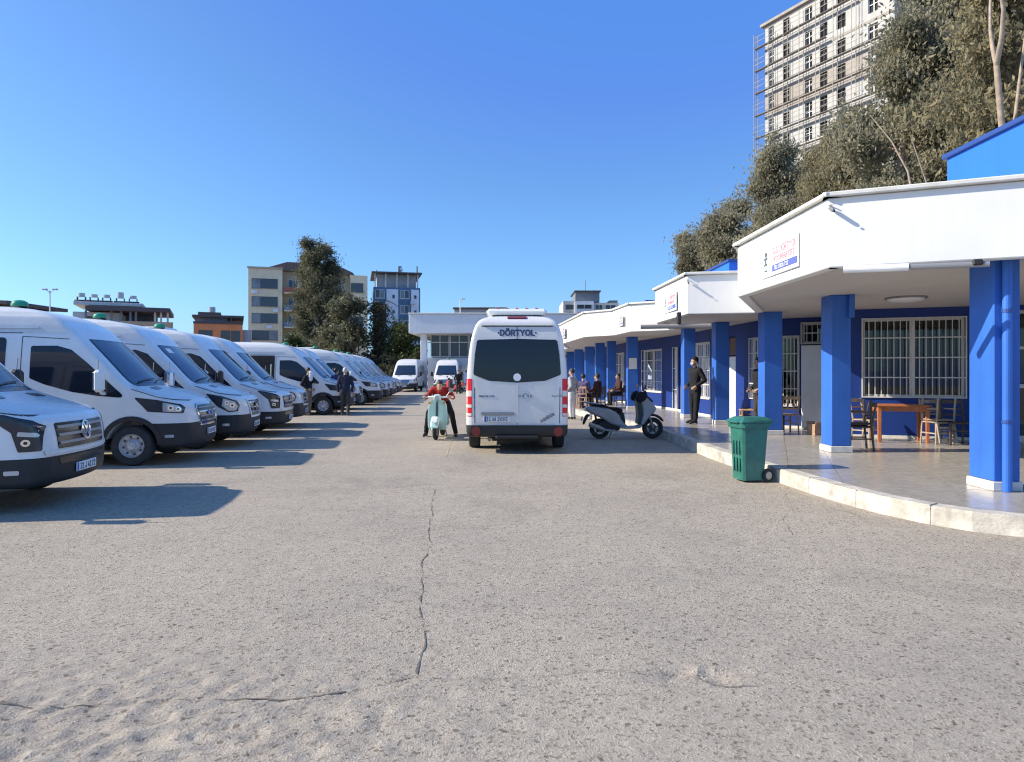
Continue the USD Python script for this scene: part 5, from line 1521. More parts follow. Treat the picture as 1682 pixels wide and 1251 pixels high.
def build_van(name, label, loc, heading, kind, plate, group=None, front=True, rear=False, sides=(-1, 1), green=0, open_door=False, ac=False, screen_card=False, route=None, seams=True, chrome_mirror=False):
    S = SHAPE[kind]; L = S.L
    t = thing(name, label, "van", loc, heading, group)
    P = body_parts(kind)
    def M(tagname, fn):
        return memo((kind, tagname), fn)
    body = obj("body", P["white"], "van_paint", t)
    bmp = obj("bumper", P["bumper"], "black_plastic", t)
    rbm = obj("rear_bumper", P["rear"], "black_plastic", t)
    obj("sill", P["sill"], "black_plastic", t)
    obj("underside", MB().box((-L + 0.35, -0.50, 0.22), (-0.45, 0.50, 0.32)).box((S.axles[1] - 0.07, -0.80, 0.27), (S.axles[1] + 0.07, 0.80, 0.41), 0.03).box((S.axles[0] - 0.06, -0.80, 0.28), (S.axles[0] + 0.06, 0.80, 0.40), 0.03)
        .box((-L + 0.5, -0.9, 0.34), (-0.3, 0.9, 0.36)), "black_plastic", t)
    for ax in S.axles:
        for s in (-1, 1):
            wheel_parts(t, ax, s * 0.885, side=s)
    for s in sides:
        cab = CAB_T if kind == "transit" else CAB_S
        obj("cab_window", M(("cab", s), lambda: patch(S, cab, "side", s, 0.004, 0.035)), "tint_glass", t)
        ws = [(-4.12, -2.98), (-5.02, -4.24), (-5.72, -5.12)] if kind == "transit" else [(-3.98, -2.86), (-4.92, -4.06), (-5.62, -5.02)]
        for k, (a, b) in enumerate(ws):
            if open_door and k == 0 and s < 0:
                continue
            obj("side_window", M(("sw", s, k), lambda: patch(S, [(a, 1.41), (b, 1.41), (b, 2.18), (a, 2.18)], "side", s, 0.005, 0.06)), "tint_glass", t)
        for ax, nm in zip(S.axles, ("f", "r")):
            if kind == "transit" or True:
                obj("wheel_arch_trim", M(("arch", s, nm), lambda: patch(S, ring_poly(ax, 0.36, S.arch - 0.004, S.arch + (0.075 if kind == "transit" else 0.035), 0.02 if nm == "f" else -0.1, np.pi - 0.02 if nm == "f" else np.pi + 0.1), "side", s, 0.012, 0, 0.02, 0.09)), "black_plastic", t)
        if seams:
            def seams_mesh():
                m = MB(); b = -2.74 if kind == "transit" else -2.66
                for pts in ([(b, 0.50), (b, 2.20)], [(b, 2.20), (-2.02, 2.16)], [(b - 1.32, 0.50), (b - 1.32, 2.26)], [(b, 2.26), (b - 1.32, 2.26)], [(-L + 0.3, 0.75), (-L + 0.3, 2.3)],
                            [(-0.22, 1.10), (-0.60, 1.17), (-1.02, 1.31)]):
                    vv, ff, _ = seam(S, pts, "side", s); m.add(vv, ff)
                return m.arrays()
            obj("door_seams", M(("seams", s), seams_mesh), "seam", t, kind="stuff")
            def rail():
                return patch(S, [(-5.6, 2.335), (-2.5, 2.335), (-2.5, 2.36), (-5.6, 2.36)], "side", s, 0.012, 0, 0.015, 0.12)
            obj("gutter", M(("rail", s), rail), "van_paint", t)
            if kind != "transit":
                obj("side_moulding", M(("mould", s), lambda: patch(S, [(-4.15, 0.70), (-1.55, 0.70), (-1.55, 0.80), (-4.15, 0.80)], "side", s, 0.012, 0.02, 0.02, 0.1)), "black_plastic", t)
            hx = -2.52 if kind == "transit" else -2.45
            obj("door_handle", M(("hand", s), lambda: patch(S, [(hx - 0.1, 1.18), (hx + 0.1, 1.18), (hx + 0.1, 1.22), (hx - 0.1, 1.22)], "side", s, 0.035, 0.015, 0.04, 0.05)), "black_plastic", t)
            obj("side_marker", M(("mark", s), lambda: patch(S, [(-1.62, 0.86), (-1.56, 0.86), (-1.56, 0.89), (-1.62, 0.89)], "side", s, 0.008, 0, 0.01, 0.05)), "lamp_amber", t)
        # mirror on its arm
        y0 = s * 0.99; y1 = s * 1.24
        mm = MB().tube([(-1.44, y0, 1.24), (-1.44, (y0 + y1) / 2, 1.25), (-1.44, y1 - s * 0.06, 1.31)], [0.035, 0.03, 0.03], 8)
        mir = obj("mirror", mm.box((-1.50, y1 - 0.10, 1.27), (-1.36, y1 + 0.10, 1.64), 0.045), "chrome" if chrome_mirror else ("white_plastic" if kind == "transit" and s < 0 else "black_plastic"), t)
        obj("mirror_glass", MB().box((-1.508, y1 - 0.08, 1.31), (-1.5035, y1 + 0.08, 1.60), 0.0), "mirror_glass", mir)
        obj("mirror_pole", MB().tube([(-1.44, y1 + s * 0.02, 1.63), (-1.43, y1 + s * 0.03, 1.80)], 0.008, 6), "grey_metal", mir)
        # headlamp wrapping round the corner
        if kind == "transit":
            hl = [(-0.98, 1.17), (-0.60, 1.125), (-0.26, 1.045), (-0.20, 0.985), (-0.215, 0.89), (-0.40, 0.90), (-0.76, 0.925), (-0.84, 1.02)]
            lens = [(-0.52, 1.08), (-0.28, 1.02), (-0.235, 0.95), (-0.26, 0.91), (-0.52, 0.925)]
        elif kind == "sprinter":
            hl = [(-0.82, 1.16), (-0.50, 1.10), (-0.22, 1.00), (-0.17, 0.90), (-0.20, 0.78), (-0.36, 0.76), (-0.58, 0.88)]
            lens = [(-0.47, 1.05), (-0.25, 0.98), (-0.20, 0.88), (-0.23, 0.80), (-0.36, 0.79), (-0.50, 0.90)]
        else:
            hl = [(-0.64, 1.15), (-0.42, 1.12), (-0.20, 1.05), (-0.12, 0.98), (-0.12, 0.70), (-0.30, 0.70), (-0.36, 0.92)]
            lens = [(-0.30, 0.93), (-0.16, 0.91), (-0.14, 0.88), (-0.15, 0.86), (-0.31, 0.88)]
        hd = obj("headlight", M(("hl", s), lambda: patch(S, hl, "side", s, 0.006, 0.015, 0.02, 0.05)), "lamp_shell", t)
        obj("lens", M(("lens", s), lambda: patch(S, lens, "side", s, 0.011, 0.012, 0.01, 0.04)), "lamp_lens", hd)
        bowls = {"transit": ((-0.40, 0.985, 0.045), (-0.29, 0.965, 0.035)), "sprinter": ((-0.30, 0.905, 0.05), (-0.40, 0.955, 0.04)), "crafter": ((-0.24, 0.80, 0.04),)}[kind]
        for k, (bx_, bz_, br_) in enumerate(bowls):
            obj("reflector_bowl", M(("bowl", s, k), lambda: patch(S, sg.Point(bx_, bz_).buffer(br_, quad_segs=5), "side", s, 0.013, 0, 0.005, 0.03)), "chrome", hd)
            obj("bulb", M(("bulb", s, k), lambda: patch(S, sg.Point(bx_, bz_).buffer(br_ * 0.45, quad_segs=4), "side", s, 0.015, 0, 0.004, 0.03)), "gloss_black", hd)
        fl = (-0.42, 0.50) if kind != "crafter" else (-0.36, 0.47)
        obj("fog_light", M(("fog", s), lambda: patch(S, [(fl[0] - 0.07, fl[1] - 0.025), (fl[0] + 0.07, fl[1] - 0.025), (fl[0] + 0.07, fl[1] + 0.025), (fl[0] - 0.07, fl[1] + 0.025)], "side", s, 0.012, 0.015, 0.02, 0.04)), "lamp_lens", bmp)
    # windscreen and its black surround
    ws_o = [(-0.885, 1.36), (0.885, 1.36), (0.80, 1.80), (0.735, 2.17), (-0.735, 2.17), (-0.80, 1.80)]
    ws_i = [(-0.84, 1.41), (0.84, 1.41), (0.765, 1.78), (0.70, 2.14), (-0.70, 2.14), (-0.765, 1.78)]
    sur = obj("windscreen_surround", M("wso", lambda: patch(S, ws_o, "front", 1, 0.003, 0.05)), "gloss_black", t)
    obj("windscreen", M("wsi", lambda: patch(S, ws_i, "front", 1, 0.007, 0.05, 0.01)), "windscreen_glass", t)
    for y in (-0.35, 0.30):
        def wiper(y=y):
            q = S.cast(np.array([(y - 0.32, 1.43), (y - 0.1, 1.455), (y + 0.15, 1.47), (y + 0.38, 1.475)]), "front")
            q = q + np.array([0.03, 0, 0.012]); return tube(q, 0.011, 6)
        obj("wiper", M(("wip", y), wiper), "gloss_black", t)
    if screen_card:
        obj("windscreen_card", patch(S, [(-0.55, 2.0), (-0.30, 2.0), (-0.30, 2.1), (-0.55, 2.1)], "front", 1, 0.011, 0.01, 0.005), "paper", t)
    # bonnet vents
    for s in (-1, 1):
        obj("bonnet_vent", M(("vent", s), lambda: patch(S, [(-0.86, s * 0.30), (-0.86, s * 0.62), (-0.74, s * 0.60), (-0.74, s * 0.34)], "top", 1, 0.006, 0.02, 0.01, 0.06)), "gloss_black", t)
    # grille, badge, plate
    if kind == "transit":
        g = obj("grille", M("gr", lambda: patch(S, [(-0.50, 0.66), (0.50, 0.66), (0.56, 0.96), (0.50, 1.02), (-0.50, 1.02), (-0.56, 0.96)], "front", 1, 0.012, 0.03)), "gloss_black", t)
        fr = sg.Polygon([(-0.53, 0.64), (0.53, 0.64), (0.59, 0.96), (0.52, 1.045), (-0.52, 1.045), (-0.59, 0.96)]).buffer(-0.01).difference(sg.Polygon([(-0.49, 0.67), (0.49, 0.67), (0.54, 0.95), (0.49, 1.01), (-0.49, 1.01), (-0.54, 0.95)]))
        obj("grille_frame", M("grf", lambda: patch(S, fr, "front", 1, 0.020, 0, 0.02, 0.1)), "chrome", g)
        for k, z in enumerate((0.73, 0.81, 0.89, 0.96)):
            obj("grille_bar", M(("gb", k), lambda: patch(S, [(-0.49, z - 0.012), (0.49, z - 0.012), (0.49, z + 0.012), (-0.49, z + 0.012)], "front", 1, 0.024, 0, 0.02, 0.12)), "chrome" if k in (0, 2) else "grey_metal", g)
        a = np.linspace(0, 2 * np.pi, 28, endpoint=False)
        obj("badge", M("badge", lambda: patch(S, [(0.115 * math.cos(x), 0.85 + 0.05 * math.sin(x)) for x in a], "front", 1, 0.034, 0, 0.02, 0.05)), "plate_blue", g)
        obj("badge_rim", M("badge2", lambda: patch(S, sg.Polygon([(0.125 * math.cos(x), 0.85 + 0.058 * math.sin(x)) for x in a], [[(0.110 * math.cos(x), 0.85 + 0.046 * math.sin(x)) for x in a]]), "front", 1, 0.037, 0, 0.02, 0.05)), "chrome", g)
        zp = 0.53
    else:
        zt_, zb_ = (1.0, 0.66) if kind == "sprinter" else (1.0, 0.70)
        wo, wi = (0.52, 0.40) if kind == "sprinter" else (0.60, 0.58)
        g = obj("grille", M("gr", lambda: patch(S, [(-wi, zb_), (wi, zb_), (wo, zt_), (-wo, zt_)], "front", 1, 0.010, 0.03)), "gloss_black", t)
        if kind == "sprinter":
            fr = sg.Polygon([(-wi - 0.05, zb_ - 0.04), (wi + 0.05, zb_ - 0.04), (wo + 0.05, zt_ + 0.02), (-wo - 0.05, zt_ + 0.02)]).difference(sg.Polygon([(-wi, zb_), (wi, zb_), (wo, zt_ - 0.01), (-wo, zt_ - 0.01)]))
            obj("grille_frame", M("grf", lambda: patch(S, fr, "front", 1, 0.016, 0, 0.02, 0.1)), "white_plastic", g)
        else:
            obj("white_strip", M("strip", lambda: patch(S, [(-0.78, 0.645), (0.78, 0.645), (0.80, 0.70), (0.62, 0.685), (-0.62, 0.685), (-0.80, 0.70)], "front", 1, 0.014, 0.008, 0.02, 0.1)), "van_paint", t)
            obj("lower_grille", M("lgr", lambda: patch(S, [(-0.55, 0.52), (0.55, 0.52), (0.60, 0.60), (-0.60, 0.60)], "front", 1, 0.012, 0.02, 0.02, 0.1)), "gloss_black", bmp)
        for k in range(3):
            z = zb_ + (zt_ - zb_) * (k + 0.75) / 3.3; w = wi + (wo - wi) * (z - zb_) / (zt_ - zb_) - 0.02
            obj("grille_bar", M(("gb", k), lambda: patch(S, [(-w, z - 0.016), (w, z - 0.016), (w, z + 0.016), (-w, z + 0.016)], "front", 1, 0.022, 0, 0.02, 0.12)), "grey_metal" if kind == "crafter" else "chrome", g)
        a = np.linspace(0, 2 * np.pi, 32, endpoint=False); zc = 0.84 if kind == "sprinter" else 0.88; R = 0.115
        rg = sg.Point(0, zc).buffer(R, quad_segs=12).difference(sg.Point(0, zc).buffer(R - 0.016, quad_segs=12))
        if kind == "sprinter":
            bars = [sg.Polygon([(0.018 * math.cos(b + np.pi / 2), zc + 0.018 * math.sin(b + np.pi / 2)), (R * math.cos(b), zc + R * math.sin(b)), (0.018 * math.cos(b - np.pi / 2), zc + 0.018 * math.sin(b - np.pi / 2))]) for b in (np.pi / 2, np.pi * 7 / 6, -np.pi / 6)]
        else:
            bars = [sg.LineString(p).buffer(0.009) for p in ([(-0.055, zc + 0.085), (0, zc + 0.012), (0.055, zc + 0.085)], [(-0.088, zc + 0.05), (-0.045, zc - 0.08), (0, zc - 0.005), (0.045, zc - 0.08), (0.088, zc + 0.05)])]
        obj("badge_disc", M("bd", lambda: patch(S, sg.Point(0, zc).buffer(R - 0.004, quad_segs=10), "front", 1, 0.026, 0, 0.02, 0.06)), "gloss_black", g)
        em = shapely.union_all([rg.buffer(0.001)] + bars)
        obj("badge", M("badge", lambda: patch(S, em, "front", 1, 0.032, 0, 0.01, 0.05)), "chrome", g)
        zp = 0.47 if kind == "sprinter" else 0.44
    q = S.cast(np.array([(0.0, zp)]), "front")[0]
    pv, pf = chamfer_box(np.array([q[0] + 0.008, -0.26, zp - 0.055]), np.array([q[0] + 0.022, 0.26, zp + 0.055]), 0.003)
    pl = obj("licence_plate", (pv, pf), "plate_white", t)
    obj("plate_band", MB().box((q[0] + 0.0225, -0.255, zp - 0.05), (q[0] + 0.024, -0.215, zp + 0.05)), "plate_blue", pl)
    m = meshkit.text_mesh(plate, 0.072, 0.002, bold=True); v = np.array(m.vertices); v[:, 0] -= v[:, 0].mean(); v[:, 0] *= 0.41 / np.ptp(v[:, 0])
    obj("lettering", (np.column_stack([q[0] + 0.0228 + v[:, 2], v[:, 0] + 0.02, v[:, 1] - 0.036 + zp]), m.faces), "plate_text", pl)
    # rear: lights, window, doors
    for s in (-1, 1):
        segs = [(0.74, 0.80, "lamp_white"), (0.80, 0.90, "lamp_red"), (0.90, 0.97, "lamp_white"), (0.97, 1.12, "lamp_red"), (1.12, 1.24, "lamp_white"), (1.24, 1.46, "lamp_red")]
        tl = obj("tail_light", M(("tl", s), lambda: patch(S, sg.box(min(s * 0.885, s * 0.992), 0.73, max(s * 0.885, s * 0.992), 1.47), "rear", 1, 0.004, 0.01, 0.01, 0.03)), "lamp_red", t)
        for k, (z0, z1, mt) in enumerate(segs):
            if mt != "lamp_red":
                obj("lamp", M(("tls", s, k), lambda: patch(S, sg.box(min(s * 0.889, s * 0.988), z0 + 0.003, max(s * 0.889, s * 0.988), z1 - 0.003), "rear", 1, 0.010, 0.004, 0.012, 0.03)), mt, tl)
        obj("reflector", M(("rf", s), lambda: patch(S, sg.Point(s * 0.80, 0.455).buffer(0.085), "rear", 1, 0.062, 0, 0.03, 0.06)), "lamp_red_dark", rbm)
    rw = [(-0.86, 1.55), (-0.55, 1.43), (0.0, 1.395), (0.55, 1.43), (0.86, 1.55), (0.83, 1.95), (0.785, 2.235), (0.0, 2.255), (-0.785, 2.235), (-0.83, 1.95)]
    obj("rear_window", M("rw", lambda: patch(S, rw, "rear", 1, 0.005, 0.05)), "tint_glass", t)
    if rear:
        def rs():
            m = MB()
            for pts in ([(0, 0.575), (0, 1.39)], [(0, 2.26), (0, 2.50)], [(-0.83, 0.60), (-0.84, 1.3)], [(0.83, 0.60), (0.84, 1.3)], [(-0.70, 2.50), (0.70, 2.50)]):
                vv, ff, _ = seam(S, pts, "rear", 1, 0.014); m.add(vv, ff)
            return m.arrays()
        obj("door_seams", rs(), "seam", t, kind="stuff")
        obj("door_post", patch(S, [(-0.012, 0.60), (0.012, 0.60), (0.012, 1.385), (-0.012, 1.385)], "rear", 1, 0.01, 0, 0.01, 0.1), "white_plastic", t)
        obj("spoiler_lip", patch(S, [(-0.70, 2.515), (0.70, 2.515), (0.68, 2.55), (-0.68, 2.55)], "rear", 1, 0.035, 0.01, 0.05, 0.1), "van_paint", t)
        obj("brake_light", patch(S, sg.box(-0.19, 2.655, 0.19, 2.70), "rear", 1, 0.016, 0.01, 0.02, 0.1), "lamp_red_dark", t)
        W3 = MB()
        for dy, dz in ((-0.006, 0), (0.006, 0), (0, 0.005), (0, -0.005)):
            W3.add(*emboss(S, "·DÖRTYOL·", 0.108, (dy, 2.375 + dz), "rear", 0.76, 0.004 + 40 * dz * dz, 0))
        obj("lettering", W3, "vinyl_navy", t, kind="stuff")
        obj("sticker", patch(S, sg.Point(0.0, 1.50).buffer(0.075), "rear", 1, 0.012, 0, 0.005, 0.05), "sign_white", t, label="round white sticker on the rear window")
        for c, w, tx in ((0.60, 0.30, "Servis Ltd"), (-0.80 + 0.02, 0.20, "516 CDI")):
            obj("lettering", emboss(S, tx, 0.035, (c, 1.135), "rear", w), "vinyl_navy" if c > 0 else "grey_metal", t)
        R = 0.085; zc = 1.13; yc = -0.165
        em = shapely.union_all([sg.Point(yc, zc).buffer(R, quad_segs=12).difference(sg.Point(yc, zc).buffer(R - 0.013, quad_segs=12)).buffer(0.001)] + [sg.Polygon([(yc + 0.014 * math.cos(b + np.pi / 2), zc + 0.014 * math.sin(b + np.pi / 2)), (yc + R * math.cos(b), zc + R * math.sin(b)), (yc + 0.014 * math.cos(b - np.pi / 2), zc + 0.014 * math.sin(b - np.pi / 2))]) for b in (np.pi / 2, np.pi * 7 / 6, -np.pi / 6)])
        obj("badge", patch(S, em, "rear", 1, 0.016, 0, 0.015, 0.05), "chrome", t)
        obj("badge_handle", patch(S, sg.box(yc - 0.13, zc - 0.018, yc + 0.13, zc + 0.018), "rear", 1, 0.012, 0.01, 0.012, 0.05), "grey_metal", t)
        obj("decal", emboss(S, "minibüs", 0.07, (-0.59, 0.715), "rear", 0.30, 0.003, 30), "vinyl_navy", t)
        obj("plate_recess", patch(S, sg.box(0.06, 0.76, 0.70, 0.815), "rear", 1, 0.03, 0.01, 0.03, 0.08), "grey_metal", t)
        xq = S.cast(np.array([(0.4, 0.69)]), "rear")[0][0]
        pl = obj("licence_plate", MB().box((xq - 0.022, 0.13, 0.625), (xq - 0.008, 0.65, 0.735), 0.003), "plate_white", t)
        obj("plate_band", MB().box((xq - 0.0235, 0.61, 0.63), (xq - 0.0225, 0.645, 0.73)), "plate_blue", pl)
        m = meshkit.text_mesh("31 M 2093", 0.075, 0.002, bold=True); v = np.array(m.vertices); v[:, 0] -= v[:, 0].mean(); v[:, 0] *= 0.42 / np.ptp(v[:, 0])
        obj("lettering", (np.column_stack([xq - 0.0228 - v[:, 2], 0.37 - v[:, 0], v[:, 1] + 0.6425]), m.faces), "plate_text", pl)
        obj("tow_step", MB().box((-L - 0.05, -0.42, 0.30), (-L + 0.15, 0.42, 0.36), 0.015), "black_plastic", t)
        obj("exhaust", MB().tube([(-L + 0.9, 0.55, 0.27), (-L + 0.25, 0.55, 0.26)], 0.04, 10), "grey_metal", t)
        obj("spare_wheel", (lathe([(0.0, -0.1), (0.30, -0.1), (0.33, -0.05), (0.33, 0.05), (0.30, 0.1), (0.0, 0.1)], 28)[0] + [-L + 0.62, 0, 0.27], lathe([(0.0, -0.1), (0.30, -0.1), (0.33, -0.05), (0.33, 0.05), (0.30, 0.1), (0.0, 0.1)], 28)[1]), "rubber", t, smooth=40)
    zr = lambda x: float(S.cast(np.array([(x, 0.0)]), "top")[0][2])
    if ac:
        a = obj("roof_unit", MB().box((-L + 0.55, -0.62, zr(-L + 1.2) + 0.02), (-L + 2.1, 0.62, zr(-L + 1.2) + 0.15), 0.06), "white_plastic", t, label="flat white air conditioning unit on the roof")
        obj("roof_unit_feet", MB().box((-L + 0.7, -0.5, zr(-L + 1.2) - 0.01), (-L + 1.9, -0.4, zr(-L + 1.2) + 0.02)).box((-L + 0.7, 0.4, zr(-L + 1.2) - 0.01), (-L + 1.9, 0.5, zr(-L + 1.2) + 0.02)), "black_plastic", a, kind="stuff")
        for k in range(5):
            y = -0.4 + 0.2 * k
            obj("roof_light", MB().box((-L + 0.60, y - 0.025, zr(-L + 1.2) + 0.152), (-L + 0.65, y + 0.025, zr(-L + 1.2) + 0.168), 0.004), "lamp_red", a)
    if green:
        x = -3.3; z = zr(x)
        b = obj("roof_vent", MB().box((x - 0.20, -0.16, z - 0.02), (x + 0.14, 0.16, z + 0.04), 0.03), "black_plastic", t)
        v, f = lathe([(0.13, 0.0), (0.135, 0.035), (0.12, 0.08), (0.07, 0.11), (0, 0.12)], 22); obj("vent_cap", (v + [x + 0.05, 0, z + 0.042], f), "green_plastic", b, smooth=40)
    if route:
        obj("route_sign", MB().box((-2.62, -0.42, 2.62), (-2.50, 0.42, 2.78), 0.02), "sign_white", t)
    if open_door:
        a, b = -4.12, -2.78
        d = obj("door_opening", patch(S, [(a + 0.22, 0.55), (b, 0.55), (b, 2.22), (a + 0.22, 2.22)], "side", -1, 0.004, 0.05), "dark_room", t)
        obj("grab_rail", MB().tube([(b - 0.12, -1.045, 0.9), (b - 0.12, -1.02, 1.9)], 0.012, 8), "chrome", d)
        obj("step", MB().box((a + 0.25, -1.06, 0.40), (b - 0.02, -0.90, 0.45), 0.01), "black_plastic", d)
        sl = patch(S, [(a - 1.15, 0.50), (a + 0.18, 0.50), (a + 0.18, 2.25), (a - 1.15, 2.25)], "side", -1, 0.07, 0.04, 0.07)
        sd = obj("sliding_door", sl, "van_paint", t)
        obj("door_window", patch(S, [(a - 1.05, 1.41), (a + 0.08, 1.41), (a + 0.08, 2.18), (a - 1.05, 2.18)], "side", -1, 0.076, 0.06, 0.01), "tint_glass", sd)
    return t


def parked(px, py, z, d):
    """The middle of a van's front, from where the photograph shows it."""
    return ((px - CX) * d / FPX, d, 0.0)


HD = math.radians(9.0)
ROWG = "white vans parked nose out along the left"
V1 = build_van("parked_van", "nearest white van at the left edge with a black grille and white strip under it", (-5.38, 8.62, 0), HD, "crafter", "31 J 4172", group=ROWG)
V2 = build_van("parked_van", "white van second from the camera with tall headlamps and silver wheel beside the nearest van", (-5.62, 12.75, 0), HD, "transit", "31 M 0187", green=1, group=ROWG)
V3 = build_van("parked_van", "white van third in the parked row with bright mirror and white framed grille", (-5.72, 15.3, 0), HD, "sprinter", "31 M 2240", green=1, screen_card=True, chrome_mirror=True, group=ROWG)
V4 = build_van("parked_van", "white van fourth in the parked row with dark windscreen, between two others", (-5.80, 17.9, 0), math.radians(7.5), "crafter", "31 J 0952", green=1, group=ROWG)
V5 = build_van("parked_van", "fifth white van of the row, its nose half hidden by the fourth", (-6.2, 20.6, 0), HD, "sprinter", "31 M 3316", ac=True, group=ROWG)
V6 = build_van("parked_van", "white van with its side door standing open behind the lone standing man", (-6.15, 26.6, 0), math.radians(6), "transit", "31 M 1120", open_door=True, group=ROWG)
far = [(-6.55, 29.8, V3, "white van just behind the open doored one, seen past the two walking men", 6), (-6.45, 34.0, V2, "white van whose front wheel shows right of the walking men", 8), (-6.6, 36.7, V5, "fifth white van from the far end of the parked row", 8),
       (-6.8, 39.2, V3, "fourth white van from the far end of the parked row", 8), (-7.05, 41.6, V4, "third white van from the far end of the parked row", 8), (-7.25, 44.1, V2, "second white van from the far end of the parked row", 8), (-7.5, 46.6, V5, "last white van at the far end of the parked row", 8)]
for x, y, src, lab, a in far:
    copy_of(src, "parked_van", lab, "van", (x, y, 0), math.radians(a), ROWG)
VC = build_van("white_minibus", "white minibus seen from behind in the middle of the square, dark rear window", (0.06 , 13.35 + 5.92, 0), math.radians(90.4), "sprinter", "31 M 2093", rear=True, ac=True, green=0)
build_van("facing_van", "white van facing the camera left of the station column, far away", (pxw(662, 55), 55, 0), math.radians(-90), "sprinter", "31 M 0770", seams=False, group="vans facing the camera far away")
copy_of(V4, "facing_van", "white van facing the camera under the station windows, behind the mint scooter", "van", (pxw(731, 55.5), 55.5, 0), math.radians(-90), "vans facing the camera far away")
# ------------------------------------------------------------------ small things: scooters, bin, furniture, people
def rslab(poly, hw, k=0.03, h=0.02, it=2, taper=None):
    """A body panel: a side outline (x, z) given a rounded width; taper(x, z) may narrow it."""
    p = chaikin(poly, it); lo, hi = p.min(0) - 0.08, p.max(0) + 0.08
    A = sdf_grid(p, lo[0], hi[0], lo[1], hi[1], 0.012)
    gx, gy, gz = np.arange(lo[0], hi[0], h), np.arange(-hw - 0.06, hw + 0.06 + h, h), np.arange(lo[1], hi[1], h)
    X, Y, Z = np.meshgrid(gx, gy, gz, indexing="ij")
    def f(x, y, z):
        w = hw * (taper(x, z) if taper else 1.0)
        return smax(A.ev(x, z), np.abs(y) - w, k)
    F = f(X.ravel(), Y.ravel(), Z.ravel()).reshape(X.shape)
    v, t = surface_net(F, np.array([gx[0], gy[0], gz[0]]), h)
    e = 0.003
    n = np.stack([f(*(v + d).T) - f(*(v - d).T) for d in np.eye(3) * e], 1); n /= np.linalg.norm(n, axis=1, keepdims=True) + 1e-9
    return v, t, n


def small_wheel(t, x, r, w, rim):
    h = w / 2
    v, f = lathe([(r * 0.62, -h * 0.8), (r - 0.03, -h), (r - 0.006, -h * 0.6), (r, 0), (r - 0.006, h * 0.6), (r - 0.03, h), (r * 0.62, h * 0.8), (r * 0.62, -h * 0.8)], 32, "y")
    o = np.array([x, 0, r])
    ty = obj("tyre", (v + o, f), "rubber", t, smooth=40)
    M = MB()
    v, f = lathe([(r * 0.64, -h * 0.55), (r * 0.64, h * 0.55), (r * 0.56, h * 0.5), (r * 0.56, -h * 0.5), (r * 0.64, -h * 0.55)], 28, "y"); M.add(v + o, f)
    for k in range(5):
        a = k * 2 * np.pi / 5 + 0.3
        M.tube([o + [0.03 * math.cos(a), 0, 0.03 * math.sin(a)], o + [r * 0.58 * math.cos(a), 0, r * 0.58 * math.sin(a)]], [0.022, 0.014], 6)
    v, f = lathe([(0.0, -h * 0.7), (0.05, -h * 0.7), (0.05, h * 0.7), (0.0, h * 0.7)], 18, "y"); M.add(v + o, f)
    obj("rim", M, rim, ty, smooth=40)
    v, f = lathe([(0.0, h * 0.75), (r * 0.42, h * 0.75), (r * 0.42, h * 0.8), (0.0, h * 0.8)], 22, "y"); obj("brake_disc", (v + o, f), "grey_metal", ty)
    return ty


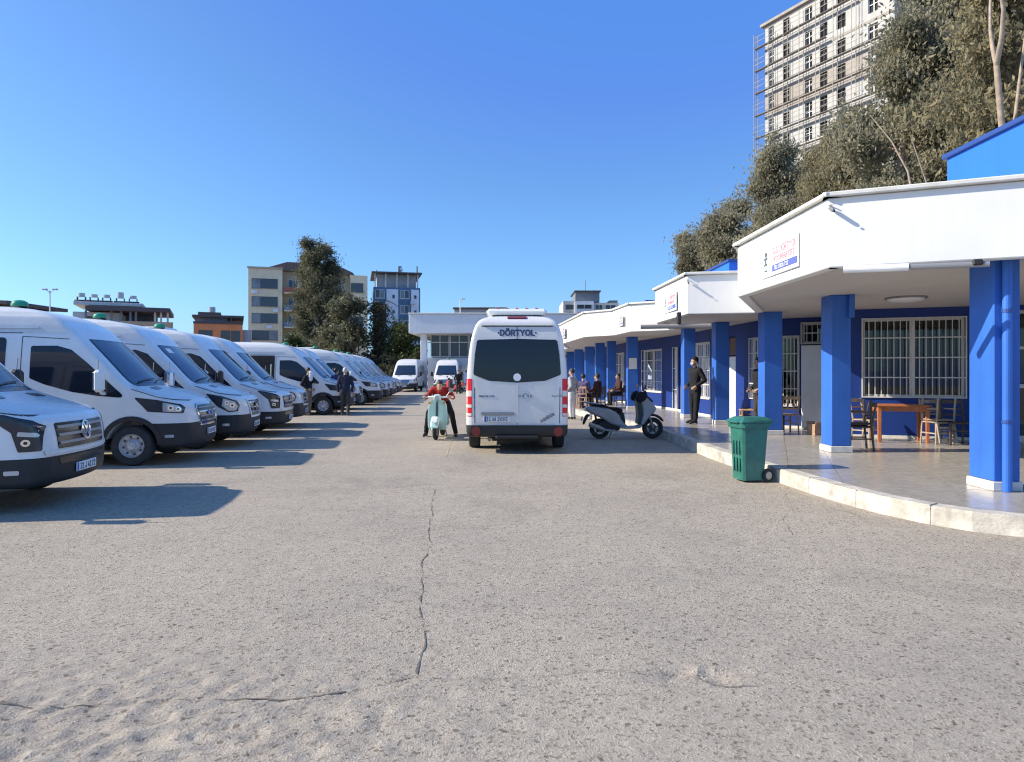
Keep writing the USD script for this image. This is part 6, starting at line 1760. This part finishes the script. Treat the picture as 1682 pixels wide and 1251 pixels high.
def modern_scooter(label, loc, rz, paint, muffs=True, box=None):
    t = thing("motor_scooter", label, "scooter", loc, rz)
    W = 1.28
    small_wheel(t, 0.0, 0.245, 0.13, "wheel_dark"); small_wheel(t, W, 0.255, 0.11, "wheel_dark")
    obj("rear_cowl", rslab([(-0.34, 0.78), (-0.37, 0.70), (-0.22, 0.60), (0.02, 0.50), (0.26, 0.34), (0.60, 0.27), (0.68, 0.30), (0.52, 0.42), (0.44, 0.62), (0.20, 0.72), (-0.10, 0.79)], 0.165, 0.06, 0.022, 2, lambda x, z: np.clip(0.72 + 0.5 * (x + 0.36), 0.55, 1.0)), paint, t)
    obj("engine", rslab([(-0.12, 0.32), (-0.08, 0.20), (0.25, 0.17), (0.50, 0.20), (0.48, 0.36), (0.20, 0.44), (0.0, 0.42)], 0.11, 0.04, 0.025), "black_plastic", t)
    obj("seat", rslab([(-0.28, 0.80), (-0.10, 0.845), (0.10, 0.83), (0.22, 0.76), (0.46, 0.75), (0.56, 0.70), (0.50, 0.63), (0.44, 0.62), (0.20, 0.73), (-0.10, 0.785)], 0.15, 0.05, 0.022), "cloth_black", t)
    obj("seat_base", rslab([(0.38, 0.64), (0.56, 0.67), (0.60, 0.50), (0.62, 0.32), (0.50, 0.34), (0.40, 0.48)], 0.12, 0.04, 0.025), "black_plastic", t)
    obj("floorboard", rslab([(0.44, 0.31), (0.46, 0.24), (0.95, 0.24), (1.02, 0.32), (0.98, 0.36), (0.90, 0.30), (0.56, 0.30)], 0.16, 0.03, 0.022), paint, t)
    obj("front_shield", rslab([(0.93, 0.36), (1.0, 0.30), (1.10, 0.40), (1.22, 0.56), (1.33, 0.64), (1.36, 0.72), (1.28, 0.86), (1.12, 1.0), (0.98, 1.03), (0.93, 0.94), (1.0, 0.70), (1.0, 0.52)], 0.19, 0.07, 0.022, 2, lambda x, z: np.clip(1.12 - 1.25 * (x - 0.95), 0.36, 1.0)), paint, t)
    obj("leg_shield", rslab([(0.88, 0.36), (0.94, 0.34), (1.0, 0.52), (1.0, 0.70), (0.93, 0.97), (0.86, 0.95), (0.90, 0.70), (0.91, 0.50)], 0.185, 0.03, 0.022), "teal_plastic", t)
    obj("front_nose", rslab([(1.05, 1.02), (1.14, 0.96), (1.28, 0.86), (1.31, 0.88), (1.20, 1.0), (1.08, 1.06)], 0.085, 0.03, 0.02), "gloss_black", t)
    hl = obj("headlight", rslab([(1.27, 0.69), (1.345, 0.66), (1.375, 0.73), (1.32, 0.80)], 0.078, 0.02, 0.016), "lamp_lens", t)
    obj("front_mudguard", rslab([(1.02, 0.50), (1.06, 0.44), (1.14, 0.52), (1.28, 0.55), (1.42, 0.50), (1.52, 0.40), (1.56, 0.42), (1.46, 0.55), (1.28, 0.61), (1.12, 0.58)], 0.075, 0.03, 0.018), "black_plastic", t)
    for s in (-1, 1):
        obj("fork_leg", MB().tube([(W, s * 0.085, 0.255), (1.17, s * 0.085, 0.60)], 0.022, 10), "grey_metal", t)
        obj("handlebar_grip", MB().tube([(1.0, s * 0.12, 1.0), (0.97, s * 0.24, 1.03), (0.93, s * 0.36, 1.03)], 0.02, 8), "rubber", t)
        m = MB().tube([(1.0, s * 0.25, 1.05), (1.0, s * 0.31, 1.18), (1.0, s * 0.36, 1.24)], 0.008, 6)
        mr = obj("mirror", m.box((0.985, s * 0.38 - 0.075, 1.20), (1.02, s * 0.38 + 0.075, 1.31), 0.015), "black_plastic", t)
        if muffs:
            obj("hand_muff", rslab([(0.80, 0.92), (0.92, 0.88), (1.06, 0.94), (1.06, 1.08), (0.96, 1.16), (0.84, 1.10)], 0.09, 0.06, 0.025)[0:1] and (lambda q: (q[0] + [0, s * 0.29, 0], q[1], q[2]))(rslab([(0.80, 0.92), (0.92, 0.88), (1.06, 0.94), (1.06, 1.08), (0.96, 1.16), (0.84, 1.10)], 0.09, 0.06, 0.025)), "cloth_black", t)
    obj("dashboard", rslab([(0.96, 0.98), (1.08, 0.96), (1.12, 1.0), (1.02, 1.09), (0.95, 1.06)], 0.12, 0.04, 0.022), "black_plastic", t)
    obj("windshield", rslab([(1.12, 0.99), (1.15, 0.99), (1.10, 1.17), (1.075, 1.17)], 0.13, 0.015, 0.014), "tint_glass", t)
    obj("grab_rail", MB().tube([(0.0, 0.13, 0.83), (-0.22, 0.14, 0.86), (-0.36, 0.10, 0.87), (-0.38, 0, 0.87), (-0.36, -0.10, 0.87), (-0.22, -0.14, 0.86), (0.0, -0.13, 0.83)], 0.014, 8), "grey_metal", t)
    obj("tail_light", rslab([(-0.385, 0.70), (-0.36, 0.66), (-0.30, 0.68), (-0.33, 0.74)], 0.10, 0.02, 0.016), "lamp_white", t)
    obj("rear_mudguard", rslab([(-0.32, 0.60), (-0.38, 0.50), (-0.42, 0.34), (-0.38, 0.33), (-0.30, 0.50), (-0.22, 0.58)], 0.07, 0.02, 0.018), "black_plastic", t)
    obj("licence_plate", MB().box((-0.435, -0.09, 0.42), (-0.425, 0.09, 0.54), 0.0, roty(0.25), np.array([-0.43, 0, 0.48])), "plate_white", t)
    obj("exhaust", MB().tube([(0.35, -0.13, 0.20), (0.10, -0.17, 0.22), (0.0, -0.18, 0.26), (-0.28, -0.18, 0.36)], [0.022, 0.03, 0.055, 0.06], 12), "grey_metal", t, smooth=40)
    obj("kick_stand", MB().tube([(0.32, 0.10, 0.22), (0.26, 0.17, 0.005)], 0.014, 6), "grey_metal", t)
    obj("shock_absorber", MB().tube([(-0.03, 0.12, 0.26), (-0.10, 0.12, 0.60)], 0.028, 10), "lamp_red_dark", t)
    if box:
        obj("luggage_box", MB().box((-0.62, -0.21, 0.88), (-0.20, 0.21, 1.24), 0.05), box, t)
    return t


GX, GD = ground_at(985, 720)
modern_scooter("silver grey motor scooter with black handlebar muffs parked beside the kerb", (GX, GD, 0), 0.03, "grey_paint")
modern_scooter("red motor scooter with a green box, far away beside the station wall", (pxw(757, 52), 52, 0), math.radians(150), "red_paint", False, "bin_green")

# classic mint scooter seen from the front
MS = thing("motor_scooter", "pale mint scooter facing the camera with its rider's feet on the ground", "scooter", (-1.76, 16.9 + 0.45, 0), math.radians(-90 - 2))
small_wheel(MS, 0.0, 0.235, 0.105, "wheel_silver"); small_wheel(MS, 1.22, 0.235, 0.10, "wheel_silver")
def bent(poly, th, c):
    v, f, n = rslab([(y, z) for y, z in poly], th, 0.02, 0.02)
    w = np.column_stack([v[:, 1], v[:, 0], v[:, 2]]); m = np.column_stack([n[:, 1], n[:, 0], n[:, 2]])
    w[:, 0] += c[0] - c[1] * w[:, 1] ** 2 - c[2] * (w[:, 2] - 0.3)
    return w, f[:, ::-1], m
obj("leg_shield", bent([(-0.23, 0.28), (-0.20, 0.24), (0.20, 0.24), (0.23, 0.28), (0.245, 0.62), (0.21, 0.86), (0.12, 0.95), (-0.12, 0.95), (-0.21, 0.86), (-0.245, 0.62)], 0.022, (1.02, 1.2, 0.16)), "mint_paint", MS)
obj("horn_cover", rslab([(1.0, 0.90), (1.03, 0.90), (1.075, 0.55), (1.06, 0.46), (1.03, 0.50)], 0.032, 0.015, 0.014), "teal_plastic", MS)
obj("front_mudguard", rslab([(1.00, 0.26), (1.02, 0.44), (1.12, 0.52), (1.26, 0.53), (1.40, 0.46), (1.49, 0.30), (1.45, 0.28), (1.37, 0.38), (1.24, 0.43), (1.10, 0.40), (1.05, 0.26)], 0.105, 0.05, 0.018), "mint_paint", MS)
obj("mudguard_crest", rslab([(1.30, 0.53), (1.38, 0.50), (1.47, 0.40), (1.49, 0.42), (1.42, 0.53), (1.32, 0.57)], 0.075, 0.02, 0.016), "white_plastic", MS)
obj("fork_leg", MB().tube([(1.22, 0.075, 0.235), (1.12, 0.07, 0.46)], 0.028, 10).tube([(1.22, -0.075, 0.235), (1.12, -0.07, 0.46)], 0.028, 10), "grey_metal", MS, kind="stuff")
obj("floorboard", MB().box((0.50, -0.20, 0.22), (1.0, 0.20, 0.27), 0.02), "mint_paint", MS)
obj("rear_cowl", rslab([(-0.32, 0.50), (-0.28, 0.30), (0.10, 0.26), (0.48, 0.28), (0.52, 0.52), (0.44, 0.70), (0.0, 0.70), (-0.24, 0.64)], 0.21, 0.08, 0.03), "mint_paint", MS)
obj("seat", rslab([(-0.26, 0.70), (-0.2, 0.77), (0.2, 0.77), (0.42, 0.76), (0.46, 0.71), (0.1, 0.69)], 0.14, 0.04, 0.025), "cloth_black", MS)
obj("handlebar", MB().tube([(0.80, 0.36, 0.99), (0.90, 0.22, 1.0), (0.94, 0, 1.0), (0.90, -0.22, 1.0), (0.80, -0.36, 0.99)], 0.024, 10), "white_plastic", MS, smooth=40)
hl = obj("headset", rslab([(0.88, 0.98), (0.90, 0.90), (1.0, 0.91), (1.05, 0.98), (1.02, 1.06), (0.92, 1.08)], 0.085, 0.05, 0.018), "mint_paint", MS)
obj("headlight", MB().tube([(1.03, 0, 0.985), (1.055, 0, 0.985)], [0.062, 0.055], 20), "lamp_lens", hl)
for s in (-1, 1):
    obj("indicator", MB().tube([(1.0, s * 0.17, 0.86), (1.04, s * 0.175, 0.86)], 0.03, 12), "lamp_amber", MS)
    mr = obj("mirror", MB().tube([(0.90, s * 0.2, 1.01), (0.92, s * 0.30, 1.14)], 0.008, 6).tube([(0.925, s * 0.32, 1.17), (0.905, s * 0.32, 1.17)], 0.055, 16), "grey_metal", MS)
obj("centre_stand", MB().tube([(0.42, 0.12, 0.22), (0.36, 0.15, 0.01)], 0.014, 6).tube([(0.42, -0.12, 0.22), (0.36, -0.15, 0.01)], 0.014, 6), "grey_metal", MS, kind="stuff")

# wheeled bin
BN = thing("wheeled_bin", "green two wheeled refuse bin standing at the kerb", "bin", (3.50, 10.05, 0), math.radians(193))
def hull(pts):
    m = m3.Manifold.hull_points(np.asarray(pts, float)).to_mesh(); return np.array(m.vert_properties[:, :3], float), np.array(m.tri_verts, int)
def frustum(b, t_, z0, z1, c=0.02):
    P = []
    for (x0, y0, x1, y1), z in ((b, z0), (t_, z1)):
        for x, y in ((x0, y0), (x1, y0), (x1, y1), (x0, y1)):
            sx, sy = (1 if x == x0 else -1), (1 if y == y0 else -1)
            P += [(x + sx * c, y, z), (x, y + sy * c, z)]
    return hull(P)
UsdGeom.Xformable(BN).AddScaleOp().Set(Gf.Vec3f(0.86, 0.86, 1.0))
obj("bin_body", frustum((-0.17, -0.185, 0.22, 0.185), (-0.23, -0.225, 0.26, 0.225), 0.03, 0.84, 0.035), "bin_green", BN, smooth=20)
obj("bin_rim", frustum((-0.255, -0.25, 0.285, 0.25), (-0.26, -0.255, 0.29, 0.255), 0.79, 0.86, 0.04), "bin_green", BN)
R = MB()
for z in (0.25, 0.5):
    for y in (-0.09, 0.0, 0.09):
        R.box((0.225 + 0.045 * z, y - 0.012, z - 0.1), (0.245 + 0.045 * z, y + 0.012, z + 0.1), 0.004)
obj("front_ribs", R, "bin_green", BN, kind="stuff")
ld = obj("lid", MB().mesh(hull([(x, y, z) for x, z in ((-0.27, 0.865), (0.30, 0.865), (0.30, 0.885), (-0.27, 0.905)) for y in (-0.262, 0.262)] + [(x, y, 0.945) for x in (-0.2, 0.2) for y in (-0.17, 0.17)])), "bin_green", BN)
obj("lid_grip", MB().box((0.30, -0.16, 0.862), (0.335, 0.16, 0.885), 0.008), "bin_green", ld)
obj("handle", MB().tube([(-0.26, -0.2, 0.86), (-0.33, -0.2, 0.885), (-0.33, 0.2, 0.885), (-0.26, 0.2, 0.86)], 0.016, 8), "bin_green", BN)
for s in (-1, 1):
    v, f = lathe([(0.0, -0.028), (0.075, -0.028), (0.10, -0.02), (0.10, 0.02), (0.075, 0.028), (0.0, 0.028)], 26, "y")
    wl = obj("wheel", (v + [-0.215, s * 0.205, 0.10], f), "rubber", BN, smooth=40)
    v, f = lathe([(0.0, 0.03), (0.055, 0.03), (0.06, 0.024)], 22, "y"); v[:, 1] *= s
    obj("wheel_hub", (v + [-0.215, s * 0.207, 0.10], f), "grey_metal", wl)
obj("axle", MB().tube([(-0.215, -0.2, 0.10), (-0.215, 0.2, 0.10)], 0.014, 8), "grey_metal", BN)


# ---- furniture
def chair(label, loc, rz, wood, panel=True, flip=False, group=None):
    t = thing("wooden_chair", label, "chair", loc, rz, group or "wooden chairs on the walkway")
    w, d, hs, hb = 0.19, 0.19, 0.44, 0.86
    def put(name, mb, parent=t):
        v, f = mb.arrays()
        if flip:
            v = v * [1, -1, -1] + [0, 0, hs + 0.02]
        return obj(name, (v, f), wood, parent)
    put("seat", MB().box((-d, -w - 0.01, hs - 0.03), (d + 0.02, w + 0.01, hs), 0.01))
    for s in (-1, 1):
        put("leg", MB().box((d - 0.035, s * w - 0.018, 0), (d, s * w + 0.018, hs - 0.031), 0.005))
        put("leg", MB().tube([(-d - 0.03, s * w, 0), (-d + 0.01, s * w, hs), (-d - 0.07, s * w, hb)], 0.019, 6))
        put("stretcher", MB().box((-d, s * w - 0.01, 0.2), (d - 0.036, s * w + 0.01, 0.225)))
    put("stretcher", MB().box((d - 0.028, -w + 0.019, 0.26), (d - 0.008, w - 0.019, 0.285)))
    for z0, z1 in ((0.78, 0.85), (0.55, 0.59)):
        x = -d + 0.01 - 0.08 * ((z0 + z1) / 2 - hs) / (hb - hs)
        put("back_rail", MB().box((x - 0.012, -w + 0.015, z0), (x + 0.012, w - 0.015, z1), 0.004))
    if panel:
        for y in (-0.07, 0.07):
            put("back_slat", MB().tube([(-d - 0.015, y, 0.591), (-d - 0.05, y, 0.779)], 0.02, 6))
    else:
        put("back_rail", MB().box((-d - 0.045, -w + 0.015, 0.665), (-d - 0.022, w - 0.015, 0.695), 0.004))
    return t


def table(label, loc, rz, wood, lx=0.50, ly=0.32, h=0.75):
    t = thing("wooden_table", label, "table", loc, rz)
    obj("tabletop", MB().box((-lx, -ly, h - 0.03), (lx, ly, h), 0.006), wood, t)
    for sx in (-1, 1):
        for sy in (-1, 1):
            x, y = sx * (lx - 0.07), sy * (ly - 0.06)
            obj("leg", MB().mesh(frustum((x - 0.028, y - 0.028, x + 0.028, y + 0.028), (x - 0.036, y - 0.036, x + 0.036, y + 0.036), 0, h - 0.031, 0.006)), wood, t)
        obj("apron", MB().box((sx * (lx - 0.07) - 0.011, -ly + 0.1, h - 0.13), (sx * (lx - 0.07) + 0.011, ly - 0.1, h - 0.031)), wood, t)
    for sy in (-1, 1):
        obj("apron", MB().box((-lx + 0.11, sy * (ly - 0.06) - 0.011, h - 0.13), (lx - 0.11, sy * (ly - 0.06) + 0.011, h - 0.031)), wood, t)
    return t


def floor_px(px, d):
    return ((px - CX) * d / FPX, d, PZ + 0.001)


table("orange wooden table under the big barred window", floor_px(1477, 13.75), math.radians(-14), "wood_orange")
chair("pale wooden chair turned upside down right of the orange table", (8.33, 13.35, PZ + 0.44), math.radians(100), "wood_pale", False, True)
chair("pale wooden chair right of the orange table carrying an upturned one", (8.33, 13.35, PZ + 0.001), math.radians(-80), "wood_pale", False)
chair("dark brown chair against the wall beside the right blue column", floor_px(1572, 13.2), math.radians(-100), "wood_dark", False)
chair("dark chair standing just behind the second blue column", (6.22, 12.30, PZ + 0.001), math.radians(170), "wood_dark", False)
chair("dark chair upturned on the one behind the second blue column", (6.22, 12.30, PZ + 0.445), math.radians(-10), "wood_dark", False, True)
chair("pale chair at the wall between the second column and the orange table", floor_px(1424, 14.0), math.radians(-60), "wood_pale", False)
chair("tan chair beside the white door, its back to the square", floor_px(1291, 15.7), math.radians(95), "wood_tan", True)
chair("dark brown chair half hidden behind the green bin", floor_px(1268, 16.0), math.radians(20), "wood_dark", True)
chair("tan chair seen over the green bin's lid by the blue pier", floor_px(1229, 17.6), math.radians(170), "wood_tan", True)
chair("dark chair beside the white door further along, over the bin lid", floor_px(1238, 18.4), math.radians(200), "wood_dark", True)
bx = thing("cardboard_box", "brown carton on the floor by the white door", "box", (*floor_px(1339, 15.3)[:2], PZ + 0.001), 0.4)
obj("carton", MB().box((-0.13, -0.11, 0), (0.13, 0.11, 0.24), 0.004), "carton", bx)
obj("flap", MB().box((-0.13, 0.115, 0.20), (0.13, 0.122, 0.30), 0.0, rotx(-0.5), np.array([0, 0.115, 0.24])).box((-0.13, -0.122, 0.20), (0.13, -0.115, 0.30), 0.0, rotx(0.5), np.array([0, -0.115, 0.24])), "carton", bx, kind="stuff")
table("small table with reddish top far down the walkway beside the white minibus", (2.95, 27.0, PZ + 0.001), 0.2, "wood_orange", 0.42, 0.35)
chair("far tan chair left of the small reddish table", (2.72, 26.2, PZ + 0.001), 1.2, "wood_tan", True)
chair("far dark chair right of the small reddish table", (3.35, 26.5, PZ + 0.001), 2.6, "wood_dark", True)
chair("far dark chair between two blue columns under the brown coated sitter", (4.50, 28.6, PZ + 0.001), 3.3, "wood_dark", True)

# ---- people
ICO = trimesh.creation.icosphere(1, 1.0).vertices
def bone(a, b, ra, rb, sq=(1, 1, 1)):
    return m3.Manifold.hull_points(np.vstack([np.asarray(a) + ICO * ra * np.asarray(sq), np.asarray(b) + ICO * rb * np.asarray(sq)]))
def blob(parts, length=0.035, it=6):
    m = m3.Manifold.batch_boolean(parts, m3.OpType.Add)
    m = m.refine_to_length(length).to_mesh()
    t = trimesh.Trimesh(np.array(m.vert_properties[:, :3], float), np.array(m.tri_verts, int), process=True)
    trimesh.smoothing.filter_taubin(t, iterations=it)
    return t


STAND = dict(pelvis=(0, 0, 0.95), waist=(0.0, 0, 1.10), chest=(0.01, 0, 1.30), neck=(0.0, 0, 1.48), head=(0.025, 0, 1.635),
             sh=(0, 0.185, 1.41), el=(-0.03, 0.25, 1.13), wr=(0.06, 0.26, 0.89), hip=(0, 0.095, 0.92), kn=(0.02, 0.105, 0.50), an=(-0.01, 0.115, 0.09), toe=(0.16, 0.14, 0.035))


def person(label, loc, rz, top, legs, shoes="shoe_dark", pose=None, left=None, right=None, hair="hair_dark", hood=None, cap=None, scale=1.0, mask=False, front=None, look=0.0, coat=0.0, bag=None):
    J = dict(STAND); J.update(pose or {})
    def side(s, k):
        o = (left if s > 0 else right) or {}
        p = np.array(o.get(k, J[k]), float)
        return p * [1, s, 1] if not (k in o) else p
    t = thing("person", label, "person", loc, rz)
    if scale != 1.0:
        UsdGeom.Xformable(t).AddScaleOp().Set(Gf.Vec3f(scale, scale, scale))
    P = {k: np.array(J[k], float) for k in ("pelvis", "waist", "chest", "neck", "head")}
    hd, c, s_ = P["head"], math.cos(look), math.sin(look)
    F = lambda x, y, z: hd + np.array([c * x - s_ * y, s_ * x + c * y, z])
    # body: one continuous skin mesh
    b = [bone(P["pelvis"], P["chest"], 0.10, 0.11, (0.8, 1.2, 1)), bone(P["chest"], P["neck"], 0.10, 0.055), bone(P["neck"], hd - [0, 0, 0.05], 0.052, 0.05),
         bone(F(-0.012, 0, 0.03), F(0.012, 0, 0.0), 0.092, 0.082, (1, 0.84, 1.12)), bone(F(0.035, 0, -0.06), F(0.055, 0, -0.085), 0.052, 0.032, (1, 0.95, 1)),
         bone(F(0.088, 0, 0.005), F(0.108, 0, -0.028), 0.010, 0.015), bone(F(-0.005, 0.076, 0.0), F(-0.012, 0.080, -0.03), 0.017, 0.013, (1, 0.5, 1)), bone(F(-0.005, -0.076, 0.0), F(-0.012, -0.080, -0.03), 0.017, 0.013, (1, 0.5, 1)),
         bone(F(0.083, 0.022, -0.062), F(0.083, -0.022, -0.062), 0.010, 0.010)]
    hands = []
    for s in (1, -1):
        sh, el, wr = side(s, "sh"), side(s, "el"), side(s, "wr")
        b += [bone(P["chest"] + [0, s * 0.06, 0.07], sh, 0.08, 0.06), bone(sh, el, 0.048, 0.038), bone(el, wr, 0.037, 0.026)]
        d = (wr - el) / np.linalg.norm(wr - el)
        ax = np.cross(d, [0, s * 1.0, 0.25]); ax /= np.linalg.norm(ax) + 1e-9
        pal = np.cross(ax, d) * s
        b.append(bone(wr, wr + d * 0.085, 0.026, 0.028, (1, 1, 1)))
        for k, (o_, Lf) in enumerate(((-0.028, 0.062), (-0.010, 0.074), (0.009, 0.070), (0.027, 0.055))):
            r0 = wr + d * 0.085 + ax * o_
            m_ = r0 + d * Lf * 0.55 - pal * 0.012
            e_ = m_ + d * Lf * 0.35 - pal * 0.032
            hands += [bone(r0, m_, 0.0095, 0.009), bone(m_, e_, 0.009, 0.008)]
        th0 = wr + d * 0.03 - ax * 0.026; th1 = th0 + d * 0.035 - ax * 0.026 - pal * 0.01; th2 = th1 + d * 0.034 - ax * 0.004 - pal * 0.014
        hands += [bone(th0, th1, 0.013, 0.011), bone(th1, th2, 0.011, 0.009)]
        hp, kn, an, toe = side(s, "hip"), side(s, "kn"), side(s, "an"), side(s, "toe")
        b += [bone(P["pelvis"], hp, 0.10, 0.09), bone(hp, kn, 0.085, 0.055), bone(kn, an, 0.055, 0.036), bone(an, toe, 0.035, 0.025)]
    obj("body", blob(b + hands, 0.03, 4), "skin", t, smooth=True)
    E = MB()
    for s in (1, -1):
        e = trimesh.creation.icosphere(1, 0.011); E.add(e.vertices + F(0.077, s * 0.032, 0.012), e.faces)
    obj("eyes", E, "hair_dark", t, kind="stuff")
    # clothes
    tp = [bone(P["pelvis"] + [0, 0.05, -0.02 - coat], P["waist"] + [0, 0.06, 0], 0.135 + coat * 0.1, 0.125, (0.86, 1, 1)), bone(P["pelvis"] - [0, 0.05, 0.02 + coat], P["waist"] - [0, 0.06, 0], 0.135 + coat * 0.1, 0.125, (0.86, 1, 1)),
          bone(P["waist"] + [0, 0.06, 0], P["chest"] + [0, 0.09, 0.02], 0.125, 0.13, (0.86, 1, 1)), bone(P["waist"] - [0, 0.06, 0], P["chest"] + [0, -0.09, 0.02], 0.125, 0.13, (0.86, 1, 1)),
          bone(P["waist"], P["chest"], 0.13, 0.135), bone(P["chest"], P["neck"] - [0, 0, 0.02], 0.12, 0.068)]
    tr_ = []
    for s in (1, -1):
        sh, el, wr = side(s, "sh"), side(s, "el"), side(s, "wr")
        tp += [bone(P["chest"] + [0, s * 0.08, 0.05], sh, 0.11, 0.078), bone(sh, el, 0.074, 0.060), bone(el, wr - (wr - el) * 0.04, 0.060, 0.044)]
        hp, kn, an = side(s, "hip"), side(s, "kn"), side(s, "an")
        tr_ += [bone(P["pelvis"], hp, 0.125, 0.115, (0.95, 1, 1)), bone(hp, kn, 0.112, 0.078), bone(kn, an + [0, 0, 0.015], 0.076, 0.058)]
    jt = blob(tp, 0.035, 5); jt.vertices += (meshkit.fbm(jt.vertices * 11, 3, 2)[:, None] - 0.5) * 0.022 * jt.vertex_normals
    tj = blob(tr_, 0.035, 5); tj.vertices += (meshkit.fbm(tj.vertices * 12, 3, 4)[:, None] - 0.5) * 0.018 * tj.vertex_normals
    jk = obj("jacket", jt, top, t, smooth=True)
    obj("trousers", tj, legs, t, smooth=True)
    for s in (1, -1):
        an, toe = side(s, "an"), side(s, "toe")
        heel = an + (an - toe) * [0.25, 0.25, 0]; heel[2] = 0.035 if an[2] < 0.3 else heel[2] - 0.05
        obj("shoe", blob([bone(an - [0, 0, 0.01], toe, 0.050, 0.040, (1, 0.9, 0.9)), bone(an - [0, 0, 0.01], heel, 0.050, 0.038, (1, 0.9, 0.9))], 0.03, 3), shoes, t, smooth=True)
    if hood:
        h = bone(F(-0.03, 0, 0.03), F(-0.05, 0, -0.08), 0.128, 0.115).trim_by_plane([c * -0.75, s_ * -0.75, 0.66], float(np.dot([c * -0.75, s_ * -0.75, 0.66], F(0.05, 0, -0.05))))
        obj("hood", blob([h, bone(P["neck"] + [-0.03, 0, 0.04], P["neck"] + [-0.03, 0, -0.02], 0.10, 0.12)], 0.035, 4), hood, jk, smooth=True)
    else:
        nrm = np.array([c * -0.55, s_ * -0.55, 0.835])
        h = bone(F(-0.022, 0, 0.036), F(-0.012, 0, 0.03), 0.103, 0.099, (1, 0.88, 1.12)).trim_by_plane(nrm.tolist(), float(nrm @ F(0.03, 0, 0.028)))
        obj("cap" if cap else "hair", blob([h], 0.02, 2), cap or hair, t, smooth=True)
    if mask:
        obj("face_mask", blob([bone(F(0.062, 0.03, -0.045), F(0.062, -0.03, -0.045), 0.044, 0.044, (0.9, 0.8, 1))], 0.02, 3), "cloth_pale", t, smooth=True)
    if front:
        obj("shirt_front", blob([bone(P["waist"] + [0.085, 0, 0.02], P["chest"] + [0.095, 0, 0.05], 0.06, 0.058, (1, 1.1, 1))], 0.03, 3), front, jk, smooth=True)
    if bag:
        w = side(-1, "wr"); obj("carrier_bag", blob([bone(w + [0, 0, -0.28], w + [0, 0, -0.45], 0.10, 0.13, (0.5, 1, 1)), bone(w + [0, 0, -0.08], w + [0, 0, -0.28], 0.012, 0.07, (0.6, 1, 1))], 0.035, 3), bag, t, smooth=True)
    return t


POCK = dict(el=(-0.10, 0.29, 1.15), wr=(0.10, 0.20, 1.0))
person("man in a dark hooded jacket and black trousers, standing between blue columns on the walkway", (4.98, 18.55, PZ + 0.001), math.radians(200), "cloth_black", "cloth_black", pose=dict(POCK, an=(-0.01, 0.12, 0.09)), cap="cloth_black", mask=True, scale=1.03, coat=0.08,
       left=dict(kn=(0.04, 0.11, 0.50), an=(0.08, 0.12, 0.09), toe=(0.25, 0.14, 0.035)))
xr, dr_ = -1.76, 17.35
person("rider in a red jacket sitting on the mint scooter, leaning to its handlebars", (xr, dr_, 0), math.radians(-92), "cloth_red", "cloth_black", pose=dict(pelvis=(0.12, 0, 0.86), waist=(0.20, 0, 0.97), chest=(0.36, 0, 1.10), neck=(0.46, 0, 1.20), head=(0.56, 0, 1.26),
       sh=(0.38, 0.19, 1.16), el=(0.54, 0.33, 0.98), wr=(0.80, 0.31, 1.005), hip=(0.14, 0.11, 0.82), kn=(0.48, 0.28, 0.60), an=(0.36, 0.37, 0.09), toe=(0.53, 0.40, 0.035)), front="cloth_orange")
WALK_L = dict(kn=(0.12, 0.10, 0.50), an=(0.02, 0.11, 0.10), toe=(0.19, 0.13, 0.035))
WALK_R = dict(kn=(0.02, -0.10, 0.50), an=(-0.22, -0.11, 0.14), toe=(-0.07, -0.12, 0.035))
d = 25.3
person("man in a black jacket and khaki trousers standing alone before the parked vans", (pxw(506, d), d, 0), math.radians(-12), "cloth_black", "cloth_khaki", pose=dict(POCK))
person("man in a navy coat walking away past the parked vans", (pxw(567, 25.2), 25.2, 0), math.radians(100), "cloth_navy", "cloth_charcoal", left=WALK_L, right=WALK_R, hair="hair_grey", pose=dict(el=(-0.02, 0.27, 1.12), wr=(0.02, 0.25, 0.88)), coat=0.06)
person("man in a dark purple coat with pale shoes, half hidden by the navy coated man", (pxw(552, 27.2), 27.2, 0), math.radians(60), "cloth_purple", "cloth_brown", "shoe_white", left=WALK_L, right=WALK_R, coat=0.05)
person("person in grey standing at the kerb just right of the white minibus", (pxw(940, 23.2), 23.2, 0), math.radians(150), "cloth_grey", "cloth_pale", pose=dict(POCK), scale=0.98)
SIT = dict(pelvis=(0, 0, 0.53), waist=(-0.01, 0, 0.68), chest=(0.02, 0, 0.88), neck=(0.03, 0, 1.06), head=(0.06, 0, 1.21), sh=(0.02, 0.185, 0.99), el=(0.08, 0.25, 0.73), wr=(0.30, 0.16, 0.66), hip=(0.02, 0.095, 0.51), kn=(0.43, 0.13, 0.50), an=(0.40, 0.13, 0.09), toe=(0.56, 0.15, 0.035))
person("seated person in purple on the far tan chair by the small reddish table", (2.72, 26.2, PZ + 0.001), 1.2, "cloth_purple", "cloth_navy", pose=SIT)
person("seated person in brown on the far dark chair by the small reddish table", (3.35, 26.5, PZ + 0.001), 2.6, "cloth_brown", "cloth_charcoal", pose=SIT)
person("seated person in a reddish brown coat between two far blue columns", (4.50, 28.6, PZ + 0.001), 3.3, "cloth_brown", "cloth_black", pose=SIT)
person("dark clad person standing half behind the third blue column", (pxw(1247, 16.6), 16.6, PZ + 0.001), math.radians(185), "cloth_black", "cloth_charcoal", pose=dict(POCK))
person("far person in dark clothes standing beside the van under the station windows", (pxw(753, 50), 50, 0), math.radians(-80), "cloth_black", "cloth_charcoal", pose=dict(POCK))
